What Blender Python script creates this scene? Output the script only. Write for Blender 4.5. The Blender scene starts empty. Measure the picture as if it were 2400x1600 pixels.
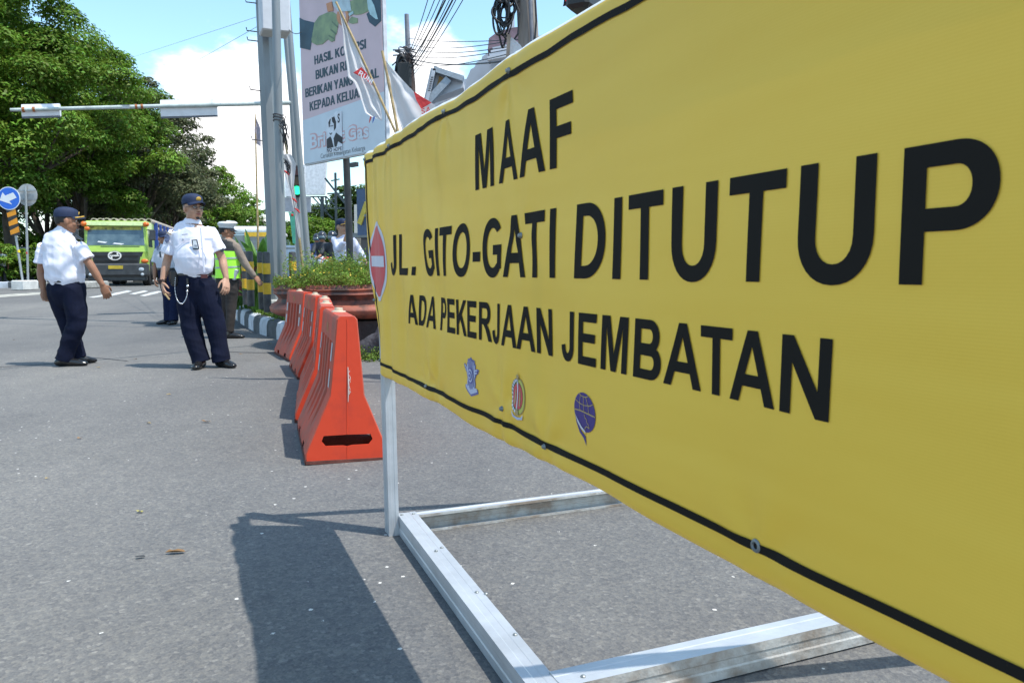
import bpy, bmesh, math, random
import numpy as np
from math import sin, cos, tan, atan, atan2, pi, radians, sqrt, exp
from mathutils import Vector as V, Matrix, noise
from mathutils.geometry import tessellate_polygon
random.seed(7); rng = np.random.default_rng(7)
S = bpy.context.scene; COL = S.collection

# ------------------------------------------------------------------ camera
F, CH, KY = 1838.0, 0.98, .924             # focal length in photo pixels, camera height, distance scale
ROLL, PITCH = radians(.3), radians(5.253)
FW = V((0, cos(PITCH), -sin(PITCH))); UP0 = V((0, sin(PITCH), cos(PITCH))); R0 = V((1, 0, 0))
RT = R0*cos(ROLL) - UP0*sin(ROLL); UP = R0*sin(ROLL) + UP0*cos(ROLL)
cd = bpy.data.cameras.new('camera'); cam = bpy.data.objects.new('camera', cd); COL.objects.link(cam)
M = Matrix((RT, UP, -FW)).transposed().to_4x4(); M.translation = (0, 0, CH)
cam.matrix_world = M; cd.sensor_width = 36; cd.lens = 36*F/2400; cd.clip_start = .05; cd.clip_end = 3000
cd.dof.use_dof = True; cd.dof.focus_distance = 3.6; cd.dof.aperture_fstop = 20
S.camera = cam

# ------------------------------------------------------------------ world + sun
SUN_EL = radians(65); SUN_DIR = V((.933*cos(SUN_EL), -.36*cos(SUN_EL), sin(SUN_EL)))
world = bpy.data.worlds.new('World'); S.world = world; world.use_nodes = True
nt = world.node_tree; nt.nodes.clear(); L = nt.links.new
def wn(t, **k):
    n = nt.nodes.new(t)
    for a, b in k.items(): setattr(n, a, b)
    return n
out = wn('ShaderNodeOutputWorld'); bg = wn('ShaderNodeBackground'); bg.inputs[1].default_value = .15
sky = wn('ShaderNodeTexSky', sky_type='NISHITA', sun_disc=False, sun_elevation=SUN_EL, sun_rotation=atan2(SUN_DIR.x, SUN_DIR.y), air_density=1.0, dust_density=.6, ozone_density=2.0)
tc = wn('ShaderNodeTexCoord'); mp = wn('ShaderNodeMapping'); mp.inputs['Scale'].default_value = (1, 1, 2.0); mp.inputs['Location'].default_value = (.35, .0, .12)
L(tc.outputs['Generated'], mp.inputs[0])
n1 = wn('ShaderNodeTexNoise'); n1.inputs['Scale'].default_value = 5.0; n1.inputs['Detail'].default_value = 9; n1.inputs['Roughness'].default_value = .55
L(mp.outputs[0], n1.inputs['Vector'])
sx = wn('ShaderNodeSeparateXYZ'); L(tc.outputs['Generated'], sx.inputs[0])
lo = wn('ShaderNodeMapRange'); lo.inputs['From Min'].default_value = .0; lo.inputs['From Max'].default_value = .24; lo.inputs['To Min'].default_value = .16; lo.inputs['To Max'].default_value = -.17
L(sx.outputs['Z'], lo.inputs['Value'])
ad = wn('ShaderNodeMath', operation='ADD'); L(n1.outputs[0], ad.inputs[0]); L(lo.outputs[0], ad.inputs[1])
for px_c, py_c, rad_, amp_ in ((560, 270, .13, .30), (960, 210, .14, .28), (1060, 190, .08, .12)):
    v_ = (FW + RT*((px_c-1200)/F) - UP*((py_c-800)/F)).normalized(); ds = wn('ShaderNodeVectorMath', operation='DISTANCE'); ds.inputs[1].default_value = v_; L(tc.outputs['Generated'], ds.inputs[0])
    mr = wn('ShaderNodeMapRange', interpolation_type='SMOOTHSTEP'); mr.inputs['From Min'].default_value = 0; mr.inputs['From Max'].default_value = rad_; mr.inputs['To Min'].default_value = amp_; mr.inputs['To Max'].default_value = 0
    L(ds.outputs['Value'], mr.inputs['Value']); a2_ = wn('ShaderNodeMath', operation='ADD'); L(ad.outputs[0], a2_.inputs[0]); L(mr.outputs[0], a2_.inputs[1]); ad = a2_
cr = wn('ShaderNodeMapRange', interpolation_type='SMOOTHSTEP'); cr.inputs['From Min'].default_value = .50; cr.inputs['From Max'].default_value = .62
L(ad.outputs[0], cr.inputs['Value'])
skm = wn('ShaderNodeMixRGB', blend_type='MULTIPLY'); skm.inputs[0].default_value = 1; skm.inputs[2].default_value = (1.10, 1.24, 1.14, 1)
L(sky.outputs[0], skm.inputs[1])
mx = wn('ShaderNodeMixRGB'); L(cr.outputs[0], mx.inputs[0]); L(skm.outputs[0], mx.inputs[1]); mx.inputs[2].default_value = (6.4, 6.3, 6.3, 1)
L(mx.outputs[0], bg.inputs[0]); L(bg.outputs[0], out.inputs[0])
sd = bpy.data.lights.new('sun', 'SUN'); sd.energy = 3.1; sd.angle = radians(.55); sd.color = (1, .955, .88)
so = bpy.data.objects.new('sun', sd); COL.objects.link(so); so.rotation_euler = SUN_DIR.to_track_quat('Z', 'Y').to_euler(); so.location = (3, 0, 12)
vs = S.view_settings; vs.view_transform = 'Standard'; vs.look = 'None'; vs.exposure = .82; vs.gamma = 1; vs.use_curve_mapping = False

# ------------------------------------------------------------------ placing: photo pixel + distance -> point
def ray(x, y): return FW + RT*((x-1200)/F) - UP*((y-800)/F)
def at(x, y, Y):
    v = ray(x, y); return v*(Y*KY/v.y) + V((0, 0, CH))
def ground(x, y, z=0):
    v = ray(x, y); return v*((z-CH)/v.z) + V((0, 0, CH))
def sst(a, b, x):
    t = max(0, min(1, (x-a)/(b-a))); return t*t*(3-2*t)
def gz(x, y): return .4*sst(11, 27, y)
def dn(p, z=None):                      # the same plan position, on the ground
    return V((p[0], p[1], gz(p[0], p[1]) if z is None else z))

# ------------------------------------------------------------------ materials
MATS = {}
def mat(name, col, rough=.6, metal=0, var=.12, vs_=8, bump=0, bs=60, col2=None, trans=0, spec=.5, emit=None, coat=0, det=5, island=0, stops=(.35, .65), alpha=1, stretch=None, objrand=0):
    if name in MATS: return MATS[name]
    m = bpy.data.materials.new(name); m.use_nodes = True; t = m.node_tree; N = t.nodes; K = t.links.new
    p = N['Principled BSDF']; o = N['Material Output']
    p.inputs['Roughness'].default_value = rough; p.inputs['Metallic'].default_value = metal
    p.inputs['Specular IOR Level'].default_value = spec
    p.inputs['Coat Weight'].default_value = coat
    c = (*col, 1)
    c2 = (*col2, 1) if col2 else tuple(v*(1-var*2) for v in col)+(1,)
    g = N.new('ShaderNodeTexCoord'); mpn = N.new('ShaderNodeMapping'); K(g.outputs['Object'], mpn.inputs[0])
    if stretch: mpn.inputs['Scale'].default_value = stretch
    if objrand:
        oi = N.new('ShaderNodeObjectInfo'); mm = N.new('ShaderNodeMath'); mm.operation = 'MULTIPLY'; mm.inputs[1].default_value = 23; K(oi.outputs['Random'], mm.inputs[0]); K(mm.outputs[0], mpn.inputs['Location'])
    nz = N.new('ShaderNodeTexNoise'); nz.inputs['Scale'].default_value = vs_; nz.inputs['Detail'].default_value = det; nz.inputs['Roughness'].default_value = .6
    K(mpn.outputs[0], nz.inputs['Vector'])
    r = N.new('ShaderNodeMapRange'); r.inputs['From Min'].default_value = stops[0]; r.inputs['From Max'].default_value = stops[1]; K(nz.outputs[0], r.inputs['Value'])
    mix = N.new('ShaderNodeMixRGB'); mix.inputs[1].default_value = c2; mix.inputs[2].default_value = c; K(r.outputs[0], mix.inputs[0])
    last = mix.outputs[0]
    if island:
        ge = N.new('ShaderNodeNewGeometry'); hs = N.new('ShaderNodeHueSaturation')
        m1 = N.new('ShaderNodeMapRange'); m1.inputs['To Min'].default_value = 1-island; m1.inputs['To Max'].default_value = 1+island
        K(ge.outputs['Random Per Island'], m1.inputs['Value']); K(m1.outputs[0], hs.inputs['Value'])
        m2 = N.new('ShaderNodeMapRange'); m2.inputs['To Min'].default_value = .5-.035; m2.inputs['To Max'].default_value = .5+.02
        K(ge.outputs['Random Per Island'], m2.inputs['Value']); K(m2.outputs[0], hs.inputs['Hue']); K(last, hs.inputs['Color']); last = hs.outputs[0]
    K(last, p.inputs['Base Color'])
    if bump:
        b = N.new('ShaderNodeBump'); b.inputs['Strength'].default_value = min(1, bump); b.inputs['Distance'].default_value = .01
        nb = N.new('ShaderNodeTexNoise'); nb.inputs['Scale'].default_value = bs; nb.inputs['Detail'].default_value = 4
        K(mpn.outputs[0], nb.inputs['Vector']); K(nb.outputs[0], b.inputs['Height']); K(b.outputs[0], p.inputs['Normal'])
    if emit:
        p.inputs['Emission Color'].default_value = (*emit[0], 1); p.inputs['Emission Strength'].default_value = emit[1]
    if trans:
        tr = N.new('ShaderNodeBsdfTranslucent'); K(last, tr.inputs[0]); ms = N.new('ShaderNodeMixShader'); ms.inputs[0].default_value = trans
        K(p.outputs[0], ms.inputs[1]); K(tr.outputs[0], ms.inputs[2]); K(ms.outputs[0], o.inputs[0])
    if alpha < 1: p.inputs['Alpha'].default_value = alpha
    MATS[name] = m; return m

# ------------------------------------------------------------------ objects
def tag(o, label=None, cat=None, group=None, kind=None):
    if label: o['label'] = label
    if cat: o['category'] = cat
    if group: o['group'] = group
    if kind: o['kind'] = kind
    return o
def thing(name, label, cat, loc=(0, 0, 0), rz=0, group=None):
    o = bpy.data.objects.new(name, None); COL.objects.link(o); o.empty_display_size = .1
    o.matrix_world = Matrix.Translation(V(loc)) @ Matrix.Rotation(rz, 4, 'Z')
    o['mw'] = 1; return tag(o, label, cat, group)
def mw(o):                                # world matrix without waiting for an update
    m = Matrix.LocRotScale(o.location, o.rotation_euler, o.scale)
    return (mw(o.parent) @ m) if o.parent else m
class MB:
    def __init__(s): s.v = []; s.f = []; s.m = []
    def add(s, vs_, fs, mi=0):
        n = len(s.v); s.v += [tuple(v) for v in vs_]; s.f += [tuple(i+n for i in f) for f in fs]; s.m += [mi]*len(fs); return s
    def box(s, c, d, rz=0, rot=None, mi=0, bev=0):
        c = V(c); R_ = rot if rot is not None else Matrix.Rotation(rz, 3, 'Z')
        x, y, z = d[0]/2, d[1]/2, d[2]/2
        if bev:
            b = bev; vv = []
            for sz in (-1, 1):
                for (a, bb) in ((x-b, y), (x, y-b)): pass
            ring = lambda xx, yy, cc: [(xx-cc, -yy), (xx, -yy+cc), (xx, yy-cc), (xx-cc, yy), (-xx+cc, yy), (-xx, yy-cc), (-xx, -yy+cc), (-xx+cc, -yy)]
            for (zz, ins) in ((-z, b), (-z+b, 0), (z-b, 0), (z, b)):
                vv += [(p[0], p[1], zz) for p in ring(x-ins, y-ins, b)]
            fs = [tuple(range(7, -1, -1)), tuple(range(24, 32))]
            for k in range(3):
                for j in range(8): a0 = k*8+j; a1 = k*8+(j+1) % 8; fs.append((a0, a1, a1+8, a0+8))
            return s.add([c+R_@V(p) for p in vv], fs, mi)
        vv = [c+R_@V((i*x, j*y, k*z)) for k in (-1, 1) for i, j in ((-1, -1), (1, -1), (1, 1), (-1, 1))]
        return s.add(vv, [(3, 2, 1, 0), (4, 5, 6, 7), (0, 1, 5, 4), (1, 2, 6, 5), (2, 3, 7, 6), (3, 0, 4, 7)], mi)
    def bar(s, a, b, w, h=None, mi=0, up=(0, 0, 1)):   # rectangular bar from a to b
        a, b = V(a), V(b); t = (b-a).normalized(); sd_ = t.cross(V(up))
        if sd_.length < 1e-4: sd_ = t.cross(V((0, 1, 0)))
        sd_.normalize(); u = sd_.cross(t); h = h or w
        return s.box((a+b)/2, (w, (b-a).length, h), rot=Matrix((sd_, t, u)).transposed(), mi=mi)
    def tube(s, pts, r, n=8, mi=0, cap=True):
        pts = [V(p) for p in pts]; rr = r if isinstance(r, (list, tuple)) else [r]*len(pts); vv = []; prev = None
        for i, p in enumerate(pts):
            t = (pts[min(i+1, len(pts)-1)]-pts[max(i-1, 0)]).normalized()
            if prev is None:
                a = t.cross(V((0, 0, 1)));  a = a if a.length > .05 else t.cross(V((0, 1, 0)))
            else: a = prev - t*prev.dot(t)
            a.normalize(); prev = a; b = t.cross(a)
            vv += [p+(a*cos(2*pi*k/n)+b*sin(2*pi*k/n))*rr[i] for k in range(n)]
        fs = [(i*n+k, i*n+(k+1) % n, (i+1)*n+(k+1) % n, (i+1)*n+k) for i in range(len(pts)-1) for k in range(n)]
        if cap: fs += [tuple(range(n-1, -1, -1)), tuple(range((len(pts)-1)*n, len(pts)*n))]
        return s.add(vv, fs, mi)
    def lathe(s, c, prof, n=24, mi=0, sx_=1, sy_=1, a0=0):
        c = V(c); vv = [c+V((r*cos(a0+2*pi*k/n)*sx_, r*sin(a0+2*pi*k/n)*sy_, z)) for r, z in prof for k in range(n)]
        fs = [(i*n+k, i*n+(k+1) % n, (i+1)*n+(k+1) % n, (i+1)*n+k) for i in range(len(prof)-1) for k in range(n)]
        if prof[0][0] > 1e-4: fs.append(tuple(range(n-1, -1, -1)))
        if prof[-1][0] > 1e-4: fs.append(tuple(range((len(prof)-1)*n, len(prof)*n)))
        return s.add(vv, fs, mi)
    def ell(s, c, r, rot=None, n=12, m=8, mi=0):
        c = V(c); R_ = rot or Matrix.Identity(3); vv = []; fs = []
        for i in range(m+1):
            th = pi*i/m
            for k in range(n): ph = 2*pi*k/n; vv.append(c+R_@V((r[0]*sin(th)*cos(ph), r[1]*sin(th)*sin(ph), r[2]*cos(th))))
        for i in range(m):
            for k in range(n): fs.append((i*n+k, (i+1)*n+k, (i+1)*n+(k+1) % n, i*n+(k+1) % n))
        return s.add(vv, fs, mi)
    def plate(s, poly, O, ex, ey, th=.004, mi=0, holes=()):   # flat shape in the plane O + x ex + y ey, thickness th along ex x ey
        O, ex, ey = V(O), V(ex), V(ey); nn = ex.cross(ey).normalized()*th
        loops = [list(poly)]+[list(h) for h in holes]; flat = [p for l in loops for p in l]
        tri = tessellate_polygon([[V((p[0], p[1], 0)) for p in l] for l in loops])
        fr = [O+ex*p[0]+ey*p[1]+nn for p in flat]; n = len(flat); bk = [v-nn for v in fr]
        def orient(t):
            a, b, c_ = (flat[i] for i in t); return (b[0]-a[0])*(c_[1]-a[1])-(b[1]-a[1])*(c_[0]-a[0]) > 0
        tri = [t if orient(t) else t[::-1] for t in tri if len(set(t)) == 3]
        fs = [tuple(t) for t in tri]
        if th:
            fs += [tuple(i+n for i in t[::-1]) for t in tri]; k = 0
            for l in loops:
                m_ = len(l)
                for i in range(m_): a, b = k+i, k+(i+1) % m_; fs.append((a, a+n, b+n, b))
                k += m_
            return s.add(fr+bk, fs, mi)
        return s.add(fr, fs, mi)
    def build(s, name, mats, parent=None, smooth=None, world=True):
        me = bpy.data.meshes.new(name)
        vv = s.v
        if parent is not None and world:
            inv = mw(parent).inverted(); vv = [inv@V(v) for v in vv]
        me.from_pydata([tuple(v) for v in vv], [], s.f)
        for m_ in (mats if isinstance(mats, (list, tuple)) else [mats]): me.materials.append(m_)
        if len(me.polygons) == len(s.m): me.polygons.foreach_set('material_index', s.m)
        o = bpy.data.objects.new(name, me); COL.objects.link(o)
        if parent is not None: o.parent = parent
        if smooth is not None:
            me.polygons.foreach_set('use_smooth', [True]*len(me.polygons))
            if smooth < 180: me.set_sharp_from_angle(angle=radians(smooth))
        me.update(); return o
def copy_tree(o, parent=None):
    c = o.copy(); COL.objects.link(c)
    if parent is not None: c.parent = parent
    for ch in [x for x in o.children]: copy_tree(ch, c)
    return c
def np_mesh(name, verts, nper, mt, parent=None):    # verts (n*nper,3) -> n polygons of nper corners
    me = bpy.data.meshes.new(name); n = len(verts)//nper
    if parent is not None:
        iv = np.array(mw(parent).inverted()); verts = verts@iv[:3, :3].T+iv[:3, 3]
    me.vertices.add(len(verts)); me.vertices.foreach_set('co', verts.astype(np.float32).ravel())
    me.loops.add(n*nper); me.loops.foreach_set('vertex_index', np.arange(n*nper, dtype=np.int32))
    me.polygons.add(n); me.polygons.foreach_set('loop_start', np.arange(0, n*nper, nper, dtype=np.int32))
    me.polygons.foreach_set('loop_total', np.full(n, nper, np.int32))
    me.materials.append(mt); me.update(calc_edges=True); me.validate()
    o = bpy.data.objects.new(name, me); COL.objects.link(o)
    if parent is not None: o.parent = parent
    return o
def nunit(n):
    v = rng.normal(size=(n, 3)); return v/np.linalg.norm(v, axis=1)[:, None]
def leaves(cent, nor, ln, wd, droop=.3):           # 4-corner leaves: cent (n,3), facing nor
    n = len(cent); nor = nor/np.linalg.norm(nor, axis=1)[:, None]
    t = np.cross(nor, nunit(n)); t /= np.linalg.norm(t, axis=1)[:, None]; b = np.cross(nor, t)
    ln = ln*rng.uniform(.45, 1.45, (n, 1)); wd = wd*rng.uniform(.7, 1.2, (n, 1))
    q = np.stack([cent-t*ln/2, cent+b*wd/2+nor*wd*.15, cent+t*ln/2-nor*ln*droop*.3, cent-b*wd/2+nor*wd*.15], 1)
    return q.reshape(-1, 3)

# ------------------------------------------------------------------ glyphs (bold grotesque capitals, cap height 1)
def arc(cx, cy, rx, ry, a0, a1, n=22, p=2.12):
    o_ = []
    for i in range(n+1):
        a = radians(a0+(a1-a0)*i/n); c, s_ = cos(a), sin(a)
        o_.append((cx+rx*math.copysign(abs(c)**(2/p), c), cy+ry*math.copysign(abs(s_)**(2/p), s_)))
    return o_
def bxp(a, b, c, d): return [(a, b), (c, b), (c, d), (a, d)]
def bowl(w, y0, y1, xs, t, tv):      # outer and inner D-shape between y0 and y1
    r = (y1-y0)/2; k = min(w-xs, r*1.05)
    outer = [(w-k, y0)]+arc(w-k, (y0+y1)/2, k, r, -90, 90)[1:-1]+[(w-k, y1)]
    inner = [(xs, y0+tv)]+arc(w-k, (y0+y1)/2, k-t, r-tv, -90, 90)+[(xs, y1-tv)]
    return outer, inner
def G():
    g = {}; s = .2
    g['I'] = (.2, [bxp(0, 0, .2, 1)], [])
    g['.'] = (.2, [bxp(0, 0, .2, .2)], []); g['-'] = (.4, [bxp(0, .27, .4, .45)], [])
    g['L'] = (.7, [[(0, 0), (.7, 0), (.7, .17), (.2, .17), (.2, 1), (0, 1)]], [])
    g['T'] = (.82, [[(.31, 0), (.51, 0), (.51, .83), (.82, .83), (.82, 1), (0, 1), (0, .83), (.31, .83)]], [])
    g['F'] = (.69, [[(0, 0), (.2, 0), (.2, .42), (.62, .42), (.62, .59), (.2, .59), (.2, .83), (.69, .83), (.69, 1), (0, 1)]], [])
    g['E'] = (.75, [[(0, 0), (.75, 0), (.75, .17), (.2, .17), (.2, .44), (.69, .44), (.69, .61), (.2, .61), (.2, .83), (.73, .83), (.73, 1), (0, 1)]], [])
    g['H'] = (.8, [[(0, 0), (.2, 0), (.2, .43), (.6, .43), (.6, 0), (.8, 0), (.8, 1), (.6, 1), (.6, .61), (.2, .61), (.2, 1), (0, 1)]], [])
    g['A'] = (.99, [[(0, 0), (.21, 0), (.295, .227), (.70, .227), (.785, 0), (.99, 0), (.605, 1), (.39, 1)]], [[(.355, .395), (.64, .395), (.495, .78)]])
    g['M'] = (.95, [[(0, 0), (.185, 0), (.185, .79), (.38, 0), (.57, 0), (.765, .79), (.765, 0), (.95, 0), (.95, 1), (.65, 1), (.475, .32), (.3, 1), (0, 1)]], [])
    g['N'] = (.8, [[(0, 0), (.187, 0), (.187, .66), (.595, 0), (.8, 0), (.8, 1), (.613, 1), (.613, .34), (.2, 1), (0, 1)]], [])
    g['Z'] = (.76, [[(0, 0), (.76, 0), (.76, .17), (.24, .17), (.74, .85), (.74, 1), (.04, 1), (.04, .83), (.5, .83), (0, .16)]], [])
    g['Y'] = (.9, [[(.35, 0), (.55, 0), (.55, .42), (.9, 1), (.67, 1), (.45, .6), (.23, 1), (0, 1), (.35, .42)]], [])
    g['K'] = (.93, [[(0, 0), (.2, 0), (.2, .3), (.34, .45), (.66, 0), (.93, 0), (.48, .59), (.9, 1), (.63, 1), (.2, .57), (.2, 1), (0, 1)]], [])
    g['U'] = (.79, [[(0, 1)]+arc(.395, .395, .395, .412, 180, 360, 16)+[(.79, 1), (.59, 1)]+arc(.395, .38, .195, .225, 360, 180, 12)+[(.2, 1)]], [])
    g['J'] = (.62, [[(0, .3)]+arc(.31, .31, .31, .327, 180, 360, 14)+[(.62, 1), (.42, 1)]+arc(.31, .31, .115, .155, 360, 180, 10)+[(.19, .33)]], [])
    o_, i_ = bowl(.83, 0, 1, .2, .2, .17); g['D'] = (.83, [[(0, 0)]+o_+[(0, 1)]], [i_])
    g['O'] = (.97, [arc(.485, .5, .485, .517, 0, 360, 36)[:-1]], [arc(.485, .5, .28, .345, 0, 360, 28)[:-1]])
    o_, i_ = bowl(.76, .38, 1, .2, .2, .165); g['P'] = (.76, [[(0, 0), (.2, 0), (.2, .38)]+o_+[(0, 1)]], [i_])
    o_, i_ = bowl(.80, .42, 1, .2, .2, .16); g['R'] = (.92, [[(0, 0), (.2, 0), (.2, .42), (.32, .42), (.47, .3), (.68, 0), (.92, 0), (.74, .29), (.58, .43)]+o_[1:]+[(0, 1)]], [i_])
    o1, i1 = bowl(.80, 0, .56, .2, .2, .165); o2, i2 = bowl(.74, .44, 1, .2, .19, .16)
    lo_ = [p for p in o1 if p[1] < .5]; hi_ = [p for p in o2 if p[1] > .52]
    g['B'] = (.8, [[(0, 0)]+lo_+[(.66, .52)]+hi_+[(0, 1)]], [[(x, min(y, .41)) for x, y in i1], [(x, max(y, .58)) for x, y in i2]])
    G1 = arc(.5, .5, .5, .517, 38, 318, 30)
    g['G'] = (.93, [G1+[(.93, .14), (.93, .55), (.5, .55), (.5, .38), (.73, .38), (.73, .24)]+arc(.5, .5, .29, .345, 305, 48, 20)], [])
    g['S'] = (.78, [], []); cen = arc(.4, .74, .29, .18, 20, 90, 6, 2)+arc(.37, .74, .27, .18, 90, 180, 6, 2)[1:]+[(.12, .66), (.25, .56), (.5, .47), (.66, .38), (.69, .28)]+arc(.4, .26, .29, .18, 0, -180, 10, 2)
    ou, inn = [], []
    for i in range(len(cen)):
        a = V(cen[max(i-1, 0)]); b = V(cen[min(i+1, len(cen)-1)]); d = (b-a).normalized(); nn = V((-d.y, d.x))*.088
        ou.append(tuple(V(cen[i])+nn)); inn.append(tuple(V(cen[i])-nn))
    g['S'] = (.78, [ou[::-1]+inn], [])
    return g
GL = G()
def glyph_tris(ch):
    w, outs, holes = GL[ch]; V2 = []; T = []
    for o_ in outs:
        loops = [o_]+holes; flat = [p for l in loops for p in l]
        tri = tessellate_polygon([[V((p[0], p[1], 0)) for p in l] for l in loops]); n = len(V2); V2 += flat
        T += [tuple(i+n for i in t) for t in tri]
    return w, V2, T

# ================================================================== GROUND
def asphalt():
    m = bpy.data.materials.new('asphalt'); m.use_nodes = True; t = m.node_tree; N = t.nodes; K = t.links.new; p = N['Principled BSDF']
    g = N.new('ShaderNodeTexCoord')
    def nz(sc, det=4, rough=.6, st=None):
        n = N.new('ShaderNodeTexNoise'); n.inputs['Scale'].default_value = sc; n.inputs['Detail'].default_value = det; n.inputs['Roughness'].default_value = rough
        if st:
            q = N.new('ShaderNodeMapping'); q.inputs['Scale'].default_value = st; K(g.outputs['Object'], q.inputs[0]); K(q.outputs[0], n.inputs['Vector'])
        else: K(g.outputs['Object'], n.inputs['Vector'])
        return n
    def ramp(src, stops):
        r = N.new('ShaderNodeValToRGB'); e = r.color_ramp.elements
        while len(e) < len(stops): e.new(.5)
        for i, (q, c) in enumerate(stops): e[i].position = q; e[i].color = (*c, 1)
        K(src, r.inputs[0]); return r.outputs[0]
    def mul(a, b, f=1, mode='MULTIPLY'):
        x = N.new('ShaderNodeMixRGB'); x.blend_type = mode; x.inputs[0].default_value = f; K(a, x.inputs[1]); K(b, x.inputs[2]); return x.outputs[0]
    base = ramp(nz(.35, 5, .65).outputs[0], [(.3, (.134, .131, .126)), (.5, (.155, .151, .145)), (.72, (.181, .175, .165))])
    streak = ramp(nz(.8, 4, .6, (1, .16, 1)).outputs[0], [(.3, (.86, .865, .88)), (.7, (1.1, 1.1, 1.09))]); c = mul(base, streak); c = mul(c, ramp(nz(.22, 3, .5, (1, .5, 1)).outputs[0], [(.38, (.84, .85, .87)), (.6, (1.1, 1.09, 1.07))]))
    mid = ramp(nz(9, 5, .7).outputs[0], [(.3, (.92, .92, .93)), (.7, (1.07, 1.07, 1.06))]); c = mul(c, mid)
    c = mul(c, ramp(nz(1.1, 6, .7).outputs[0], [(.30, (.80, .80, .82)), (.42, (1, 1, 1)), (.66, (1, 1, 1)), (.76, (1.12, 1.10, 1.05))]), .8)
    vo = N.new('ShaderNodeTexVoronoi'); vo.inputs['Scale'].default_value = 85; K(g.outputs['Object'], vo.inputs['Vector'])
    sp = N.new('ShaderNodeSeparateColor'); K(vo.outputs['Color'], sp.inputs[0])
    st = ramp(sp.outputs[0], [(0, (.45, .47, .55)), (.35, (.8, .82, .86)), (.7, (1.08, 1.06, 1.02)), (.93, (1.35, 1.3, 1.2)), (1, (1.9, 1.85, 1.75))]); c = mul(c, st, .42)
    vo3 = N.new('ShaderNodeTexVoronoi'); vo3.inputs['Scale'].default_value = 210; K(g.outputs['Object'], vo3.inputs['Vector'])
    sp3 = N.new('ShaderNodeSeparateColor'); K(vo3.outputs['Color'], sp3.inputs[0])
    c = mul(c, ramp(sp3.outputs[1], [(0, (.55, .56, .6)), (.5, (1, 1, 1)), (1, (1.5, 1.48, 1.4))]), .35)
    # white flecks
    vo2 = N.new('ShaderNodeTexVoronoi'); vo2.inputs['Scale'].default_value = 17; K(g.outputs['Object'], vo2.inputs['Vector'])
    sp2 = N.new('ShaderNodeSeparateColor'); K(vo2.outputs['Color'], sp2.inputs[0])
    wob = nz(160, 2); ma = N.new('ShaderNodeMath'); ma.operation = 'MULTIPLY_ADD'; ma.inputs[1].default_value = .22; K(wob.outputs[0], ma.inputs[0]); K(vo2.outputs['Distance'], ma.inputs[2])
    l1 = N.new('ShaderNodeMath'); l1.operation = 'LESS_THAN'; l1.inputs[1].default_value = .215; K(ma.outputs[0], l1.inputs[0])
    l2 = N.new('ShaderNodeMath'); l2.operation = 'GREATER_THAN'; l2.inputs[1].default_value = .87; K(sp2.outputs[0], l2.inputs[0])
    fl = N.new('ShaderNodeMath'); fl.operation = 'MULTIPLY'; K(l1.outputs[0], fl.inputs[0]); K(l2.outputs[0], fl.inputs[1])
    mx_ = N.new('ShaderNodeMixRGB'); K(fl.outputs[0], mx_.inputs[0]); K(c, mx_.inputs[1]); mx_.inputs[2].default_value = (.60, .58, .54, 1)
    # rusty stain patches
    ru = ramp(nz(2.1, 6, .7).outputs[0], [(.70, (1, 1, 1)), (.78, (1.15, .95, .72))]); c2 = mul(mx_.outputs[0], ru, .8)
    K(c2, p.inputs['Base Color']); p.inputs['Roughness'].default_value = .82; p.inputs['Specular IOR Level'].default_value = .35
    b = N.new('ShaderNodeBump'); b.inputs['Strength'].default_value = .4; b.inputs['Distance'].default_value = .004
    a2 = N.new('ShaderNodeMath'); a2.operation = 'ADD'; K(vo.outputs['Distance'], a2.inputs[0]); K(nz(240, 3).outputs[0], a2.inputs[1]); K(a2.outputs[0], b.inputs['Height']); K(b.outputs[0], p.inputs['Normal'])
    return m
ASPH = asphalt()
xs = sorted(set([-1500, -600, -300, -160, -110] + list(range(-90, 91, 4)) + [110, 160, 300, 600, 1500]))
ys = [-1500, -300, -60, -20, -8, 0, 6, 10] + [12+i*.75 for i in range(24)] + [34, 40, 50, 70, 100, 140, 200, 300, 600, 1500]
b = MB(); nx = len(xs)
b.v = [(x, y, gz(x, y)) for y in ys for x in xs]
b.f = [(j*nx+i, j*nx+i+1, (j+1)*nx+i+1, (j+1)*nx+i) for j in range(len(ys)-1) for i in range(nx-1)]; b.m = [0]*len(b.f)
tag(b.build('ground', ASPH, smooth=180), kind='structure')
def sheet(name, pts, m, h=.004, kind='structure', sub=True):      # a flat painted sheet that follows the road
    b = MB(); b.v = [(p[0], p[1], gz(p[0], p[1])+h) for p in pts]; b.f = [tuple(range(len(pts)))]; b.m = [0]
    bm = bmesh.new(); vv = [bm.verts.new(p) for p in b.v]; bm.faces.new(vv)
    y0 = min(p[1] for p in pts); y1 = max(p[1] for p in pts)
    for yy in ys:
        if y0 < yy < y1: bmesh.ops.bisect_plane(bm, geom=bm.verts[:]+bm.edges[:]+bm.faces[:], plane_co=(0, yy, 0), plane_no=(0, 1, 0))
    for v in bm.verts: v.co.z = gz(v.co.x, v.co.y)+h
    bmesh.ops.recalc_face_normals(bm, faces=bm.faces[:])
    me = bpy.data.meshes.new(name); bm.to_mesh(me); bm.free(); me.materials.append(m)
    for pl in me.polygons:
        if pl.normal.z < 0: pl.flip()
    o = bpy.data.objects.new(name, me); COL.objects.link(o); return tag(o, kind=kind)
paint = mat('road_paint', (.62, .61, .58), .7, var=.2, vs_=3, col2=(.30, .30, .29), stops=(.3, .6))
def road(x, y, guess=20):                     # photo pixel -> point on the road surface
    Y = guess
    for _ in range(40):
        p = at(x, y, Y); d = p.z-gz(p.x, p.y); Y += d*6*Y/20; Y = max(3, min(200, Y))
    return at(x, y, Y)
def YF(x, y): return road(x, y, 12).y/KY
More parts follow.
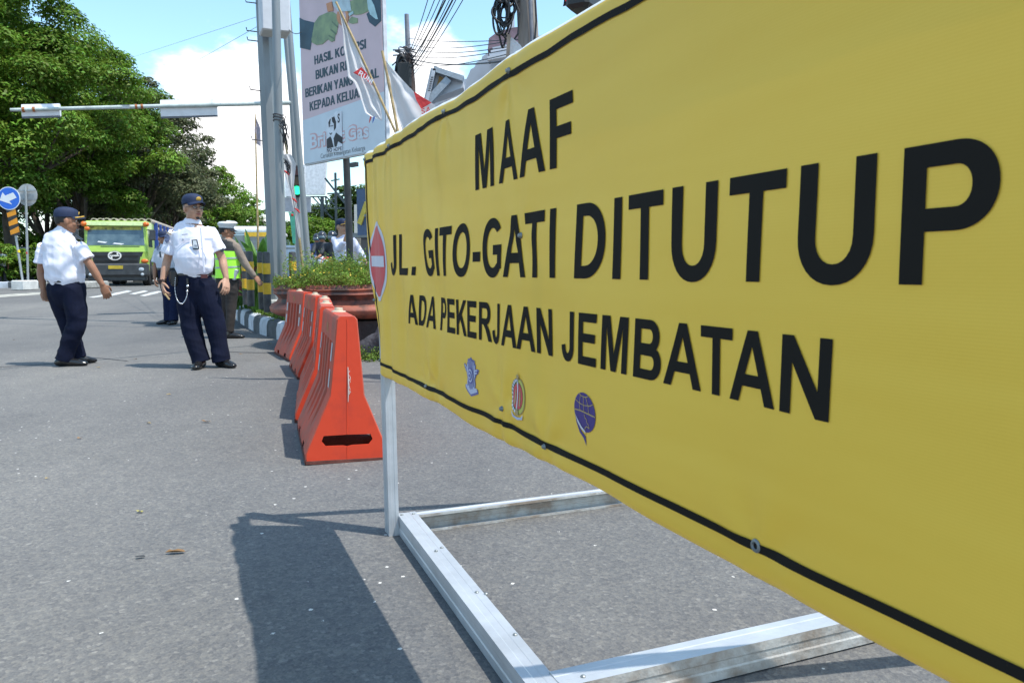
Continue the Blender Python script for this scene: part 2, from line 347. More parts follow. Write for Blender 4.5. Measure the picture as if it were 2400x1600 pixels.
def px_sheet(name, pxs, m, h=.004, guess=18): return sheet(name, [road(x, y, guess) for x, y in pxs], m, h)
# zebra bars beyond the men, and edge lines on the left
for (x0, y0, x1, y1, t) in ((243, 693, 300, 682, 5), (302, 689, 338, 682, 4), (326, 693, 362, 686, 4), (346, 687, 372, 683, 3), (206, 697, 240, 692, 3)):
    px_sheet('road_marking', [(x0, y0), (x0+14, y0+t*.3), (x1+10, y1+1), (x1, y1-t*.3)], paint, guess=20)
px_sheet('road_marking', [(-60, 702), (96, 690), (96, 685), (-60, 695)], mat('worn_paint', (.52, .50, .43), .8, var=.25, vs_=3), guess=20)
strip_dark = mat('dark_strip', (.10, .10, .105), .85, var=.1)  # even dark tone for the thin strips laid across the road
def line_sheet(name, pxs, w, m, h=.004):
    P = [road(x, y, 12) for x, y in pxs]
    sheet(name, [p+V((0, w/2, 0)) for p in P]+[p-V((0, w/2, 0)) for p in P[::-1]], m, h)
line_sheet('dark_strip', [(530, 824), (575, 826), (655, 827)], .05, strip_dark)
line_sheet('dark_strip', [(-20, 861), (70, 856), (142, 851)], .035, strip_dark)
line_sheet('dark_strip', [(300, 846), (200, 836), (150, 830)], .03, strip_dark)

# ================================================================== TRAFFIC ISLAND
kpx = [(553, 756), (562, 762), (574, 768), (588, 775), (603, 781), (622, 788), (640, 793), (655, 797), (672, 806)]
kp = [ground(x, y) for x, y in kpx]
kp = [V((-4.5, 22, 0)), V((-4.95, 17.5, 0)), V((-5.15, 15.6, 0)), V((-5.16, 14.9, 0))]+kp
for p in kp: p.z = gz(p.x, p.y)
# resample
def resample(P, step):
    P = [V(p) for p in P]; ds = [0]
    for a, b_ in zip(P, P[1:]): ds.append(ds[-1]+(b_-a).length)
    n = max(1, round(ds[-1]/step)); out_ = []
    for i in range(n+1):
        s_ = ds[-1]*i/n; k = 0
        while k < len(ds)-2 and ds[k+1] < s_: k += 1
        out_.append(P[k].lerp(P[k+1], (s_-ds[k])/(ds[k+1]-ds[k])))
    return out_
def offset(P, d):                       # shift an open path sideways in plan
    o_ = []
    for i, p in enumerate(P):
        t = (P[min(i+1, len(P)-1)]-P[max(i-1, 0)]); t.z = 0; t.normalize(); o_.append(p+V((-t.y, t.x, 0))*d)
    return o_
kr = resample(kp, .27)
kerb = thing('kerb', 'curved kerb of black and white painted blocks round the planter island', 'kerb', kp[5])
kin = offset(kr, .16)
KW = mat('kerb_white', (.62, .64, .68), .75, var=.14, vs_=5, bump=.3); KB = mat('kerb_black', (.045, .05, .055), .75, var=-.5, vs_=5, bump=.3)
for j in range(0, len(kr)-2, 2):
    seg = [(kr[j+q], kin[j+q]) for q in (0, 1, 2)]; b = MB(); vv = []
    for a, i_ in seg:
        d = (i_-a); z0 = -.03
        for fr, z in ((0, z0), (.02, .16), (.16, .235), (.4, .26), (1, .262), (1, z0)): q = a+d*fr; vv.append((q.x, q.y, a.z+z))
    e0 = (V(vv[6])-V(vv[0])).normalized()*.004
    vv = [tuple(V(v)+e0) for v in vv[:6]]+vv[6:12]+[tuple(V(v)-e0) for v in vv[12:]]
    fs = [(s_*6+k, s_*6+k+1, (s_+1)*6+k+1, (s_+1)*6+k) for s_ in (0, 1) for k in range(5)]+[tuple(range(5, -1, -1)), tuple(range(12, 18))]
    fs = [f[::-1] for f in fs]
    b.add(vv, fs); b.build('kerb_block', KW if (j//2) % 2 else KB, kerb, smooth=40)
soil = mat('island_soil', (.13, .10, .07), .95, var=.25, vs_=6, bump=.8, bs=30, col2=(.06, .075, .03))
isl = offset(kr, .17); b = MB()
rim = [V((p.x, p.y, gz(p.x, p.y)+.22)) for p in isl]+[V((-1.5, 9.7, .22)), V((4.5, 9.3, .22)), V((6, 16, .3)), V((3, 24, .6))]
b.add(rim, [tuple(range(len(rim)))]); o = b.build('island_soil', soil)
if o.data.polygons[0].normal.z < 0: o.data.polygons[0].flip()
tag(o, kind='structure')
# concrete plinth blocks behind the kerb
CON = mat('concrete', (.42, .42, .39), .9, var=.2, vs_=7, bump=.6, bs=40, col2=(.24, .24, .22))
pl_ = resample(offset(kr, .40), .5); n = 0
plinth = thing('plinth', 'row of weathered concrete plinth blocks under the striped bollards', 'plinth', pl_[8])
for a, c in zip(pl_[7:], pl_[8:]):
    if a.y > 15.3 or a.y < 10.9: continue
    d = c-a; m_ = (a+c)/2; n += 1
    b = MB(); b.box((m_.x, m_.y, gz(m_.x, m_.y)+.34+.012*(n % 3)), (d.length-.02, .26+.03*(n % 2), .24), rz=atan2(d.y, d.x), bev=.015); b.build('plinth_block', CON, plinth, smooth=30)
# striped bollards
YE = mat('bollard_yellow', (.72, .42, .02), .55, var=.12, vs_=12); BK = mat('bollard_black', (.03, .03, .032), .55, var=-.6, vs_=12)
def bollard(px_, pyb, pyt, Y, wpx, label, group='black and yellow striped bollards on the island'):
    a = at(px_, pyb, Y); z1 = at(px_, pyt, Y).z; h = z1-a.z; r = wpx/2*Y/F
    t = thing('bollard', label, 'bollard', a, group=group)
    b = MB(); b.lathe(a, [(r, -.14), (r, 0), (r, h*.99), (r*.9, h+.015), (r*.3, h+.025), (0, h+.026)], 20); b.build('post', BK, t, smooth=40)
    for f0, f1 in ((.17, .40), (.58, .80)):
        b = MB(); b.lathe(a, [(r+.002, h*f0), (r+.004, h*f0+.002), (r+.004, h*f1-.002), (r+.002, h*f1)], 20); b.build('yellow_band', YE, t, smooth=40)
bollard(576, 694, 592, 14.0, 13, 'striped bollard at the far left end of the plinth, half hidden by its neighbour')
bollard(588, 697, 592, 13.6, 15, 'front bollard of the left pair, in front of the broad leaves')
bollard(613, 703, 594, 13.1, 13, 'rear bollard of the right pair, left edge of the pair')
bollard(627, 709, 594, 12.6, 16, 'front bollard of the right pair, beside the thick steel pole')
bollard(688, 690, 593, 15.0, 15, 'striped bollard top poking out behind the planter hedge')

# ================================================================== PLANTER
PC = V((-1.98, 10.5, 0)); R_ = 1.17
TER = mat('planter_red', (.30, .085, .05), .6, var=.2, vs_=4, bump=.4, bs=30, col2=(.055, .035, .03), stops=(.38, .56))
DKC = mat('planter_dark', (.055, .045, .045), .85, var=.3, vs_=5, bump=.5, bs=30)
pt = thing('planter', 'big round red brown planter with moulded rim, overgrown with a hedge', 'planter', PC)
prof = [(1.0, .60), (1.02, .56), (1.06, .545), (1.045, .52), (1.06, .49), (1.02, .46), (.995, .42), (1.02, .375), (1.075, .34), (1.10, .30), (1.09, .25), (1.03, .215), (.97, .20)]
prof = [(r*R_/1.06, z+.20) for r, z in prof]
pr2 = []
for i in range(len(prof)-1):
    for k in range(3): f = k/3; pr2.append((prof[i][0]*(1-f)+prof[i+1][0]*f, prof[i][1]*(1-f)+prof[i+1][1]*f))
pr2.append(prof[-1])
b = MB(); b.lathe(PC, pr2[::-1]+[(.9, .80), (.9, .72), (0, .72)], 64)
b.v = [tuple(V(v)+V((noise.noise(V(v)*2.3)*.018, noise.noise(V(v)*2.3+V((9, 0, 0)))*.018, noise.noise(V(v)*3)*.014))) for v in b.v]
b.build('rim', TER, pt, smooth=50)
b = MB(); b.lathe(PC, [(1.03, -.02), (1.0, .15), (.99, .36)], 48); b.build('body', DKC, pt, smooth=60)
# hedge in it: stuff-like leaves as one shrub
LG = mat('hedge_leaf', (.21, .33, .05), .55, var=.2, vs_=3, trans=.35, island=.45, spec=.3)
LG2 = mat('hedge_leaf_dry', (.30, .27, .07), .6, var=.2, vs_=3, trans=.35, island=.4)
hd = thing('hedge', 'low bushy green hedge with tiny yellow flowers growing in the round planter', 'hedge', PC+V((0, 0, .70)))
def hedge_pts(n, C, r0, h, seed, gaps=.0):
    th = rng.uniform(0, 2*pi, n); rr = r0*np.sqrt(rng.uniform(0, 1, n)); x = rr*np.cos(th); y = rr*np.sin(th)
    hh = np.array([h*(.62+.75*noise.noise(V((a*1.7+seed, c*1.7, 0)))+.5*noise.noise(V((a*6+seed, c*6, 3))))*(1-.35*(max(0, sqrt(a*a+c*c)/r0-.75)/.25)) for a, c in zip(x, y)])
    z = hh*rng.uniform(0, 1, n)**.45
    return np.stack([C[0]+x, C[1]+y, C[2]+z], 1)
p = hedge_pts(26000, PC+V((0, 0, .75)), 1.16, .38, 3)
np_mesh('foliage', leaves(p, nunit(len(p))+np.array([0, -.2, .8]), .036, .017), 4, LG, hd)
p = hedge_pts(5000, PC+V((0, 0, .74)), 1.14, .36, 3)
np_mesh('foliage', leaves(p, nunit(len(p))+np.array([0, 0, .5]), .04, .014), 4, LG2, hd)
# upright shoots
q = []
for i in range(230):
    th = rng.uniform(0, 2*pi); rr = 1.05*sqrt(rng.uniform(0, 1)); c0 = np.array([PC.x+rr*cos(th), PC.y+rr*sin(th), .90]); dirv = np.array([rng.normal(0, .25), rng.normal(0, .25), 1]); ll = rng.uniform(.12, .38)
    for k in range(22): q.append(c0+dirv*ll*(k/22)+rng.normal(0, .012, 3))
q = np.array(q); np_mesh('foliage', leaves(q, nunit(len(q))+np.array([0, -.3, .6]), .034, .013), 4, LG, hd)
fp = hedge_pts(420, PC+V((0, 0, .83)), 1.12, .36, 3)
tag(np_mesh('flower', leaves(fp, nunit(len(fp)), .026, .022), 4, mat('flower_yellow', (.75, .55, .05), .6), hd), kind='stuff')
# rock and weeds at the planter's foot
b = MB(); c = V((-1.36, 8.78, .12)); b.ell(c, (.34, .22, .24), n=18, m=12)
b.v = [tuple(c+(V(v)-c)*(1+.5*noise.noise(V(v)*4)+.25*noise.noise(V(v)*11))) for v in b.v]
tag(b.build('boulder', mat('rock_dark', (.085, .085, .095), .9, var=.3, vs_=10, bump=1, bs=30), smooth=180), 'dark rough boulder lying at the foot of the planter behind the orange barriers', 'boulder')
wd = []
for i in range(150):
    c0 = np.array([rng.uniform(-1.72, -1.0), rng.uniform(8.35, 8.6), 0]); dv = np.array([rng.normal(0, .3), rng.normal(0, .3), 1]); ll = rng.uniform(.04, .17)
    for k in range(12): wd.append(c0+dv*ll*(k+1)/12+rng.normal(0, .008, 3))
wd = np.array(wd)
tag(np_mesh('weeds', leaves(wd, nunit(len(wd))+np.array([0, 0, .5]), .03, .014), 4, LG), kind='stuff')
wd = []
for a in kr[2:]:
    for i in range(60):
        c0 = np.array([a.x+.3+rng.normal(0, .07), a.y+.05+rng.normal(0, .14), gz(a.x, a.y)+.24])
        for k in range(5): wd.append(c0+np.array([rng.normal(0, .015), rng.normal(0, .015), rng.uniform(0, .07)]))
wd = np.array(wd); tag(np_mesh('weeds', leaves(wd, nunit(len(wd))+np.array([0, 0, .5]), .035, .012), 4, LG), kind='stuff')
# a small terracotta urn behind the bollards
b = MB(); c = at(586, 692, 14.9); b.lathe(c, [(.22, 0), (.26, .10), (.36, .16), (.37, .24), (.27, .30), (.24, .36), (.33, .42), (.34, .47), (.28, .5), (.0, .48)], 28)
tag(b.build('urn', TER, smooth=50), 'brown moulded urn standing behind the left pair of bollards', 'urn')
# broad leaved plants
CL = mat('canna_leaf', (.13, .30, .05), .4, var=.2, vs_=3, trans=.35, island=.35)
def canna(C, h, nl, label, seed):
    r = random.Random(seed); t = thing('broad_leaf_plant', label, 'plant', C, group='broad leaved plants on the island')
    for i in range(nl):
        az = r.uniform(0, 2*pi); lean = r.uniform(.15, .9); ll = h*r.uniform(.55, 1.05); w = r.uniform(.06, .11)
        base = V(C)+V((cos(az), sin(az), 0))*r.uniform(0, .12)+V((0, 0, h*r.uniform(0, .35))); vv = []; m_ = 8
        d = V((cos(az), sin(az), 0)); side = V((-sin(az), cos(az), 0))
        for k in range(m_+1):
            f = k/m_; q_ = base+V((0, 0, 1))*ll*(f-.42*lean*f*f)+d*ll*lean*f*f*.8; ww = w*sin(pi*min(1, .12+f*.88))**.55*(1 if f > .08 else .4)
            vv += [q_-side*ww+V((0, 0, ww*.35)), q_, q_+side*ww+V((0, 0, ww*.35))]
        fs = [(k*3+j, k*3+j+1, k*3+j+4, k*3+j+3) for k in range(m_) for j in (0, 1)]
        MB().add(vv, fs).build('leaf', CL, t, smooth=180)
for (px_, py_, Y, h, nl, lab) in ((556, 690, 15.4, .95, 26, 'broad leaved green plant beside the policeman at the far left of the island'), (585, 690, 15.2, 1.05, 30, 'broad leaved plant behind the left pair of bollards'), (612, 690, 15.0, 1.25, 34, 'tall broad leaved plant between the bollard pairs and the thick pole'), (598, 700, 14.3, .6, 22, 'low broad leaved plant filling the gap between the two bollard pairs')):
    c = at(px_, py_, Y); canna((c.x, c.y, .25), h*.86+.2, nl, lab, int(px_))

# ================================================================== TREES
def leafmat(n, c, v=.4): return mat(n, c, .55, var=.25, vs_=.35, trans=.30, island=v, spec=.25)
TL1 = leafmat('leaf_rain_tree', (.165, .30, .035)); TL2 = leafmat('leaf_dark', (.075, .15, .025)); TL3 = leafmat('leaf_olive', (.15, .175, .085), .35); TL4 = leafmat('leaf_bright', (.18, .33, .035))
BARK = mat('bark', (.10, .08, .06), .9, var=.25, vs_=4, bump=.8, bs=20)
def tree(px_, Y, top, rad, zb, lm, nleaf, label, seed, group='trees along the left side of the road', ls=.2, cat='tree'):
    r = random.Random(seed); Y *= KY; X = (px_-1200)/F*Y; g0 = gz(X, Y); ztop = at(px_, top, Y/KY).z
    t = thing('tree', label, cat, (X, Y, g0), group=group)
    cz = (zb+ztop)/2; rz_ = (ztop-zb)/2; C = V((X, Y, cz))
    tr = MB(); sp_ = V((X, Y, zb+.6)); tr.tube([(X, Y, g0-.1), (X+.1, Y, g0+1), sp_], [.27*rad/5, .20*rad/5, .18*rad/5], 10)
    clumps = []
    k = 0
    while len(clumps) < 120 and k < 4000:
        k += 1; v = V((r.uniform(-1, 1), r.uniform(-1, 1), r.uniform(-1, 1)))
        if not .35 < v.length < 1: continue
        if v.z < -.5 and v.xy.length < .5: continue
        lump = 1+.22*noise.noise(v*2.1+V((seed, 0, 0)))
        clumps.append((C+V((v.x*rad, v.y*rad, v.z*rz_))*lump*.93, r.uniform(.13, .24)*rad))
    for i in range(0, len(clumps), 9):
        e = clumps[i][0]; m_ = sp_.lerp(e, .5)+V((r.uniform(-.5, .5), r.uniform(-.5, .5), .3)); tr.tube([sp_, m_, e], [.14*rad/5, .08*rad/5, .02], 6)
    tr.build('trunk', BARK, t, smooth=60)
    per = nleaf//len(clumps); P = []; Nn = []
    for c, cr_ in clumps:
        d = nunit(per); d[:, 2] = np.where(rng.random(per) < .65, np.abs(d[:, 2]), d[:, 2])
        rr = cr_*rng.uniform(.35, 1.08, (per, 1))**.6; sc = np.array([1.15, 1.15, .62])
        pos = np.array(c)+d*rr*sc
        pos[:, 2] -= .12*cr_*(np.linalg.norm(d[:, :2], axis=1)**2)
        P.append(pos); Nn.append(d+np.array([0, 0, 1.0])+rng.normal(0, .35, (per, 3)))
    P = np.concatenate(P); Nn = np.concatenate(Nn)
    np_mesh('crown', leaves(P, Nn, ls, ls*.5, .6), 4, lm, t)
    return t
tree(30, 44, -90, 6.4, 3.2, TL1, 95000, 'nearest tall tree at the far left, with light green drooping sprays', 11, ls=.22)
tree(-120, 40, -40, 5.2, 2.8, TL4, 16000, 'tree cut by the left edge of the photo, behind the arrow sign', 19, ls=.25)
tree(205, 52, 60, 5.2, 3.0, TL1, 70000, 'second tall tree from the left, behind the white light box on the arm', 12, ls=.235)
tree(335, 60, 172, 5.0, 3.2, TL3, 40000, 'greyish olive tree behind the larger light box and the green truck', 13, ls=.25)
tree(412, 70, 272, 4.5, 3.0, TL3, 22000, 'dull olive tree above the officer with glasses', 14, ls=.28)
tree(482, 82, 360, 4.4, 2.6, TL1, 17000, 'green tree above the policeman in the white cap', 15, ls=.32)
tree(545, 95, 425, 3.9, 2.2, TL4, 10000, 'small bright green tree just left of the thin bamboo stick', 16, ls=.36)
tree(590, 108, 462, 3.6, 2.0, TL2, 7000, 'farthest dark tree of the row, against the thick steel pole', 17, ls=.4)
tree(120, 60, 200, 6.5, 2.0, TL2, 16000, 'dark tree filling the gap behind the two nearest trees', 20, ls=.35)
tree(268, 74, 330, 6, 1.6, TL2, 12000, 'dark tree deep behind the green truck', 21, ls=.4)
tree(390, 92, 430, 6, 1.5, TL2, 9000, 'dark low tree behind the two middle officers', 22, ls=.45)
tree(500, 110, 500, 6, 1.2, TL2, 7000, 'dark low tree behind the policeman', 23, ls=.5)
gr = 'trees on the right side of the road'
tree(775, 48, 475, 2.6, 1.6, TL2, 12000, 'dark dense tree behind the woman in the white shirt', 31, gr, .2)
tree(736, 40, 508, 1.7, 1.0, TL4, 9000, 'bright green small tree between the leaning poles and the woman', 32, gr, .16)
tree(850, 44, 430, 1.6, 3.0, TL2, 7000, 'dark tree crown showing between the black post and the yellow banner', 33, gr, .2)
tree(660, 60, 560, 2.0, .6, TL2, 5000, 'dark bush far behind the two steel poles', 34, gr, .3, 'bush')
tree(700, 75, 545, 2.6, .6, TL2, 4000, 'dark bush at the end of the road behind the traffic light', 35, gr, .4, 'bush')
# understory along the fence
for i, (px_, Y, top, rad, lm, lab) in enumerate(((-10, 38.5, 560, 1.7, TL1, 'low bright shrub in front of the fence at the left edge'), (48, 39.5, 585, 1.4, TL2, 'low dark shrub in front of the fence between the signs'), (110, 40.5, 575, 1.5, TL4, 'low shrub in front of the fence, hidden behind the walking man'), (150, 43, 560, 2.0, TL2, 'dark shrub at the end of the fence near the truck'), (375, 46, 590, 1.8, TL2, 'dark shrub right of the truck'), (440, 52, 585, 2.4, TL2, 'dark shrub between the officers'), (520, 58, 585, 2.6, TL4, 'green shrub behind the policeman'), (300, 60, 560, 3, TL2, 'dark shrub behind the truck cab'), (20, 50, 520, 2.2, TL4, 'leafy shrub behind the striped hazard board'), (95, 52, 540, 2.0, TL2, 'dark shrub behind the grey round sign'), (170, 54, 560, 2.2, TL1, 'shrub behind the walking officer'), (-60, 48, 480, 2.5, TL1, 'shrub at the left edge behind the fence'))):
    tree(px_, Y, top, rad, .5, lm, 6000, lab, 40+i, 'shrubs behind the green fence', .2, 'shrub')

# ================================================================== LEFT VERGE: kerb, low wall, fence
def ptl(px_, py_, Y): return at(px_, py_, Y)
FA, FB = V((-32, 37.5, .4)), V((-23.6, 46, .4))
vg = MB(); d = (FB-FA).normalized(); nrm_ = V((d.y, -d.x, 0))
g_ = mat('verge_soil', (.12, .11, .08), .95, var=.3, vs_=1)
vg.add([FA+nrm_*3.0+V((0, 0, .12)), FB+nrm_*3.0+V((0, 0, .12)), FB-nrm_*40+V((0, 40, .14)), FA-nrm_*60+V((0, 0, .14))], [(0, 1, 2, 3)])
o = vg.build('verge', mat('verge_grass', (.05, .08, .02), .95, var=.3, vs_=2)); tag(o, kind='structure')
vk = thing('kerb', 'far kerb of alternating white and dark blocks along the left verge', 'kerb', FA+nrm_*3.1)
nn_ = 26
for i in range(nn_):
    a = FA+nrm_*3.12+d*(17.7*i/nn_); MB().box(a+d*.3+V((0, 0, .10)), (.66, .22, .22), rz=atan2(d.y, d.x), bev=.02).build('kerb_block', KW if i % 2 else KB, vk)
wl = thing('low_wall', 'low red brown wall with dark base below the green fence', 'wall', FA)
MB().box((FA+FB)/2+V((0, 0, .25)), ((FB-FA).length, .25, .5), rz=atan2(d.y, d.x)).build('wall_base', mat('wall_dark', (.06, .055, .06), .9), wl)
MB().box((FA+FB)/2+V((0, 0, .56)), ((FB-FA).length, .36, .12), rz=atan2(d.y, d.x)).build('coping', mat('coping_red', (.30, .13, .09), .85), wl)
fe = thing('fence', 'dark green metal fence with pale cap on the low wall at the left', 'fence', FA)
GRN = mat('fence_green', (.015, .10, .055), .5)
LF = (FB-FA).length
for i in range(90):
    a = FA+d*(LF*(i+.5)/90); MB().box(a+V((0, 0, 1.22)), (.09, .03, 1.2), rz=atan2(d.y, d.x)).build('slat', GRN, fe)
for z in (.8, 1.7): MB().box((FA+FB)/2+V((0, 0, z))-nrm_*.03, (LF, .04, .06), rz=atan2(d.y, d.x)).build('rail', GRN, fe)
MB().box((FA+FB)/2+V((0, 0, 1.87)), (LF, .16, .08), rz=atan2(d.y, d.x)).build('cap', mat('cap_grey', (.35, .36, .36), .8), fe)

# ================================================================== MEDIAN with signs, left
ma_, mb_ = V((-26, 30.5, .5)), V((-15.2, 28.3, .5))
GALV = mat('galvanised', (.42, .44, .45), .42, metal=.55, var=.12, vs_=14, bump=.1)
md = thing('median_block', 'white painted concrete block carrying the two sign poles', 'concrete block', at(60, 680, 27.5))
c = at(59, 676, 27.5); MB().box((c.x, c.y, .4+.15), (.42, .8, .32), bev=.03).build('block', mat('white_conc', (.66, .66, .63), .85, var=.15, vs_=4), md)
MB().box((c.x+.75, c.y+1.6, .4+.12), (1.1, 2.4, .25), bev=.04).build('nose', CON, md)
mk = thing('kerb', 'near row of white and dark kerb blocks at the left edge', 'kerb', (c.x-4, c.y+2, .4))
for i in range(14): MB().box((c.x-1.0-i*.62, c.y+3.0+i*.12, .50), (.6, .3, .24), bev=.02).build('kerb_block', KW if i % 2 else KB, mk)
def pole_between(b, a, c, r0, r1=None, n=12): b.tube([a, V(a).lerp(V(c), .5), c], [r0, (r0+(r1 or r0))/2, r1 or r0], n)
Ys = 27.5
sg = thing('road_sign', 'round blue sign with white arrow above a striped hazard board', 'road sign', at(54, 664, Ys))
b = MB(); pole_between(b, at(54, 664, Ys), at(20, 440, Ys), .035); b.build('pole', GALV, sg, smooth=60)
c = at(21, 465, Ys-.08); rd = 24.5*Ys/F
EX, EY = V((1, 0, -.04)).normalized(), V((.04, 0, 1)).normalized()
circ = lambda r, n=36: [(r*cos(2*pi*i/n), r*sin(2*pi*i/n)) for i in range(n)]
WHT = mat('sign_white', (.78, .79, .80), .45, var=.04); BLU = mat('sign_blue', (.02, .14, .62), .4, var=.05)
MB().plate(circ(rd), c, EX, EY, .012).build('sign_rim', WHT, sg)
MB().plate(circ(rd*.93), c-V((0, .012, 0)), EX, EY, .003).build('sign_disc', BLU, sg)
ar = [(-.80, -.12), (-.50, .48), (-.34, .20), (.42, .52), (.68, .16), (.70, .02), (.02, -.30), (.30, -.56)]
ar = [(-.78, -.20), (-.52, .50), (-.30, .22), (.40, .52), (.70, .08), (.05, -.24), (.28, -.52)]
MB().plate([(x*rd, y*rd) for x, y in ar], c-V((0, .016, 0)), EX, EY, .003).build('arrow', WHT, sg)
hz0, hz1 = at(26, 492, Ys-.06), at(37, 552, Ys-.06); ey = (hz0-hz1).normalized(); ex = V((1, 0, 0)); hh = (hz0-hz1).length; hw = 20*Ys/F
MB().plate([(-hw/2, 0), (hw/2, 0), (hw/2, hh), (-hw/2, hh)], hz1, ex, ey, .012).build('hazard_board', mat('haz_black', (.03, .03, .03), .5), sg)
for i in range(3):
    y0 = hh*(.02+i*.34); MB().plate([(-hw/2, max(0, y0)), (-hw/2, y0+hh*.17), (hw/2, y0+hh*.34), (hw/2, y0+hh*.12)], hz1-V((0, .013, 0)), ex, ey, .003).build('stripe', mat('haz_orange', (.85, .32, .01), .45), sg)
b = MB(); b.tube([at(43, 586, Ys), at(44.5, 592, Ys)], .04, 12); b.build('yellow_band', mat('tape_y', (.8, .6, .03), .5), sg)
sg2 = thing('road_sign', 'back of a round grey sign on a straight thin pole behind the blue arrow sign', 'road sign', at(66, 660, Ys+.5))
Y2 = Ys+.5
b = MB(); pole_between(b, at(66, 660, Y2), at(60, 435, Y2), .035); b.build('pole', GALV, sg2, smooth=60)
c = at(63.5, 457, Y2+.06); r2 = 21.5*Y2/F
oc = [(r2*cos(2*pi*i/20), r2*1.1*sin(2*pi*i/20)) for i in range(20)]
MB().plate(oc, c+V((0, .02, 0)), EX, EY, .012).build('sign_back', mat('sign_back', (.48, .48, .47), .5, metal=.2, var=.12, vs_=5), sg2)
for dy in (.45, -.45): MB().box(c+V((0, -.03, dy*r2)), (r2*1.8, .03, .045)).build('bracket', GALV, sg2)
b = MB(); b.tube([at(63.6, 590, Y2), at(63.8, 595, Y2)], .04, 12); b.build('red_band', mat('tape_r', (.6, .05, .03), .5), sg2)

# ================================================================== POLES by the island
def leanpole(name, label, cat, a, c, r0, r1, m, n=16, ext=0, smooth=60):
    t = thing(name, label, cat, a); b = MB(); pole_between(b, V(a)-V((0, 0, .3)), c, r0, r1, n); b.build('shaft', m, t, smooth=smooth); return t
GAL2 = mat('pole_grey', (.27, .29, .30), .5, metal=.35, var=.14, vs_=1.6, bump=.12, stretch=(1, 1, .3))
a = at(653, 700, 14.3); c_ = at(613, -60, 14.3)
tp = leanpole('steel_pole', 'thick eight sided galvanised steel pole with a grey box at its top', 'pole', a, c_, .150, .118, GAL2, 8, smooth=20)
for (px_, py_, s_) in ((600, 8, -1), (602, 75, -1), (604, 97, -1), (610, 213, -1), (614, 330, -1)):
    b = MB(); q = at(px_, py_, 14.2); b.tube([q, q+V((-.16, 0, .02)), q+V((-.17, 0, .07))], .009, 6); b.build('step_bolt', mat('dark_metal', (.07, .07, .08), .5, metal=.5), tp)
b = MB(); q0 = at(645, 82, 13.95); q1 = at(640, -90, 13.95); hgt = (q1-q0).length
b.box((q0+q1)/2+V((0, -.02, 0)), (.44, .42, hgt), rz=radians(24), bev=.02)
b.build('cabinet', mat('cabinet_grey', (.60, .61, .64), .5, var=.05), tp, smooth=30)
a = at(662, 690, 13.3); c_ = at(645, -60, 13.3)
pp = leanpole('steel_pole', 'slimmer round galvanised pole standing right beside the thick one', 'pole', a, c_, .072, .06, GAL2)
b = MB()
for (y, w) in ((270, 1), (276, 1), (283, 1)):
    q = at(662-(690-y)*.0225, y, 13.3); b.tube([q+V((.078*cos(k*pi/6), .078*sin(k*pi/6), .01*sin(k))) for k in range(13)], .008, 6)
b.build('wire_tie', mat('dark_metal', (.07, .07, .08), .5), pp)
a = at(726, 640, 17); c_ = at(672, -20, 17)
leanpole('steel_pole', 'leaning thin galvanised pole just left of the billboard', 'pole', a, c_, .062, .05, GAL2)
# mast arm with light boxes
A0 = at(690, 241, 17.6); d_ = V((-.94, -.34, 0)).normalized()
arm = thing('signal_pole', 'traffic light pole with a long horizontal arm reaching left over the road', 'traffic light pole', (A0.x, A0.y, gz(A0.x, A0.y)))
b = MB(); b.tube([at(707, 690, 17.6), at(700, 510, 17.6), at(686, 250, 17.6), at(668, 60, 17.6)], [.09, .075, .065, .05], 14); b.build('pole', GAL2, arm, smooth=60)
tend = None
for i in range(200):
    L_ = i*.05; q = A0+d_*L_; v = q-V((0, 0, CH)); px_ = 1200+F*(v.dot(RT))/(v.dot(FW))
    if px_ <= 27: tend = L_; break
E0 = A0+d_*tend; zz = at(27, 226, E0.y).z; E0.z = zz
armd = (E0-A0).normalized()
b = MB(); b.tube([A0, A0.lerp(E0, .5), E0], [.045, .038, .03], 12); b.build('arm', mat('arm_pale', (.50, .56, .54), .5, var=.15, vs_=8), arm, smooth=60)
def onarm(px_):
    for i in range(600):
        q = A0.lerp(E0, i/600); v = q-V((0, 0, CH))
        if 1200+F*(v.dot(RT))/(v.dot(FW)) <= px_: return q
def lightbox(x0, x1, up_, dn_, label):
    a, c = onarm(x1), onarm(x0); m_ = (a+c)/2; Ln = (a-c).length; k = m_.y/F
    t = thing('light_box', label, 'light box', m_, group='white boxes hanging on the signal arm'); sdv = armd.cross(V((0, 0, 1))).normalized()
    if sdv.y > 0: sdv = -sdv
    def sec(q): return [q+sdv*x+V((0, 0, z)) for x, z in ((-.06, up_*k), (-.14, up_*k+.004), (-.20, up_*k*.7), (-.20, -dn_*k*.8), (-.12, -dn_*k), (-.05, -dn_*k+.006), (-.025, -.01))]
    b = MB(); s0, s1 = sec(a), sec(c); b.add(s0+s1, [(i, (i+1) % 7, 7+(i+1) % 7, 7+i) for i in range(7)]+[tuple(range(6, -1, -1)), tuple(range(7, 14))])
    o = b.build('casing', mat('box_white', (.74, .74, .77), .45, var=.05), t); bm = bmesh.new(); bm.from_mesh(o.data); bmesh.ops.recalc_face_normals(bm, faces=bm.faces[:]); bm.to_mesh(o.data); bm.free()
    b = MB(); b.bar(a-sdv*.08+V((0, 0, -dn_*k-.012)), c-sdv*.08+V((0, 0, -dn_*k-.012)), .05, .02); b.build('bottom_trim', mat('trim_dark', (.12, .13, .16), .5), t)
lightbox(49, 139, 13, 15, 'shorter white light box near the tip of the arm, in front of the trees')
lightbox(376, 510, 15, 23, 'longer white light box on the arm, against sky and trees')
for px_ in (55, 80, 320, 334):
    b = MB(); q = onarm(px_); b.tube([q-armd*.02, q+armd*.02], .046, 10); b.build('rust_clamp', mat('rust', (.35, .12, .04), .8), arm)
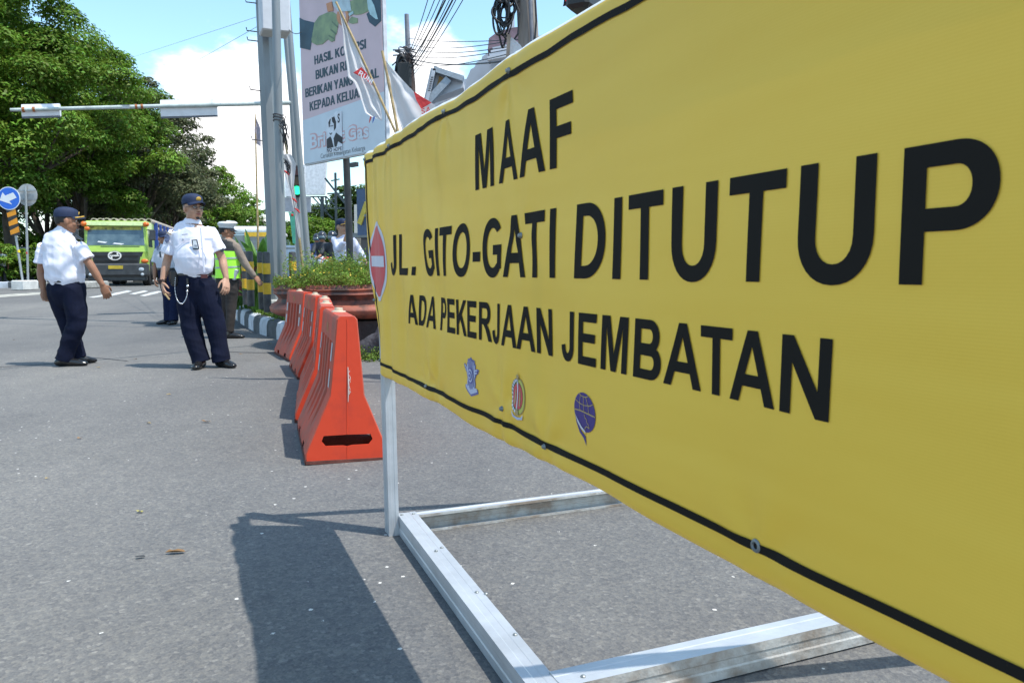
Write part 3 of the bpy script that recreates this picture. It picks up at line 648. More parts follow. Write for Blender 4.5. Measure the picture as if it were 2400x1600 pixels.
b = MB(); q = onarm(292); b.box(q, (.22, .08, .06)); b.build('coupling', GALV, arm)
# green signal head
sh = thing('traffic_light', 'small traffic light showing green on the pole behind the bamboo flag', 'traffic light', at(699, 446, 17.4))
q = at(699, 425, 17.4); MB().box(q, (.22, .18, .62), bev=.03).build('housing', mat('sig_black', (.02, .02, .02), .5), sh)
for i, (m_) in enumerate((mat('lens_red', (.12, .01, .01), .3), mat('lens_amber', (.12, .06, .01), .3), mat('lens_green', (.02, .6, .3), .3, emit=((.02, .85, .38), 1.1)))):
    c = q+V((0, -.10, .19-i*.19)); b = MB(); b.tube([c, c+V((0, -.02, 0))], .085, 20); b.build('lens', m_, sh)
    b = MB(); n_ = 12; vv = []
    for dpt in (0, -.10):
        for k in range(n_+1): an = pi*k/n_; vv.append(c+V((.092*cos(an), dpt, .092*sin(an)+.005)))
    b.add(vv, [(k, k+1, n_+1+k+1, n_+1+k) for k in range(n_)]); b.build('visor', MATS['sig_black'], sh)

# ================================================================== BILLBOARD
BP = at(800*1.0204, 560, 12.2); bbY = 12.15
bd = V((.716, -.698, 0)).normalized(); bn = bd.cross(V((0, 0, 1))).normalized()   # faces left towards the camera
O_b = at(805, 383, bbY)
if bn.y > 0: bn = -bn
def onb(x, y, off=0):
    v = ray(x, y); t = (O_b-V((0, 0, CH))).dot(bn)/v.dot(bn); return v*t+V((0, 0, CH))+bn*off
bb = thing('billboard', 'tall pink and pale blue billboard with black slogan lettering on a black post', 'billboard', dn(onb(817, 560)))
def pxplate(name, pxs, m, off, th=.004, holes=()):
    O_ = onb(805, 383); ey = V((0, 0, 1)); conv = lambda l: [((onb(x, y)-O_).dot(bd), (onb(x, y)-O_).dot(ey)) for x, y in l]
    b = MB(); b.plate(conv(pxs), O_+bn*off, bd, ey, th, holes=[conv(h) for h in holes])
    # keep the printed face towards bn
    o = b.build(name, m, bb); bm = bmesh.new(); bm.from_mesh(o.data); bmesh.ops.recalc_face_normals(bm, faces=bm.faces[:]); bm.to_mesh(o.data); bm.free(); return o
PINK = mat('board_pink', (.66, .49, .51), .5, var=.05, vs_=2); PBLU = mat('board_blue', (.62, .68, .73), .5, var=.06, vs_=1.5); BTX = mat('board_text', (.02, .05, .07), .5, var=0)
EDG = mat('board_edge', (.6, .62, .66), .5)
Lx = lambda y: 702+ (y)*.0295; Rx = lambda y: 896+y*.030
pxplate('panel', [(Lx(-70), -70), (Lx(388), 388), (Rx(352), 352), (Rx(-100), -100)], EDG, -.06, .055)
pxplate('face_blue', [(Lx(283), 283), (Lx(385), 385), (Rx(349)-2, 349), (Rx(215)-2, 215)], PBLU, .003, .004)
pxplate('face_pink', [(Lx(-70), -70), (Lx(283), 283), (Rx(215)-2, 215), (Rx(-100)-2, -100)], PINK, .003, .004)
Zb = lambda zx, zy: (700+zx/4.127, zy/4.127)
TEAL = mat('board_teal', (.03, .075, .11), .5, var=.2, vs_=6); HAND = mat('board_hand', (.27, .35, .17), .5, var=.25, vs_=5, col2=(.16, .22, .13)); HAND2 = mat('board_hand_shade', (.13, .19, .11), .5); ORG = mat('board_orange', (.60, .26, .12), .5); CUFF = mat('board_cuff', (.45, .66, .68), .5); NOTE = mat('board_note', (.5, .62, .66), .5)
pxplate('print_sleeve', [Zb(14, 175), Zb(60, 198), Zb(160, 222), Zb(118, 488), Zb(20, 466)], TEAL, .008)
pxplate('print_sleeve', [Zb(700, -40), Zb(800, -40), Zb(806, 205), Zb(745, 262), Zb(690, 220), Zb(662, 140), Zb(720, 90)], TEAL, .008)
pxplate('print_cuff', [Zb(668, -10), Zb(705, -10), Zb(740, 60), Zb(775, 190), Zb(755, 190), Zb(700, 145), Zb(680, 90)], CUFF, .012)
pxplate('print_hand', [Zb(160, 225), Zb(205, 160), Zb(285, 125), Zb(340, 120), Zb(380, 150), Zb(392, 215), Zb(385, 270), Zb(375, 330), Zb(360, 350), Zb(355, 400), Zb(325, 410), Zb(290, 385), Zb(240, 430), Zb(180, 440), Zb(135, 415), Zb(132, 380)], HAND, .010)
pxplate('print_hand', [Zb(450, 60), Zb(520, 10), Zb(640, -30), Zb(690, 0), Zb(715, 70), Zb(690, 110), Zb(620, 140), Zb(560, 150), Zb(500, 130), Zb(455, 100)], HAND, .010)
pxplate('print_hand', [Zb(492, 200), Zb(520, 165), Zb(578, 180), Zb(578, 225), Zb(530, 235), Zb(495, 225)], HAND, .010)
for l in (((330, 205), (390, 260), (385, 275), (330, 222)), ((318, 280), (372, 325), (366, 338), (316, 296)), ((300, 340), (352, 372), (348, 384), (298, 355))):
    pxplate('print_fold', [Zb(*p) for p in l], HAND2, .0125)
ringo = [Zb(435+58*cos(a*pi/12), 165+85*sin(a*pi/12)) for a in range(24)]; ringi = [Zb(438+30*cos(a*pi/12), 160+52*sin(a*pi/12)) for a in range(24)]
pxplate('print_ring', ringo, ORG, .0135, holes=[ringi])
pxplate('print_ring', [Zb(275, 40), Zb(330, 20), Zb(345, 110), Zb(290, 118)], ORG, .0135)
pxplate('print_note', [Zb(330, -20), Zb(500, -30), Zb(520, 110), Zb(400, 120), Zb(345, 60)], NOTE, .0155)
pxplate('print_note', [Zb(492, 140), Zb(535, 110), Zb(542, 135), Zb(500, 165)], CUFF, .0155)
def text_mesh(b, s, A, B, up, lift, gap=.13, space=.42, each=None):
    widths = []; x = 0
    for ch in s:
        if ch == ' ': x += space; continue
        w = GL[ch][0]; widths.append((ch, x)); x += w+gap
    tot = x-gap; A, B, up = V(A), V(B), V(up); ex = (B-A)/tot
    for ch, x0 in widths:
        w, vv, T = glyph_tris(ch)
        if each: b = MB()
        b.add([A+ex*(x0+p[0])+up*p[1]+lift for p in vv], T)
        if each: b.add([A+ex*(x0+p[0])+bd*.014+up*p[1]+lift*1.06 for p in vv], T); each(b)
def btext(s, Apx, Bpx, hpx):
    A, B_ = onb(*Apx), onb(*Bpx); h = hpx*A.y/F; b = MB(); text_mesh(b, s, A, B_, V((0, 0, h))-bd*h*.02, bn*.009, each=lambda q: q.build('letter', BTX, bb))
btext('HASIL KORUPSI', Zb(158, 630), Zb(652, 472), 19.5)
btext('BUKAN REZKI', Zb(170, 772), Zb(600, 640), 20)
btext('BERIKAN YANG HALAL', Zb(70, 947), Zb(776, 752), 19.5)
btext('KEPADA KELUARGA', Zb(112, 1078), Zb(735, 905), 20)
def font_text(name, s, A, B, h, m, par, off, offset=0, shear=0):
    c = bpy.data.curves.new('t', 'FONT'); c.body = s; c.offset = offset; c.resolution_u = 3
    o = bpy.data.objects.new('t', c); COL.objects.link(o); me = bpy.data.meshes.new_from_object(o.evaluated_get(bpy.context.evaluated_depsgraph_get()))
    xs_ = [v.co.x for v in me.vertices]; x0, x1 = min(xs_), max(xs_); A, B = V(A), V(B); ex = (B-A)/(x1-x0)
    vv = [A+ex*(v.co.x-x0)+V((0, 0, h*v.co.y/.7))+off for v in me.vertices]; b = MB(); b.add(vv, [tuple(p.vertices) for p in me.polygons])
    bpy.data.objects.remove(o); bpy.data.curves.remove(c); bpy.data.meshes.remove(me)
    o = b.build(name, m, par); nn_ = off.normalized(); nl = (mw(par).inverted().to_3x3()@nn_)
    for f in o.data.polygons:
        if f.normal.dot(nl) < 0: f.flip()
    return o
k_ = onb(800, 300).y/F
LP = mat('logo_pink', (.62, .36, .36), .5, var=0); LW = mat('logo_pale', (.60, .66, .72), .5, var=0)
for off_, m_, o_ in ((.008, LP, .085), (.011, LW, .02)):
    font_text('logo_lettering', 'Bright', onb(*Zb(118, 1435)), onb(*Zb(455, 1365)), 31*k_, m_, bb, bn*off_, o_)
    font_text('logo_lettering', 'Gas', onb(*Zb(470, 1360)), onb(*Zb(685, 1325)), 30*k_, m_, bb, bn*off_, o_)
font_text('lettering', 'Ceriakan Kehangatan Keluarga', onb(*Zb(218, 1535)), onb(*Zb(648, 1452)), 11*k_, mat('board_small', (.12, .14, .16), .5), bb, bn*.009)
# pasted black and white sticker
WS = mat('sticker_white', (.72, .75, .80), .6, var=.1, vs_=8); BS_ = mat('sticker_black', (.02, .02, .025), .6)
pxplate('sticker', [Zb(275, 1160), Zb(372, 1080), Zb(425, 1080), Zb(432, 1470), Zb(282, 1482)], WS, .014)
for l in (((330, 1140), (355, 1130), (372, 1180), (372, 1240), (352, 1270), (352, 1200), (335, 1180)), ((298, 1190), (310, 1160), (322, 1150), (316, 1200), (304, 1240)), ((302, 1222), (345, 1216), (345, 1223), (302, 1229)),
          ((306, 1290), (322, 1310), (336, 1290), (331, 1284), (320, 1296), (312, 1286)), ((282, 1350), (318, 1322), (330, 1345), (350, 1425), (284, 1440)), ((348, 1342), (372, 1285), (432, 1330), (432, 1395), (392, 1370), (378, 1420), (358, 1425))):
    pxplate('sticker_print', [Zb(*p) for p in l], BS_, .0175, .002)
b = MB(); text_mesh(b, 'NO', onb(*Zb(284, 1478)), onb(*Zb(335, 1470)), V((0, 0, 9*k_)), bn*.0185); text_mesh(b, 'HOPE', onb(*Zb(350, 1470)), onb(*Zb(430, 1456)), V((0, 0, 9*k_)), bn*.0185)
b.build('sticker_print', BS_, bb); font_text('sticker_print', 'S', onb(*Zb(388, 1190)), onb(*Zb(410, 1182)), 19*k_, BS_, bb, bn*.0185, .03)
BLK = mat('post_black', (.014, .014, .016), .5, var=-.5, vs_=6)
b = MB(); b.tube([dn(at(824, 700, 12.45), 0), at(819, 560, 12.45), at(812, 380, 12.45), at(806, 250, 12.45)], [.056, .053, .050, .048], 16); b.build('post', BLK, bb, smooth=60)
b = MB(); q = onb(818, 385, -.08); b.box(q, (.16, .05, .06), rz=atan2(bd.y, bd.x)); b.build('crossbar', BLK, bb)

# ================================================================== FLAGS
BAM = mat('bamboo', (.50, .36, .17), .5, var=.25, vs_=5, stretch=(1, 1, 3)); FLG = mat('flag_white', (.70, .69, .70), .7, var=.07, vs_=4, trans=.3, bump=.3, bs=15); FRED = mat('flag_red', (.70, .05, .05), .6, trans=.3)
def bamboo(t, a, c, r, n=10):
    b = MB(); pts, rr = [], []
    for i in range(41):
        f = i/40; p = V(a).lerp(V(c), f); pts.append(p+V((sin(f*9)*r*.4, 0, 0))); rr.append(r*(1.18 if i % 6 == 0 else 1)*(1-.25*f))
    b.tube(pts, rr, n); b.build('pole', BAM, t, smooth=50)
def cloth(name, L_, R_, m, par, amp, nu=24, nf=2.5, ph=0, off=0):     # L_, R_: world point lists of equal length
    b = MB(); k = len(L_)
    def lp(P, f):
        f = f*(k-1); i = min(int(f), k-2); return V(P[i]).lerp(V(P[i+1]), f-i)
    nv = 40
    for j in range(nv+1):
        f = j/nv; l, r = lp(L_, f), lp(R_, f)
        for i in range(nu+1):
            u = i/nu; p = l.lerp(r, u); w = (r-l).length
            b.v.append(tuple(p+V((0, -1, 0))*(amp*sin(2*pi*nf*u+ph+f*2.5)*min(1, w*6)*(1-u)**.5+amp*.7*noise.noise(V((u*4, f*6, ph)))+off)))
    b.f = [(j*(nu+1)+i, j*(nu+1)+i+1, (j+1)*(nu+1)+i+1, (j+1)*(nu+1)+i) for j in range(nv) for i in range(nu)]; b.m = [0]*len(b.f)
    return b.build(name, m, par, smooth=180)
Yf = 7.2
P_ = lambda x, y, Y=Yf: at(x, y, Y)
Zc = lambda zx, zy: Zb(zx, zy)
f1 = thing('flag', 'white folded flag with a red printed band on a bamboo pole, covering the billboard lettering', 'flag', dn(P_(1190, 880)), group='campaign flags on bamboo poles')
bamboo(f1, P_(1188, 876), P_(787, 5), .0125)
pl = [(365, 42), (398, 140), (428, 300), (440, 480), (468, 640), (482, 760), (540, 800), (585, 900), (618, 1000), (648, 1095), (700, 1130), (805, 1168)]
pr = [(372, 42), (425, 130), (478, 260), (535, 385), (590, 500), (622, 600), (650, 660), (700, 790), (742, 880), (775, 950), (798, 1010), (808, 1160)]
cloth('cloth', [P_(*Zc(*p)) for p in pl], [P_(*Zc(*p)) for p in pr], FLG, f1, .022, nf=2.2)
cloth('red_band', [P_(*Zc(540, 722)), P_(*Zc(640, 770)), P_(*Zc(715, 838))], [P_(*Zc(618, 665)), P_(*Zc(668, 722)), P_(*Zc(718, 832))], FRED, f1, .004, nu=10, nf=1, off=.05)
b = MB(); text_mesh(b, 'RUNI', P_(*Zc(575, 720), Yf-.062), P_(*Zc(700, 815), Yf-.062), P_(*Zc(600, 680), Yf-.062)-P_(*Zc(578, 720), Yf-.062), V((0, 0, 0))); b.build('print', WHT, f1)
for m_, x in ((mat('rib_red', (.6, .08, .06), .6), 690), (mat('rib_blue', (.05, .15, .5), .6), 722)):
    b = MB(); b.tube([P_(*Zc(x+8, 1130), Yf-.02), P_(*Zc(x, 1160), Yf-.02), P_(*Zc(x-8, 1190), Yf-.02)], [.008, .006, .002], 5); b.build('ribbon', m_, f1)
f2 = thing('flag', 'white flag with a red corner on the bamboo pole at the right billboard edge', 'flag', dn(P_(1040, 860)), group='campaign flags on bamboo poles')
bamboo(f2, P_(1040, 870), P_(895, 120), .015)
Z7 = lambda zx, zy: (850+zx/3.618, zy/3.618)
cloth('cloth', [P_(*Z7(190, 515), Yf+.03), P_(*Z7(215, 700), Yf+.03), P_(*Z7(250, 900), Yf+.03), P_(*Z7(330, 1085), Yf+.03), P_(*Z7(350, 1250), Yf+.03)], [P_(*Z7(200, 520), Yf+.03), P_(*Z7(330, 670), Yf+.03), P_(*Z7(430, 775), Yf+.03), P_(*Z7(610, 890), Yf+.03), P_(*Z7(700, 1050), Yf+.03)], FLG, f2, .02, nf=1.6, ph=1)
cloth('red_corner', [P_(*Z7(432, 775), Yf-.02), P_(*Z7(455, 850), Yf-.02), P_(*Z7(497, 925), Yf-.02)], [P_(*Z7(434, 776), Yf-.02), P_(*Z7(510, 825), Yf-.02), P_(*Z7(585, 872), Yf-.02)], FRED, f2, .004, nu=8)
b = MB(); text_mesh(b, 'SA', P_(*Z7(497, 972), Yf-.03), P_(*Z7(575, 950), Yf-.03), P_(*Z7(497, 925), Yf-.03)-P_(*Z7(497, 972), Yf-.03), V((0, 0, 0))); b.build('print', FRED, f2)
f3 = thing('flag', 'small white flag on a wooden stick poking over the banner near the concrete utility pole', 'flag', dn(P_(1150, 850)), group='campaign flags on bamboo poles')
WD = mat('stick_wood', (.38, .29, .22), .8, var=.2)
b = MB(); b.bar(P_(1150, 860), P_(1193, 82), .028); b.build('pole', WD, f3)
cloth('cloth', [P_(*Z7(1255, 310)), P_(*Z7(1245, 400)), P_(*Z7(1238, 520))], [P_(*Z7(1258, 312)), P_(*Z7(1340, 385)), P_(*Z7(1400, 500))], FLG, f3, .012, nf=1.2)
f4 = thing('flag', 'narrow mauve flag on a thin bamboo stick left of the thick steel pole', 'flag', dn(at(608, 700, 15.0)), group='campaign flags on bamboo poles')
b = MB(); b.tube([at(607, 690, 15.0), at(604, 530, 15.0), at(602, 450, 15.0), at(598, 268, 15.0)], [.022, .02, .016, .010], 8); b.build('pole', BAM, f4, smooth=60)
Z5 = lambda zx, zy: (550+zx/3.92, zy/3.92)
cloth('cloth', [at(*Z5(189, 1080), 15), at(*Z5(184, 1200), 15), at(*Z5(186, 1310), 15)], [at(*Z5(192, 1075), 15), at(*Z5(238, 1180), 15), at(*Z5(240, 1350), 15)], mat('flag_mauve', (.42, .37, .42), .7, trans=.3), f4, .02, nf=1)
f5 = thing('flag', 'rolled white and red striped flag on a bamboo pole leaning between the steel poles', 'flag', dn(at(722, 690, 14.6)), group='campaign flags on bamboo poles')
b = MB(); b.tube([at(716, 680, 14.6), at(708, 610, 14.6), at(686, 430, 14.6), at(662, 300, 14.6)], [.026, .024, .02, .016], 8); b.build('pole', BAM, f5, smooth=60)
cloth('cloth', [at(655, 360, 14.55), at(663, 390, 14.55), at(678, 440, 14.55), at(690, 500, 14.55), at(701, 560, 14.55)], [at(682, 362, 14.55), at(694, 385, 14.55), at(688, 440, 14.55), at(699, 500, 14.55), at(705, 555, 14.55)], FLG, f5, .03, nf=2)
for (y, x) in ((404, 672), (468, 690), (492, 697)):
    b = MB(); b.tube([at(x-6, y-4, 14.47), at(x, y, 14.47), at(x+6, y+7, 14.47)], [.008, .02, .008], 6); b.build('red_print', FRED, f5)

# ================================================================== UTILITY POLES AND WIRES
def wire(name, label, pts, r, sag=0, n=16, group='overhead wires', m=None, cat='wire'):
    b = MB(); a, c = V(pts[0]), V(pts[-1]); P = []
    for i in range(n+1): f = i/n; p = a.lerp(c, f); p.z -= sag*4*f*(1-f); P.append(p)
    b.tube(P, r, 5); return tag(b.build(name, m or mat('wire_black', (.012, .013, .016), .5), smooth=180), label, cat, group)
WIR = mat('wire_black', (.012, .013, .016), .5)
up = thing('utility_pole', 'dark rusty utility pole with a cable coil, just right of the billboard', 'utility pole', dn(at(966, 640, 24)))
b = MB(); b.tube([dn(at(968, 640, 24)), at(962, 200, 24), at(957, 128, 24)], [.17, .14, .12], 12); b.build('pole', mat('pole_dark', (.07, .045, .04), .8, var=.3), up, smooth=60)
b = MB(); b.tube([at(957, 130, 24), at(953, 34, 24)], [.075, .06], 10); b.build('top_pipe', mat('pipe_grey', (.22, .22, .25), .6), up, smooth=60)
def coil(t, cx, cy, Y, rx, ry, n, r, seed, nm='cable_coil'):
    rr = random.Random(seed); b = MB()
    for i in range(n):
        ox, oy = rr.gauss(0, rx*.25), rr.gauss(0, ry*.25); ax, ay = rx*rr.uniform(.35, 1), ry*rr.uniform(.4, 1); a0 = rr.uniform(0, 6.28); P = []
        w1, w2 = rr.uniform(0, 6), rr.uniform(.05, .2)
        for k in range(41): a = a0+k/40*2*pi*.99; P.append(at(cx+ox+ax*cos(a)*(1+w2*sin(2*a+w1)), cy+oy+ay*sin(a)*(1+w2*sin(a*2-w1)), Y-.1+.06*sin(a+w1)-i*.012))
        b.tube(P, r, 5)
    b.build(nm, WIR, t, smooth=180)
coil(up, 944, 160, 24, 12, 26, 14, .035, 5)
b = MB(); b.box(at(949, 178, 23.8), (.35, .3, .7), bev=.05); b.build('junction_box', mat('sig_black', (.02, .02, .02), .5), up)
b = MB(); rr = random.Random(9)
for i in range(26): b.tube([at(952+rr.gauss(0, 12), 110+rr.gauss(0, 5)+i*1.3, 23.9), at(957+rr.gauss(0, 16), 113+rr.gauss(0, 8)+i*1.3, 23.9)], .02, 5)
b.build('insulator', mat('dark_metal', (.07, .07, .08), .5), up)
up2 = thing('utility_pole', 'large weathered concrete utility pole with looped black cables at the top of the photo', 'utility pole', dn(at(1262, 760, 11)))
a, c = at(1256, 560, 11), at(1230, -60, 11); a = dn(a)+V((.12, 0, 0))
b = MB(); b.tube([a, a.lerp(c, .5), c], [.165, .145, .122], 20); b.build('pole', mat('pole_concrete', (.30, .26, .23), .85, var=.22, vs_=2, stretch=(3, 3, .4), bump=.4, bs=20), up2, smooth=60)
b = MB(); b.tube([at(1252, 200, 10.82), at(1241, -40, 10.82)], .025, 8); b.build('conduit', mat('pipe_grey', (.22, .22, .25), .6), up2, smooth=60)
coil(up2, 1176, 18, 11, 24, 58, 7, .014, 8); coil(up2, 1190, -30, 11, 32, 50, 8, .02, 12, 'cable_loop'); coil(up2, 1185, 40, 11, 14, 40, 4, .009, 15, 'cable_loop')
b = MB(); b.tube([at(1206, 0, 10.8), at(1218, 30, 10.8), at(1214, 80, 10.8), at(1200, 100, 10.8)], .012, 6); b.tube([at(1254, -10, 10.8), at(1257, 50, 10.8), at(1252, 110, 10.8)], .012, 6); b.build('cable_loop', WIR, up2)
wl_ = [('leftmost thin wire of the fan rising from the dark utility pole', (958, 125), (1010, -60)), ('second thin wire of the rising fan', (960, 128), (1028, -60)), ('third thin wire of the rising fan', (962, 132), (1042, -60)), ('thick cable in the middle of the rising fan', (965, 140), (1056, -60)), ('thin cable hugging the thick one in the rising fan', (966, 150), (1050, -60)), ('cable right of the thick one in the fan', (968, 150), (1066, -60)), ('second thick cable of the fan', (966, 160), (1074, -60)), ('low starting cable in the fan', (964, 175), (1082, -60)), ('lowest starting wire, rightmost of the fan', (964, 182), (1100, -60))]
for i, (lab, p0, p1) in enumerate(wl_):
    a = at(p0[0], p0[1], 24); c = at(p1[0], p1[1], 15.5); e = a+(c-a)*1.7; wire('wire', lab, [a, e], [.017]*17 if i in (3, 6) else [.009]*17, sag=.25)
for i, (lab, y0, y1, x1) in enumerate((('upper wire running level from the dark pole to the concrete pole', 104, 88, 1238), ('second level wire between the two utility poles', 113, 102, 1238), ('third level wire, sagging behind the roof', 128, 108, 1230), ('thick level cable between the utility poles', 136, 138, 1225), ('lowest slack wire between the utility poles', 150, 118, 1225), ('level wire leaving the concrete pole to the right', 90, 62, 1500))):
    wire('wire', lab, [at(958, y0, 24), at(x1, y1, 11 if x1 < 1400 else 9)], [.012 if i == 3 else .007]*17, sag=.12)
for lab, p0, p1, Y0, Y1 in (('faint upper wire crossing the blue sky to the thick steel pole', (300, 138), (602, 40), 45, 15), ('faint lower wire crossing the blue sky to the thick steel pole', (375, 192), (604, 62), 45, 15)):
    wire('wire', lab, [at(*p0, Y0), at(*p1, Y1)], [.0055]*17, sag=.0, m=mat('wire_pale', (.45, .60, .68), .6))
tag(wire('wire', 'short wire from the steel pole towards the billboard', [at(674, 66, 14), at(706, 76, 12.4)], [.006]*17, .05), None)
b = MB(); rr = random.Random(4)
for i in range(14):
    x0 = 662+rr.uniform(-3, 4); P = [at(x0+k*rr.uniform(.5, 3.5)+rr.gauss(0, 2.5), 270+i*2+k*rr.uniform(8, 17), 13.2) for k in range(5)]; b.tube(P, .007, 5)
for i in range(10):
    P = [at(668+k*3+rr.gauss(0, 3), 375+k*rr.uniform(3, 10)+rr.gauss(0, 3), 13.2) for k in range(5)]; b.tube(P, .006, 5)
tag(b.build('cable_bundle', WIR, smooth=180), 'tangle of loose black cables tied to the slimmer steel pole', 'cable bundle')
# overhead cables above the frame: their shadows cross the road
hx = cos(SUN_EL)/sin(SUN_EL); lift = lambda g, h: V((g.x+.933*hx*h, g.y-.36*hx*h, g.z+h))
for lab, p0, p1, r, h in (('thick overhead cable whose shadow crosses the road', (-20, 745), (560, 759), .06, 6.5), ('second overhead cable crossing above the road', (-20, 757), (520, 771), .022, 6.5), ('overhead cable above the officers', (-20, 868), (300, 838), .02, 5)):
    a, c = road(*p0, 12), road(*p1, 12); a, c = lift(a, h), lift(c, h); a.z = c.z = h+.1; d_2 = (c-a).normalized(); wire('wire', lab, [a-d_2*6, c+d_2*5], [r]*17)

# traffic light over the banner
tl = thing('traffic_light', 'black traffic light with a red lens seen from below above the yellow banner', 'traffic light', dn(at(1385, 700, 7.0)))
q = at(1368, -22, 7.0)
b = MB(); b.tube([dn(at(1395, 700, 7.05)), at(1382, -80, 7.05)], [.05, .045], 12); b.build('pole', GALV, tl, smooth=60)
hd_rot = Matrix.Rotation(radians(62), 3, 'Z')@Matrix.Rotation(radians(0), 3, 'X')
MB().box(q+V((0, 0, .33)), (.30, .20, 1.0), rot=hd_rot, bev=.03).build('housing', MATS['sig_black'], tl)
fdir = hd_rot@V((0, 1, 0)); sdir = hd_rot@V((1, 0, 0))
for i, m_ in enumerate((MATS['lens_red'], MATS['lens_amber'], mat('lens_red_lit', (.75, .02, .03), .35, emit=((.9, .02, .02), .5)))):
    c = q+V((0, 0, .64-i*.31))+fdir*.10
    b = MB(); b.tube([c, c+fdir*.03], .115, 24); b.build('lens', m_, tl)
    b = MB(); vv = []; n_ = 20
    for dpt, rr_ in ((0, .13), (.24, .135)):
        for k in range(n_+1): an = -.6+(pi+1.2)*k/n_; vv.append(c+fdir*(dpt*(1 if dpt == 0 else (.55+.45*max(0, sin(an)))))+sdir*(rr_*cos(an))+V((0, 0, rr_*sin(an))))
    b.add(vv, [(k, k+1, n_+1+k+1, n_+1+k) for k in range(n_)]); b.build('visor', MATS['sig_black'], tl, smooth=60)

# ================================================================== BUILDINGS
BW = mat('build_white', (.55, .56, .60), .85, var=.08, vs_=.6); BG = mat('build_grey', (.42, .45, .50), .85, var=.1, vs_=.6); ROOF = mat('roof_mauve', (.24, .16, .19), .8, var=.2, vs_=3)
GLASS = mat('window_dark', (.04, .05, .07), .2)
def bld_prism(name, pxs, Y0, dep, m, par, skew=(0, 0)):     # upright slab whose outline faces us, with real depth
    b = MB(); f = [at(x, y, Y0) for x, y in pxs]; g = [p+V((skew[0], dep, 0)) for p in f]; n = len(f)
    b.add(f+g, [tuple(range(n-1, -1, -1)), tuple(range(n, 2*n))]+[(i, (i+1) % n, n+(i+1) % n, n+i) for i in range(n)])
    o = b.build(name, m, par); bm = bmesh.new(); bm.from_mesh(o.data); bmesh.ops.recalc_face_normals(bm, faces=bm.faces[:]); bm.to_mesh(o.data); bm.free(); return o
# classical gabled building
cb = thing('building', 'pale grey classical building with a pointed pediment and gold relief behind the banner', 'building', dn(at(1060, 620, 40)))
Yc = 38
bld_prism('wall', [(1003, 232), (1003, 640), (1240, 640), (1240, 150), (1090, 186), (1040, 188)], Yc+2, 9, BG, cb, (3, 0))
bld_prism('gable', [(1002, 236), (1017, 168), (1086, 190), (1086, 205)], Yc, 1.0, BW, cb)
bld_prism('gold_relief', [(1020, 212), (1030, 178), (1046, 188), (1030, 206)], Yc-.06, .2, mat('gold', (.45, .25, .06), .5), cb)
b = MB(); b.bar(at(1000, 240, Yc-.2), at(1017, 164, Yc-.2), .5, .22); b.bar(at(1017, 164, Yc-.2), at(1086, 187, Yc-.2), .5, .22); b.bar(at(1002, 240, Yc-.25), at(1052, 186, Yc-.25), .3, .3); b.build('cornice', mat('cornice', (.36, .40, .44), .8), cb)
for i in range(8):
    x = 1010+i*9; b = MB(); b.bar(at(x, 262-i*6, Yc+1.4), at(x, 600, Yc+1.4), .28); b.build('column', BW, cb)
for i in range(14):
    f = i/13; MB().box(at(1001+15*f, 236-66*f, Yc-.42), (.14, .12, .14)).build('dentil', BW, cb)
# tiled roof house behind
hb = thing('building', 'white building with layered cornice and mauve tiled roof behind the banner top edge', 'building', dn(at(1190, 620, 30)))
bld_prism('wall', [(1150, 112), (1150, 640), (1330, 640), (1330, 60), (1190, 112)], 31, 8, BW, hb, (3, 0))
bld_prism('roof', [(1146, 90), (1143, 116), (1156, 112), (1200, 108), (1240, 92), (1240, 60), (1196, 66), (1165, 76)], 30.4, 2, ROOF, hb)
bld_prism('tower', [(1188, 70), (1190, 30), (1197, 28), (1206, 40), (1206, 80)], 31, .8, BW, hb)
for i in range(4):
    b = MB(); b.bar(at(1155-i*4, 118+i*7, 30.2-.1*i), at(1240, 100+i*7, 30.2-.1*i), .25, .12); b.build('cornice', BW if i % 2 else BG, hb)
st_ = [(1150, 120), (1130, 133), (1128, 142), (1117, 146), (1112, 158), (1103, 163), (1098, 175), (1092, 188), (1092, 300), (1200, 300), (1200, 115)]
bld_prism('stepped_gable', st_, 33, 2, BG, hb)
# far right-hand row
fr = thing('building', 'white walled building at the right end of the far street behind the black post', 'building', dn(at(850, 640, 36)))
bld_prism('wall', [(830, 480), (830, 640), (900, 640), (900, 474), (848, 476)], 36, 7, mat('wall_cream', (.56, .55, .50), .9, var=.1, vs_=1), fr)
MB().box(at(848, 552, 35.2), (1.1, .6, .18)).build('awning', mat('awning', (.14, .17, .18), .6), fr)
MB().box(at(838, 600, 35.9), (.35, .3, 1.8)).build('pillar', CON, fr)
MB().box(at(856, 605, 35.9), (.5, .2, 1.7)).build('door', GLASS, fr)
wsn = thing('shop_sign', 'dark blue and yellow sign beside the banner edge over the white wall', 'sign', at(852, 500, 30))
MB().box(at(853, 497, 30), (.5, .12, 1.6), rz=radians(-25)).build('board', mat('shop_blue', (.06, .10, .18), .5), wsn)
MB().box(at(851, 500, 29.88), (.18, .05, .8), rot=Matrix.Rotation(radians(-25), 3, 'Z')@Matrix.Rotation(radians(25), 3, 'Y')).build('emblem', mat('shop_yellow', (.6, .45, .06), .5), wsn)
fb = thing('billboard', 'blank pale billboard on a lattice frame far behind the slogan board', 'billboard', dn(at(745, 640, 42)))
bld_prism('panel', [(716, 398), (716, 456), (760, 456), (764, 372), (716, 385)], 42, .3, mat('panel_white', (.84, .85, .88), .7), fb)
bld_prism('panel', [(668, 386), (668, 460), (714, 462), (714, 386)], 43, .3, mat('panel_white', (.84, .85, .88), .7), fb)
ST = mat('steel_dark', (.05, .07, .08), .5, metal=.3)
b = MB(); e_ = lambda x0, y0, x1, y1, w=.06: b.bar(at(x0, y0, 41), at(x1, y1, 41), w)
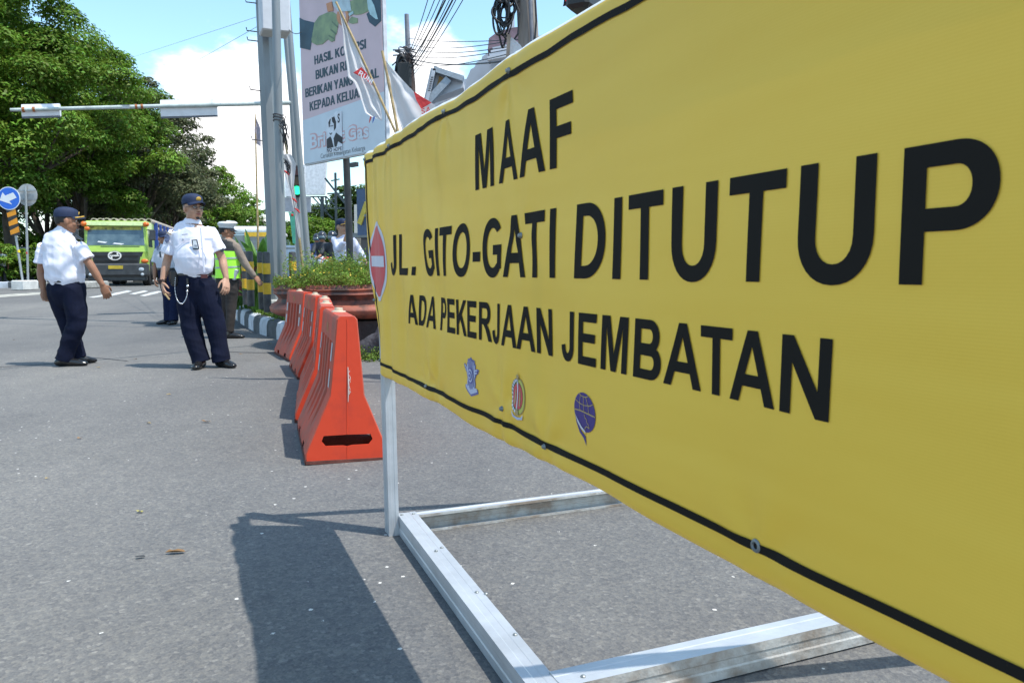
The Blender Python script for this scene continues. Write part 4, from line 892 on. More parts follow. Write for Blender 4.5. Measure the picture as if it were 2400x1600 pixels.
e_(718, 461, 766, 461); e_(735, 488, 812, 488); e_(755, 461, 757, 640, .14); e_(764, 461, 792, 488); e_(732, 461, 757, 488); e_(757, 490, 780, 512); e_(763, 461, 766, 490); e_(745, 461, 768, 500, .06); e_(732, 520, 800, 525, .12); e_(700, 461, 718, 461)
b.build('lattice', ST, fb)
an = thing('mast', 'thin dark mast with crossbars behind the black billboard post', 'mast', dn(at(789, 640, 38)))
b = MB(); b.bar(at(790, 640, 38), at(786, 405, 38), .09); b.bar(at(767, 454, 38), at(812, 453, 38), .06); b.bar(at(762, 418, 38), at(808, 476, 38), .08); b.bar(at(776, 424, 38), at(796, 420, 38), .05); b.bar(at(772, 480, 38), at(788, 455, 38), .05); b.build('frame', ST, an)
gp = thing('road_sign_panel', 'grey rectangular panel between the leaning poles, above the green banner', 'sign', dn(at(690, 600, 26)))
bld_prism('panel', [(667, 463), (667, 496), (727, 497), (727, 462)], 26, .12, mat('panel_grey', (.30, .33, .38), .5), gp); b = MB(); b.bar(at(700, 497, 26.15), dn(at(702, 640, 26.15)), .1); b.bar(at(667, 463, 25.9), at(727, 462, 25.9), .04); b.build('post', GALV, gp)
gb = thing('hanging_banner', 'narrow green vertical banner hanging behind the steel poles', 'banner', dn(at(684, 620, 25)))
bld_prism('cloth', [(677, 498), (682, 530), (686, 570), (692, 572), (693, 530), (692, 498)], 25, .03, mat('banner_green', (.08, .38, .26), .6), gb); b = MB(); b.bar(dn(at(693, 640, 25.05)), at(692, 492, 25.05), .04); b.build('post', GALV, gb)
b = MB(); b.ell(at(685, 504, 24.9), (.04, .02, .04)); b.build('dot', FRED, gb)
sb = thing('building', 'low white shop with dark openings beyond the island', 'building', dn(at(690, 640, 60)))
bld_prism('wall', [(668, 520), (668, 640), (690, 640), (690, 520)], 60, 6, mat('wall_white2', (.60, .62, .62), .9), sb)
for x in (671, 677, 683): MB().box(at(x, 552, 59.9), (.15, .1, .9)).build('window', GLASS, sb)
for (x0, x1, y0, Y, lab) in ((700, 760, 585, 55, 'grey shop front behind the motorcycles'), (868, 905, 560, 40, 'pale wall far behind the banner edge')):
    t = thing('building', lab, 'building', dn(at((x0+x1)/2, 640, Y))); bld_prism('wall', [(x0, y0), (x0, 650), (x1, 650), (x1, y0+2)], Y, 6, BG, t)
    for k in range(3): MB().box(at(x0+8+k*14, y0+25, Y-.05), (.6, .1, 1.2)).build('window', GLASS, t)

# ================================================================== YELLOW BANNER ON ITS METAL STAND
FOOT = ground(912*2400/2352, 1222*2400/2352)
ED = -V((ray(439, 635).x, ray(439, 635).y, 0)).normalized(); NB = V((ED.y, -ED.x, 0))        # along the banner towards us; outwards from its face
stand = thing('banner_stand', 'big yellow road closure banner stretched on a galvanised metal stand', 'banner stand', FOOT)
SCR = [(-.41, 1.428), (.01, 1.421), (.645, 1.425), (1.14, 1.424), (-.395, 1.20), (-.315, .86), (-.262, .622), (.43, .612), (1.09, .648), (1.33, .606), (1.195, 1.055)]
CRE = [(-.41, 1.428, .002), (.645, 1.425, .004), (1.14, 1.424, .0035), (.43, .612, .004), (.53, .61, .005), (1.09, .648, .0045), (1.33, .606, .0045), (-.315, .86, .002), (1.195, 1.055, .0012), (2.0, .59, .003), (.01, 1.421, .003)]
def D(s, z):
    k = exp(-max(0, s+.2)/.62)
    d = .0048*k*sin(2*pi*s/.21+1.2*sin(5*z)+.9)+.0018*k*sin(2*pi*s/.11+3*z)
    d += .006*noise.noise(V((s*1.6, z*2.2, 1)))+.0022*noise.noise(V((s*5, z*4, 4)))
    d += .004*exp(-max(0, s+.2)/1.2)*noise.noise(V((s*2.6+z*1.4, z*.8, 9)))
    for si, zi, a in CRE:
        dx, dz = s-si, z-zi; r = sqrt(dx*dx+dz*dz)+1e-6
        if r < .45:
            an = atan2(dz, dx); d += 1.5*a*sin(5*an+si*7)*exp(-r/.12)*min(1, (r/.055)**2)
    # long soft diagonal pulls into the middle screw
    u = (s-1.195)*.8+(z-1.055)*.6; w = -(s-1.195)*.6+(z-1.055)*.8
    if w > 0: d += .002*exp(-(u+.12*w)**2/.0022)*exp(-w/.16)*min(1,w/.05)
    d += .0035*sin(20*(s*.5+z))*exp(-((s-.45)**2)/.1)+.0022*sin(9*z+26*s)*exp(-((s-.05)/.5)**2)+.008*noise.noise(V((s*3.1+z*2.2, z*1.2-s*.8, 21)))
    return d
CP, CA = -FOOT.dot(NB), FOOT.dot(ED)           # the stand's left post leans out of the cloth's plane; the cloth follows it
def warp(s, z):
    de = .024+.088*(z/1.4)*(1-.07*max(0, s)); return s+de*abs(CA+s)/CP, z+(CH-z)*de/CP, de
def BPt(s, z, lift=0):
    s2, z2, de = warp(s, z); return FOOT+ED*s2+V((0, 0, z2))+NB*(D(s, z)+de+lift)
S0, S1, Z0, Z1 = -.45, 3.2, .58, 1.44
def s_left(z): return -.264-.226*(z-.617)        # the left edge hangs slightly inwards at the bottom
cols = [i/290 for i in range(291)]; prof = []
for i in range(7):                                                     # back flap up and over the top rail
    pass
NZ = 74; b = MB()
def zedge(s, top):
    return (1.437+.004*sin(s*7)) if top else (.580+.004*sin(s*5+1)+.006*exp(-((s-.45)/.12)**2))
rows = []
for u in cols:
    sb_ = u*(S1-S0)
    line = []
    for j in range(NZ+1):
        f = j/NZ; s_ = 0
        z = zedge(sb_+S0, 0)*(1-f)+zedge(sb_+S0, 1)*f
        s_ = s_left(z)*(1-u)+S1*u
        line.append(BPt(s_, z))
    top = line[-1]; bot = line[0]
    roll = [top+NB*(-.024*(1-cos(a)))+V((0, 0, .024*sin(a))) for a in [pi*k/6 for k in range(1, 7)]]
    back = [roll[-1]-V((0, 0, .03)), roll[-1]-V((0, 0, .07))]
    rb = [bot-NB*(.026*(1-cos(a)))-V((0, 0, .018*sin(a))) for a in [pi*k/6 for k in range(1, 7)]]
    bb_ = [rb[-1]+V((0, 0, .03)), rb[-1]+V((0, 0, .07))]
    rows.append(bb_[::-1]+rb[::-1]+line+roll+back)
m_ = len(rows[0]); b.v = [tuple(p) for r in rows for p in r]
NLOW, NTOP = 8, 8
for i in range(len(rows)-1):
    for j in range(m_-1):
        b.f.append((i*m_+j, (i+1)*m_+j, (i+1)*m_+j+1, i*m_+j+1)); b.m.append(1 if j >= NLOW+NZ+1 else 0)
def vinyl():
    m = bpy.data.materials.new('vinyl_yellow'); m.use_nodes = True; t = m.node_tree; N = t.nodes; K = t.links.new; p = N['Principled BSDF']; o = N['Material Output']
    g = N.new('ShaderNodeTexCoord'); mp_ = N.new('ShaderNodeMapping'); mp_.inputs['Rotation'].default_value = (0, 0, -atan2(ED.y, ED.x)); K(g.outputs['Object'], mp_.inputs[0])
    n = N.new('ShaderNodeTexNoise'); n.inputs['Scale'].default_value = 1.6; n.inputs['Detail'].default_value = 5
    st = N.new('ShaderNodeMapping'); st.inputs['Scale'].default_value = (1, 1, 9); K(mp_.outputs[0], st.inputs[0]); K(st.outputs[0], n.inputs['Vector'])
    r = N.new('ShaderNodeMixRGB'); r.inputs[1].default_value = (.78, .48, .05, 1); r.inputs[2].default_value = (.88, .585, .085, 1); K(n.outputs[0], r.inputs[0]); K(r.outputs[0], p.inputs['Base Color'])
    p.inputs['Roughness'].default_value = .45; p.inputs['Specular IOR Level'].default_value = .3
    w = N.new('ShaderNodeTexWave'); w.wave_type = 'BANDS'; w.bands_direction = 'Z'; w.inputs['Scale'].default_value = 95; w.inputs['Distortion'].default_value = .6; K(g.outputs['Object'], w.inputs['Vector'])
    n2 = N.new('ShaderNodeTexNoise'); n2.inputs['Scale'].default_value = 14; n2.inputs['Detail'].default_value = 4; K(g.outputs['Object'], n2.inputs['Vector'])
    a = N.new('ShaderNodeMath'); a.operation = 'MULTIPLY_ADD'; a.inputs[1].default_value = .045; K(w.outputs[0], a.inputs[0]); K(n2.outputs[0], a.inputs[2])
    bu = N.new('ShaderNodeBump'); bu.inputs['Strength'].default_value = .2; bu.inputs['Distance'].default_value = .004; K(a.outputs[0], bu.inputs['Height']); K(bu.outputs[0], p.inputs['Normal'])
    tr = N.new('ShaderNodeBsdfTranslucent'); K(r.outputs[0], tr.inputs[0]); ms = N.new('ShaderNodeMixShader'); ms.inputs[0].default_value = .04; K(p.outputs[0], ms.inputs[1]); K(tr.outputs[0], ms.inputs[2]); K(ms.outputs[0], o.inputs[0])
    return m
VY = vinyl(); VWH = mat('vinyl_back', (.78, .79, .80), .4, var=.04)
ban = b.build('banner', [VY, VWH], stand, smooth=60)
INK = mat('ink_black', (.016, .014, .012), .7, var=0, spec=.10)
def cutmesh(vv2, tris, step, holes=None):      # flat (s,z) triangles, cut to a fine grid, laid on the cloth
    bm = bmesh.new(); vs = [bm.verts.new((p[0], p[1], 0)) for p in vv2]
    for t in tris:
        try: bm.faces.new([vs[i] for i in t])
        except ValueError: pass
    x0, x1 = min(p[0] for p in vv2), max(p[0] for p in vv2); z0, z1 = min(p[1] for p in vv2), max(p[1] for p in vv2)
    for ax, a0, a1 in ((0, x0, x1), (1, z0, z1)):
        k = math.ceil(a0/step)*step
        while k < a1:
            co = (k, 0, 0) if ax == 0 else (0, k, 0); no = (1, 0, 0) if ax == 0 else (0, 1, 0)
            bmesh.ops.bisect_plane(bm, geom=bm.verts[:]+bm.edges[:]+bm.faces[:], plane_co=co, plane_no=no, dist=1e-6); k += step
    return bm
def onbanner(name, parts, m, lift, par=None, step=.012):     # parts: list of (verts2d, tris)
    b = MB()
    for vv2, tr_ in parts:
        bm = cutmesh(vv2, tr_, step); bm.verts.index_update()
        vv = [BPt(v.co.x, v.co.y, lift) for v in bm.verts]; fs = []
        for f in bm.faces:
            ids = [v.index for v in f.verts]
            if f.normal.z < 0: ids = ids[::-1]
            fs.append(tuple(ids))
        b.add(vv, fs); bm.free()
    o = b.build(name, m, par or ban)
    nl = mw(ban).inverted().to_3x3()@NB
    for f in o.data.polygons:
        if f.normal.dot(nl) < 0: f.flip()
    return o
def row(tab, z0, z1):
    out_ = []
    for ch, a, c in tab:
        w, vv, T = glyph_tris(ch); out_.append(([(a+(c-a)*p[0]/w, z0+(z1-z0)*p[1]) for p in vv], T))
    return out_
row1 = [('M', .9, 1.027), ('A', 1.063, 1.178), ('A', 1.192, 1.328), ('F', 1.348, 1.447)]
row2 = [('J', 0.016, 0.105), ('L', 0.132, 0.242), ('.', 0.28, 0.312), ('G', 0.398, 0.53), ('I', 0.55, 0.579), ('T', 0.597, 0.706), ('O', 0.722, 0.855), ('-', 0.878, 0.931), ('G', 0.947, 1.076), ('A', 1.092, 1.224), ('T', 1.22, 1.327), ('I', 1.352, 1.379), ('D', 1.466, 1.579), ('I', 1.608, 1.636), ('T', 1.659, 1.767), ('U', 1.791, 1.901), ('T', 1.927, 2.038), ('U', 2.062, 2.175), ('P', 2.209, 2.316)]
row3 = [('A', 0.243, 0.345), ('D', 0.352, 0.437), ('A', 0.448, 0.54), ('P', 0.576, 0.646), ('E', 0.662, 0.737), ('K', 0.75, 0.832), ('E', 0.84, 0.909), ('R', 0.927, 1.015), ('J', 1.018, 1.073), ('A', 1.09, 1.181), ('A', 1.181, 1.275), ('N', 1.284, 1.362), ('J', 1.412, 1.471), ('E', 1.492, 1.563), ('M', 1.58, 1.669), ('B', 1.69, 1.77), ('A', 1.778, 1.872), ('T', 1.87, 1.944), ('A', 1.939, 2.033), ('N', 2.043, 2.125)]
for tab_, z0_, z1_, ln_ in ((row1, 1.181, 1.319, 'top line, MAAF'), (row2, .962, 1.102, 'middle line, JL. GITO-GATI DITUTUP'), (row3, .801, .898, 'bottom line, ADA PEKERJAAN JEMBATAN')):
    for (ch_, _, _), part_ in zip(tab_, row(tab_, z0_, z1_)): tag(onbanner('letter', [part_], INK, .0014), 'black %s of the %s' % ({'.': 'full stop', '-': 'hyphen'}.get(ch_, 'letter '+ch_), ln_))
def strip(pts, w):       # polyline band in (s,z)
    out_ = []
    for a, c in zip(pts, pts[1:]):
        dx, dz = c[0]-a[0], c[1]-a[1]; l = sqrt(dx*dx+dz*dz); nx_, nz_ = -dz/l*w/2, dx/l*w/2
        out_.append(([(a[0]+nx_, a[1]+nz_), (a[0]-nx_, a[1]-nz_), (c[0]-nx_, c[1]-nz_), (c[0]+nx_, c[1]+nz_)], [(0, 1, 2, 3)]))
    return out_
tp_ = [(-.405+.05*i, 1.413+.0018*sin(i*.7)+.0008*sin(i*2.1)) for i in range(71)]
bt_ = [(-.25+.05*i, .612+.0018*sin(i*.5+1)-.004*exp(-((i-14)/2)**2)) for i in range(71)]
onbanner('border_line', strip(tp_, .0135), INK, .0022); onbanner('border_line', strip(bt_, .0125), INK, .0022)
onbanner('border_line', strip([(-.405, 1.42), (-.36, 1.2), (-.32, 1.0), (-.285, .8), (-.25, .605)], .012), INK, .0016)
def disc(cx, cz, rx, rz_, n=48): return [(cx+rx*cos(2*pi*i/n), cz+rz_*sin(2*pi*i/n)) for i in range(n)]
def poly(pts): return (pts, [tuple(t) for t in tessellate_polygon([[V((p[0], p[1], 0)) for p in pts]])])
def polyh(o_, h_): return (o_+h_, [tuple(t) for t in tessellate_polygon([[V((p[0], p[1], 0)) for p in o_], [V((p[0], p[1], 0)) for p in h_]])])
PRW = mat('print_white', (.62, .62, .70), .45, var=0); PRR = mat('print_red', (.62, .055, .07), .45, var=0)
onbanner('no_entry_ring', [poly(disc(-.212, 1.013, .142, .155))], PRW, .0012); onbanner('no_entry_disc', [poly(disc(-.212, 1.013, .124, .137))], PRR, .0022)
onbanner('no_entry_bar', [poly([(-.322, .994), (-.098, .991), (-.098, 1.032), (-.322, 1.036)])], PRW, .0032)
# three emblems
PBL = mat('print_blue', (.13, .13, .36), .45, var=0); PLB = mat('print_pale', (.50, .53, .68), .45, var=0); PGR = mat('print_green', (.05, .16, .08), .45, var=0); PGD = mat('print_gold', (.42, .30, .13), .45, var=0); PNV = mat('print_navy', (.045, .025, .20), .45, var=0); PYL = mat('print_lime', (.55, .52, .10), .45, var=0)
def E1(u, v): return (.811+.116*u, .645+.105*v)     # shield emblem frame, u and v 0..1
sh_ = [(.50, 1), (.42, .95), (.27, .93), (.27, .86), (.20, .80), (.22, .72), (.05, .80), (.0, .77), (.08, .66), (.20, .58), (.26, .45), (.24, .30), (.26, .22), (.12, .26), (.14, .17), (.30, .08), (.50, 0), (.72, .06), (.90, .12), (.88, .22), (.74, .20), (.76, .34), (.74, .46), (.82, .58), (.92, .62), (1.0, .72), (.88, .74), (.78, .72), (.80, .82), (.74, .88), (.74, .93), (.58, .95)]
onbanner('emblem_outline', [poly([E1(*p) for p in sh_])], PBL, .0012)
inn = [(.5+(u-.5)*.86, .5+(v-.5)*.90) for u, v in sh_]; onbanner('emblem_field', [poly([E1(*p) for p in inn])], PLB, .0018)
onbanner('emblem_stripes', [poly([E1(x, y0), E1(x+.035, y0), E1(x+.035, y1), E1(x, y1)]) for x, y0, y1 in ((.33, .62, .90), (.41, .66, .92), (.485, .68, .95), (.56, .66, .92), (.64, .62, .90), (.33, .26, .42), (.41, .20, .38), (.485, .18, .36), (.56, .20, .38), (.64, .26, .42))], PBL, .0024)
onbanner('emblem_wing_lines', [poly([E1(*p) for p in l]) for l in (((.06, .74), (.24, .66), (.24, .64), (.09, .70)), ((.12, .66), (.25, .60), (.25, .58), (.15, .63)), ((.94, .70), (.76, .66), (.76, .64), (.92, .66)), ((.88, .62), (.75, .59), (.75, .57), (.85, .59)))], PBL, .0024)
c1 = E1(.5, .53)
for r0, m_2, lf in ((.30, PBL, .0030), (.24, PLB, .0036), (.18, PBL, .0042), (.12, PLB, .0048), (.06, PBL, .0054)): onbanner('emblem_ring', [poly(disc(c1[0], c1[1], .117*r0*.62, .106*r0*.62*1.1, 24))], m_2, lf)
def E2(u, v): return (1.141+.090*u, .640+.106*v)
onbanner('emblem_outline', [poly([E2(.5+.5*cos(a*pi/16), .49+.40*sin(a*pi/16)) for a in range(32)])], PGD, .0012)
onbanner('emblem_wreath', [poly([E2(.5+.47*cos(a*pi/16), .49+.38*sin(a*pi/16)) for a in range(8, 25)]+[E2(.5+.33*cos(a*pi/16), .49+.31*sin(a*pi/16)) for a in range(24, 7, -1)])], PGR, .0018)
onbanner('emblem_wreath', [poly([E2(.5+.47*cos(a*pi/16), .49+.38*sin(a*pi/16)) for a in range(-8, 9)]+[E2(.5+.33*cos(a*pi/16), .49+.31*sin(a*pi/16)) for a in range(8, -9, -1)])], PYL, .0018)
onbanner('emblem_petals', [poly(disc(*E2(.5+.41*cos(a), .49+.35*sin(a)), .0045, .004, 8)) for a in [1.75+i*.26 for i in range(11)]], PRW, .0024)
onbanner('emblem_disc', [poly(disc(*E2(.5, .49), .094*.34, .103*.28, 32))], PRR, .0026)
onbanner('emblem_column', [poly([E2(.46, .80), E2(.54, .80), E2(.53, .22), E2(.47, .22)])], PRW, .0034)
onbanner('emblem_star', [poly([E2(.5, 1.0), E2(.53, .95), E2(.6, .94), E2(.55, .9), E2(.58, .84), E2(.5, .86), E2(.42, .84), E2(.45, .9), E2(.4, .94), E2(.47, .95)]), poly([E2(.42, .20), E2(.58, .20), E2(.60, .08), E2(.40, .08)])], PGD, .0034)
onbanner('emblem_figures', [poly([E2(x, .60), E2(x+.06, .64), E2(x+.10, .45), E2(x+.07, .30), E2(x, .30), E2(x-.02, .45)]) for x in (.30, .63)], PGD, .0032)
onbanner('emblem_ribbon', [poly([E2(.16, .16), E2(.22, .02), E2(.5, -.02), E2(.80, .02), E2(.84, .14), E2(.72, .06), E2(.5, .04), E2(.30, .06)])], PLB, .0030)
def E3(u, v): return (1.469+.090*u, .660+.088*v)
cx3 = lambda a, k=1.0: E3(.5+.5*k*cos(a), .57+.43*k*sin(a))
onbanner('emblem_globe', [poly([cx3(2*pi*i/40) for i in range(40)])], PNV, .0012)
onbanner('emblem_tail', [poly([E3(.02, .52), E3(.12, .28), E3(.30, .12), E3(.5, .04), E3(.52, -.16), E3(.40, -.02), E3(.2, .08), E3(.06, .28)])], PNV, .0012)
onbanner('emblem_swoosh', [poly([E3(.06, .46), E3(.14, .30), E3(.30, .18), E3(.52, .12), E3(.52, .155), E3(.33, .24), E3(.19, .34)])], PRW, .0022)
gl = []
for pts in ([(.0, .57), (.35, .585), (.7, .57), (1.0, .555)],): gl += strip([E3(*p) for p in pts], .0028)
for pts in ([(.10, .80), (.3, .745), (.55, .73), (.80, .76), (.93, .81)], [(.28, .965), (.42, .92), (.6, .915), (.74, .955)], [(.30, .57), (.30, .75), (.36, .92)], [(.5, .57), (.5, .73), (.5, .91)], [(.72, .56), (.71, .74), (.62, .915)]): gl += strip([E3(*p) for p in pts], .0018)
gl += strip([E3(*p) for p in ((.5, .53), (.53, .46), (.62, .43), (.60, .38), (.68, .33), (.72, .26), (.58, .28), (.50, .22), (.5, .08))], .002)
onbanner('emblem_lines', gl, PGD, .0020)
# screws and eyelets
ZN = mat('zinc', (.24, .26, .26), .45, metal=.5, var=.1)
for s_, z in SCR:
    o = BPt(s_, z, .001); b = MB(); ring = [o+(ED*cos(a*pi/5)+V((0, 0, 1))*sin(a*pi/5))*.0065 for a in range(10)]; b.add(ring+[p*.0+(p+(o-p)*.45)+NB*.006 for p in ring]+[o+NB*.007], [(i, (i+1) % 10, 10+(i+1) % 10, 10+i) for i in range(10)]+[(10+i, 10+(i+1) % 10, 20) for i in range(10)]); b.build('screw', ZN, stand, smooth=40)
o = BPt(2.0, .612, .002); b = MB(); vv = []
for a in range(24):
    for r_, h_ in ((.0040, 0), (.0050, .002), (.0074, .002), (.0088, 0)): vv.append(o+(ED*cos(a*pi/12)+V((0, 0, 1))*sin(a*pi/12))*r_+NB*h_)
b.add(vv, [(i*4+k, ((i+1) % 24)*4+k, ((i+1) % 24)*4+k+1, i*4+k+1) for i in range(24) for k in range(3)]); b.build('eyelet', ZN, stand, smooth=60)
onbanner('eyelet_hole', [poly(disc(2.0, .612, .0042, .0042, 16))], INK, .0022, stand)
# the stand: C-channel frame
FR = mat('truss_steel', (.50, .52, .54), .4, metal=.3, var=.10, vs_=7, bump=.12, bs=25, coat=.15)
FRD = mat('truss_dirty', (.50, .49, .46), .5, metal=.2, var=.25, vs_=9, bump=.3, col2=(.30, .24, .19), stops=(.38, .6))
CROSS = []
def channel(name, a, c, w, h, open_dir, m=FR, t=.0022, lip=.010, ribs=True, up=None):
    """C section from a to c. w across (along open_dir), h the web height; the mouth looks along open_dir"""
    a, c = V(a), V(c); ax = (c-a).normalized(); o_ = V(open_dir).normalized(); u = (up and V(up)) or ax.cross(o_).normalized()
    if u.z < 0: u = -u
    P = [(w, h/2-lip), (w, h/2), (w*.68, h/2), (w*.64, h/2-.0011), (w*.36, h/2-.0011), (w*.32, h/2), (0, h/2), (0, h*.18), (.0022, h*.12), (.0022, -h*.12), (0, -h*.18), (0, -h/2), (w, -h/2), (w, -h/2+lip)]
    Q = [(w-t, h/2-lip), (w-t, h/2-t-.001), (w*.5, h/2-t-.003), (w*.45, h/2-t-.003), (w*.4, h/2-t-.003), (w*.3, h/2-t-.002), (t, h/2-t), (t, h*.18), (.0022+t, h*.12), (.0022+t, -h*.12), (t, -h*.18), (t, -h/2+t), (w-t, -h/2+t), (w-t, -h/2+lip)]
    loop = P+Q[::-1]; n = len(loop); b = MB(); L_ = (c-a).length; segs = 1
    vv = [p+o_*x+u*y for p in (a, c) for x, y in loop]
    fs = [(i, (i+1) % n, n+(i+1) % n, n+i) for i in range(n)]
    k = len(P)
    for i in range(k-1):
        fs.append((i, i+1, n-2-i, n-1-i)); fs.append((n+n-1-i, n+n-2-i, n+i+1, n+i))
    b.add(vv, fs); o = b.build(name, m, stand); bm = bmesh.new(); bm.from_mesh(o.data); bmesh.ops.recalc_face_normals(bm, faces=bm.faces[:]); bm.to_mesh(o.data); bm.free(); CROSS.append(o.name); return o
UPV = V((0, 0, 1)); BK_ = -NB
# long bottom rail lies flat on the ground, directly under the cloth
xf = ground(974, 1204, .07); xn = ground(1286, 1580, .07)
# post (wide face towards the left), then upper frame
q0 = FOOT+ED*.0+NB*.0
channel('post', q0-BK_*.038, q0-BK_*.038+NB*.012+V((0, 0, 1.372)), .038, .070, BK_, up=ED)
channel('post', FOOT+ED*3.28+V((0, 0, 0)), FOOT+ED*3.28+NB*.066+V((0, 0, 1.37)), .038, .07, BK_, up=ED)
channel('top_rail', FOOT+ED*.0+NB*.083+V((0, 0, 1.340)), FOOT+ED*3.25+NB*.064+V((0, 0, 1.352)), .03, .045, BK_)
channel('lower_rail', FOOT+ED*.0+NB*.036+V((0, 0, .632)), FOOT+ED*3.25+NB*.028+V((0, 0, .632)), .03, .045, BK_)
channel('base_rail', FOOT+ED*.004+V((0, 0, .038))+BK_*.0, FOOT+ED*3.24+V((0, 0, .038))+BK_*-.092, .070, .072, BK_)
bx_ = [0]
for s_, m_2, z in ((.006, FRD, .036), (1.352, FR, .037)):
    a = FOOT+ED*s_+BK_*(.068 if s_ < .2 else .06)+V((0, 0, z+(.004 if s_ > .2 else 0))); c = a+BK_*1.35
    if s_ < .2: channel('cross_rail', a, c, .040, .070, ED, m_2)
    else: channel('cross_rail', a-BK_*.03, c, .072, .072, -ED, m_2)
    o = stand.children[-1] if False else bpy.data.objects[CROSS[-1]]; o.data.materials.clear(); o.data.materials.append(FR); o.data.materials.append(FRD)
    for f_ in o.data.polygons: f_.material_index = 0 if abs(f_.normal.z) > .5 else 1
channel('cross_rail', FOOT+ED*2.98+BK_*.068+V((0, 0, .036)), FOOT+ED*2.98+BK_*1.47+V((0, 0, .036)), .040, .070, ED, FRD)
channel('rear_rail', FOOT+ED*.03+BK_*1.47+V((0, 0, .036)), FOOT+ED*3.3+BK_*1.47+V((0, 0, .036)), .04, .07, BK_, FRD)
for s_ in (.01, 1.56, 3.2): channel('brace', FOOT+ED*s_+BK_*(.045 if s_ > 1 else -.03)+V((0, 0, 1.33)), FOOT+ED*s_+BK_*1.44+V((0, 0, .08)), .038, .05, ED, FR)
for (s_, l_, z) in ((.03, .012, .0742), (.035, .055, .0742), (.42, .045, .0742), (.44, .02, .0742), (.80, .03, .0742), (.82, .05, .0742), (1.33, .09, .0772), (1.08, .03, .0742)):
    b = MB(); b.lathe(FOOT+ED*s_+BK_*l_+V((0, 0, z)), [(.006, -.002), (.006, .002), (.003, .004), (0, .0045)], 8); b.build('screw', ZN, stand)

# ================================================================== WATER FILLED BARRIERS
ORA = mat('barrier_orange', (.60, .080, .036), .6, var=.13, vs_=6, bump=.2, bs=18, col2=(.34, .10, .065), stops=(.30, .62), det=8, objrand=1, trans=.16)
ORE = mat('barrier_red', (.72, .060, .017), .55, var=.13, vs_=5, bump=.15, bs=18, col2=(.56, .05, .022), stops=(.30, .50), det=8, objrand=1, coat=.05, trans=.18)
def faded():
    m = mat('barrier_top', (.80, .085, .022), .5, var=.2, vs_=9); return m
CAPM = mat('cap_cream', (.62, .52, .38), .6, var=.2); REF = mat('reflector', (.60, .61, .64), .35, var=.1); SCU = mat('scuff', (.62, .50, .44), .8); DIRT = mat('barrier_grime', (.16, .05, .035), .9, var=.3, vs_=14)
Lb, Hb = .95, .72
def half(z):
    if z < .05: return .208
    if z < .33: return .208+(.088-.208)*(z-.05)/.28
    return .088+(.052-.088)*(z-.33)/(.70-.33)
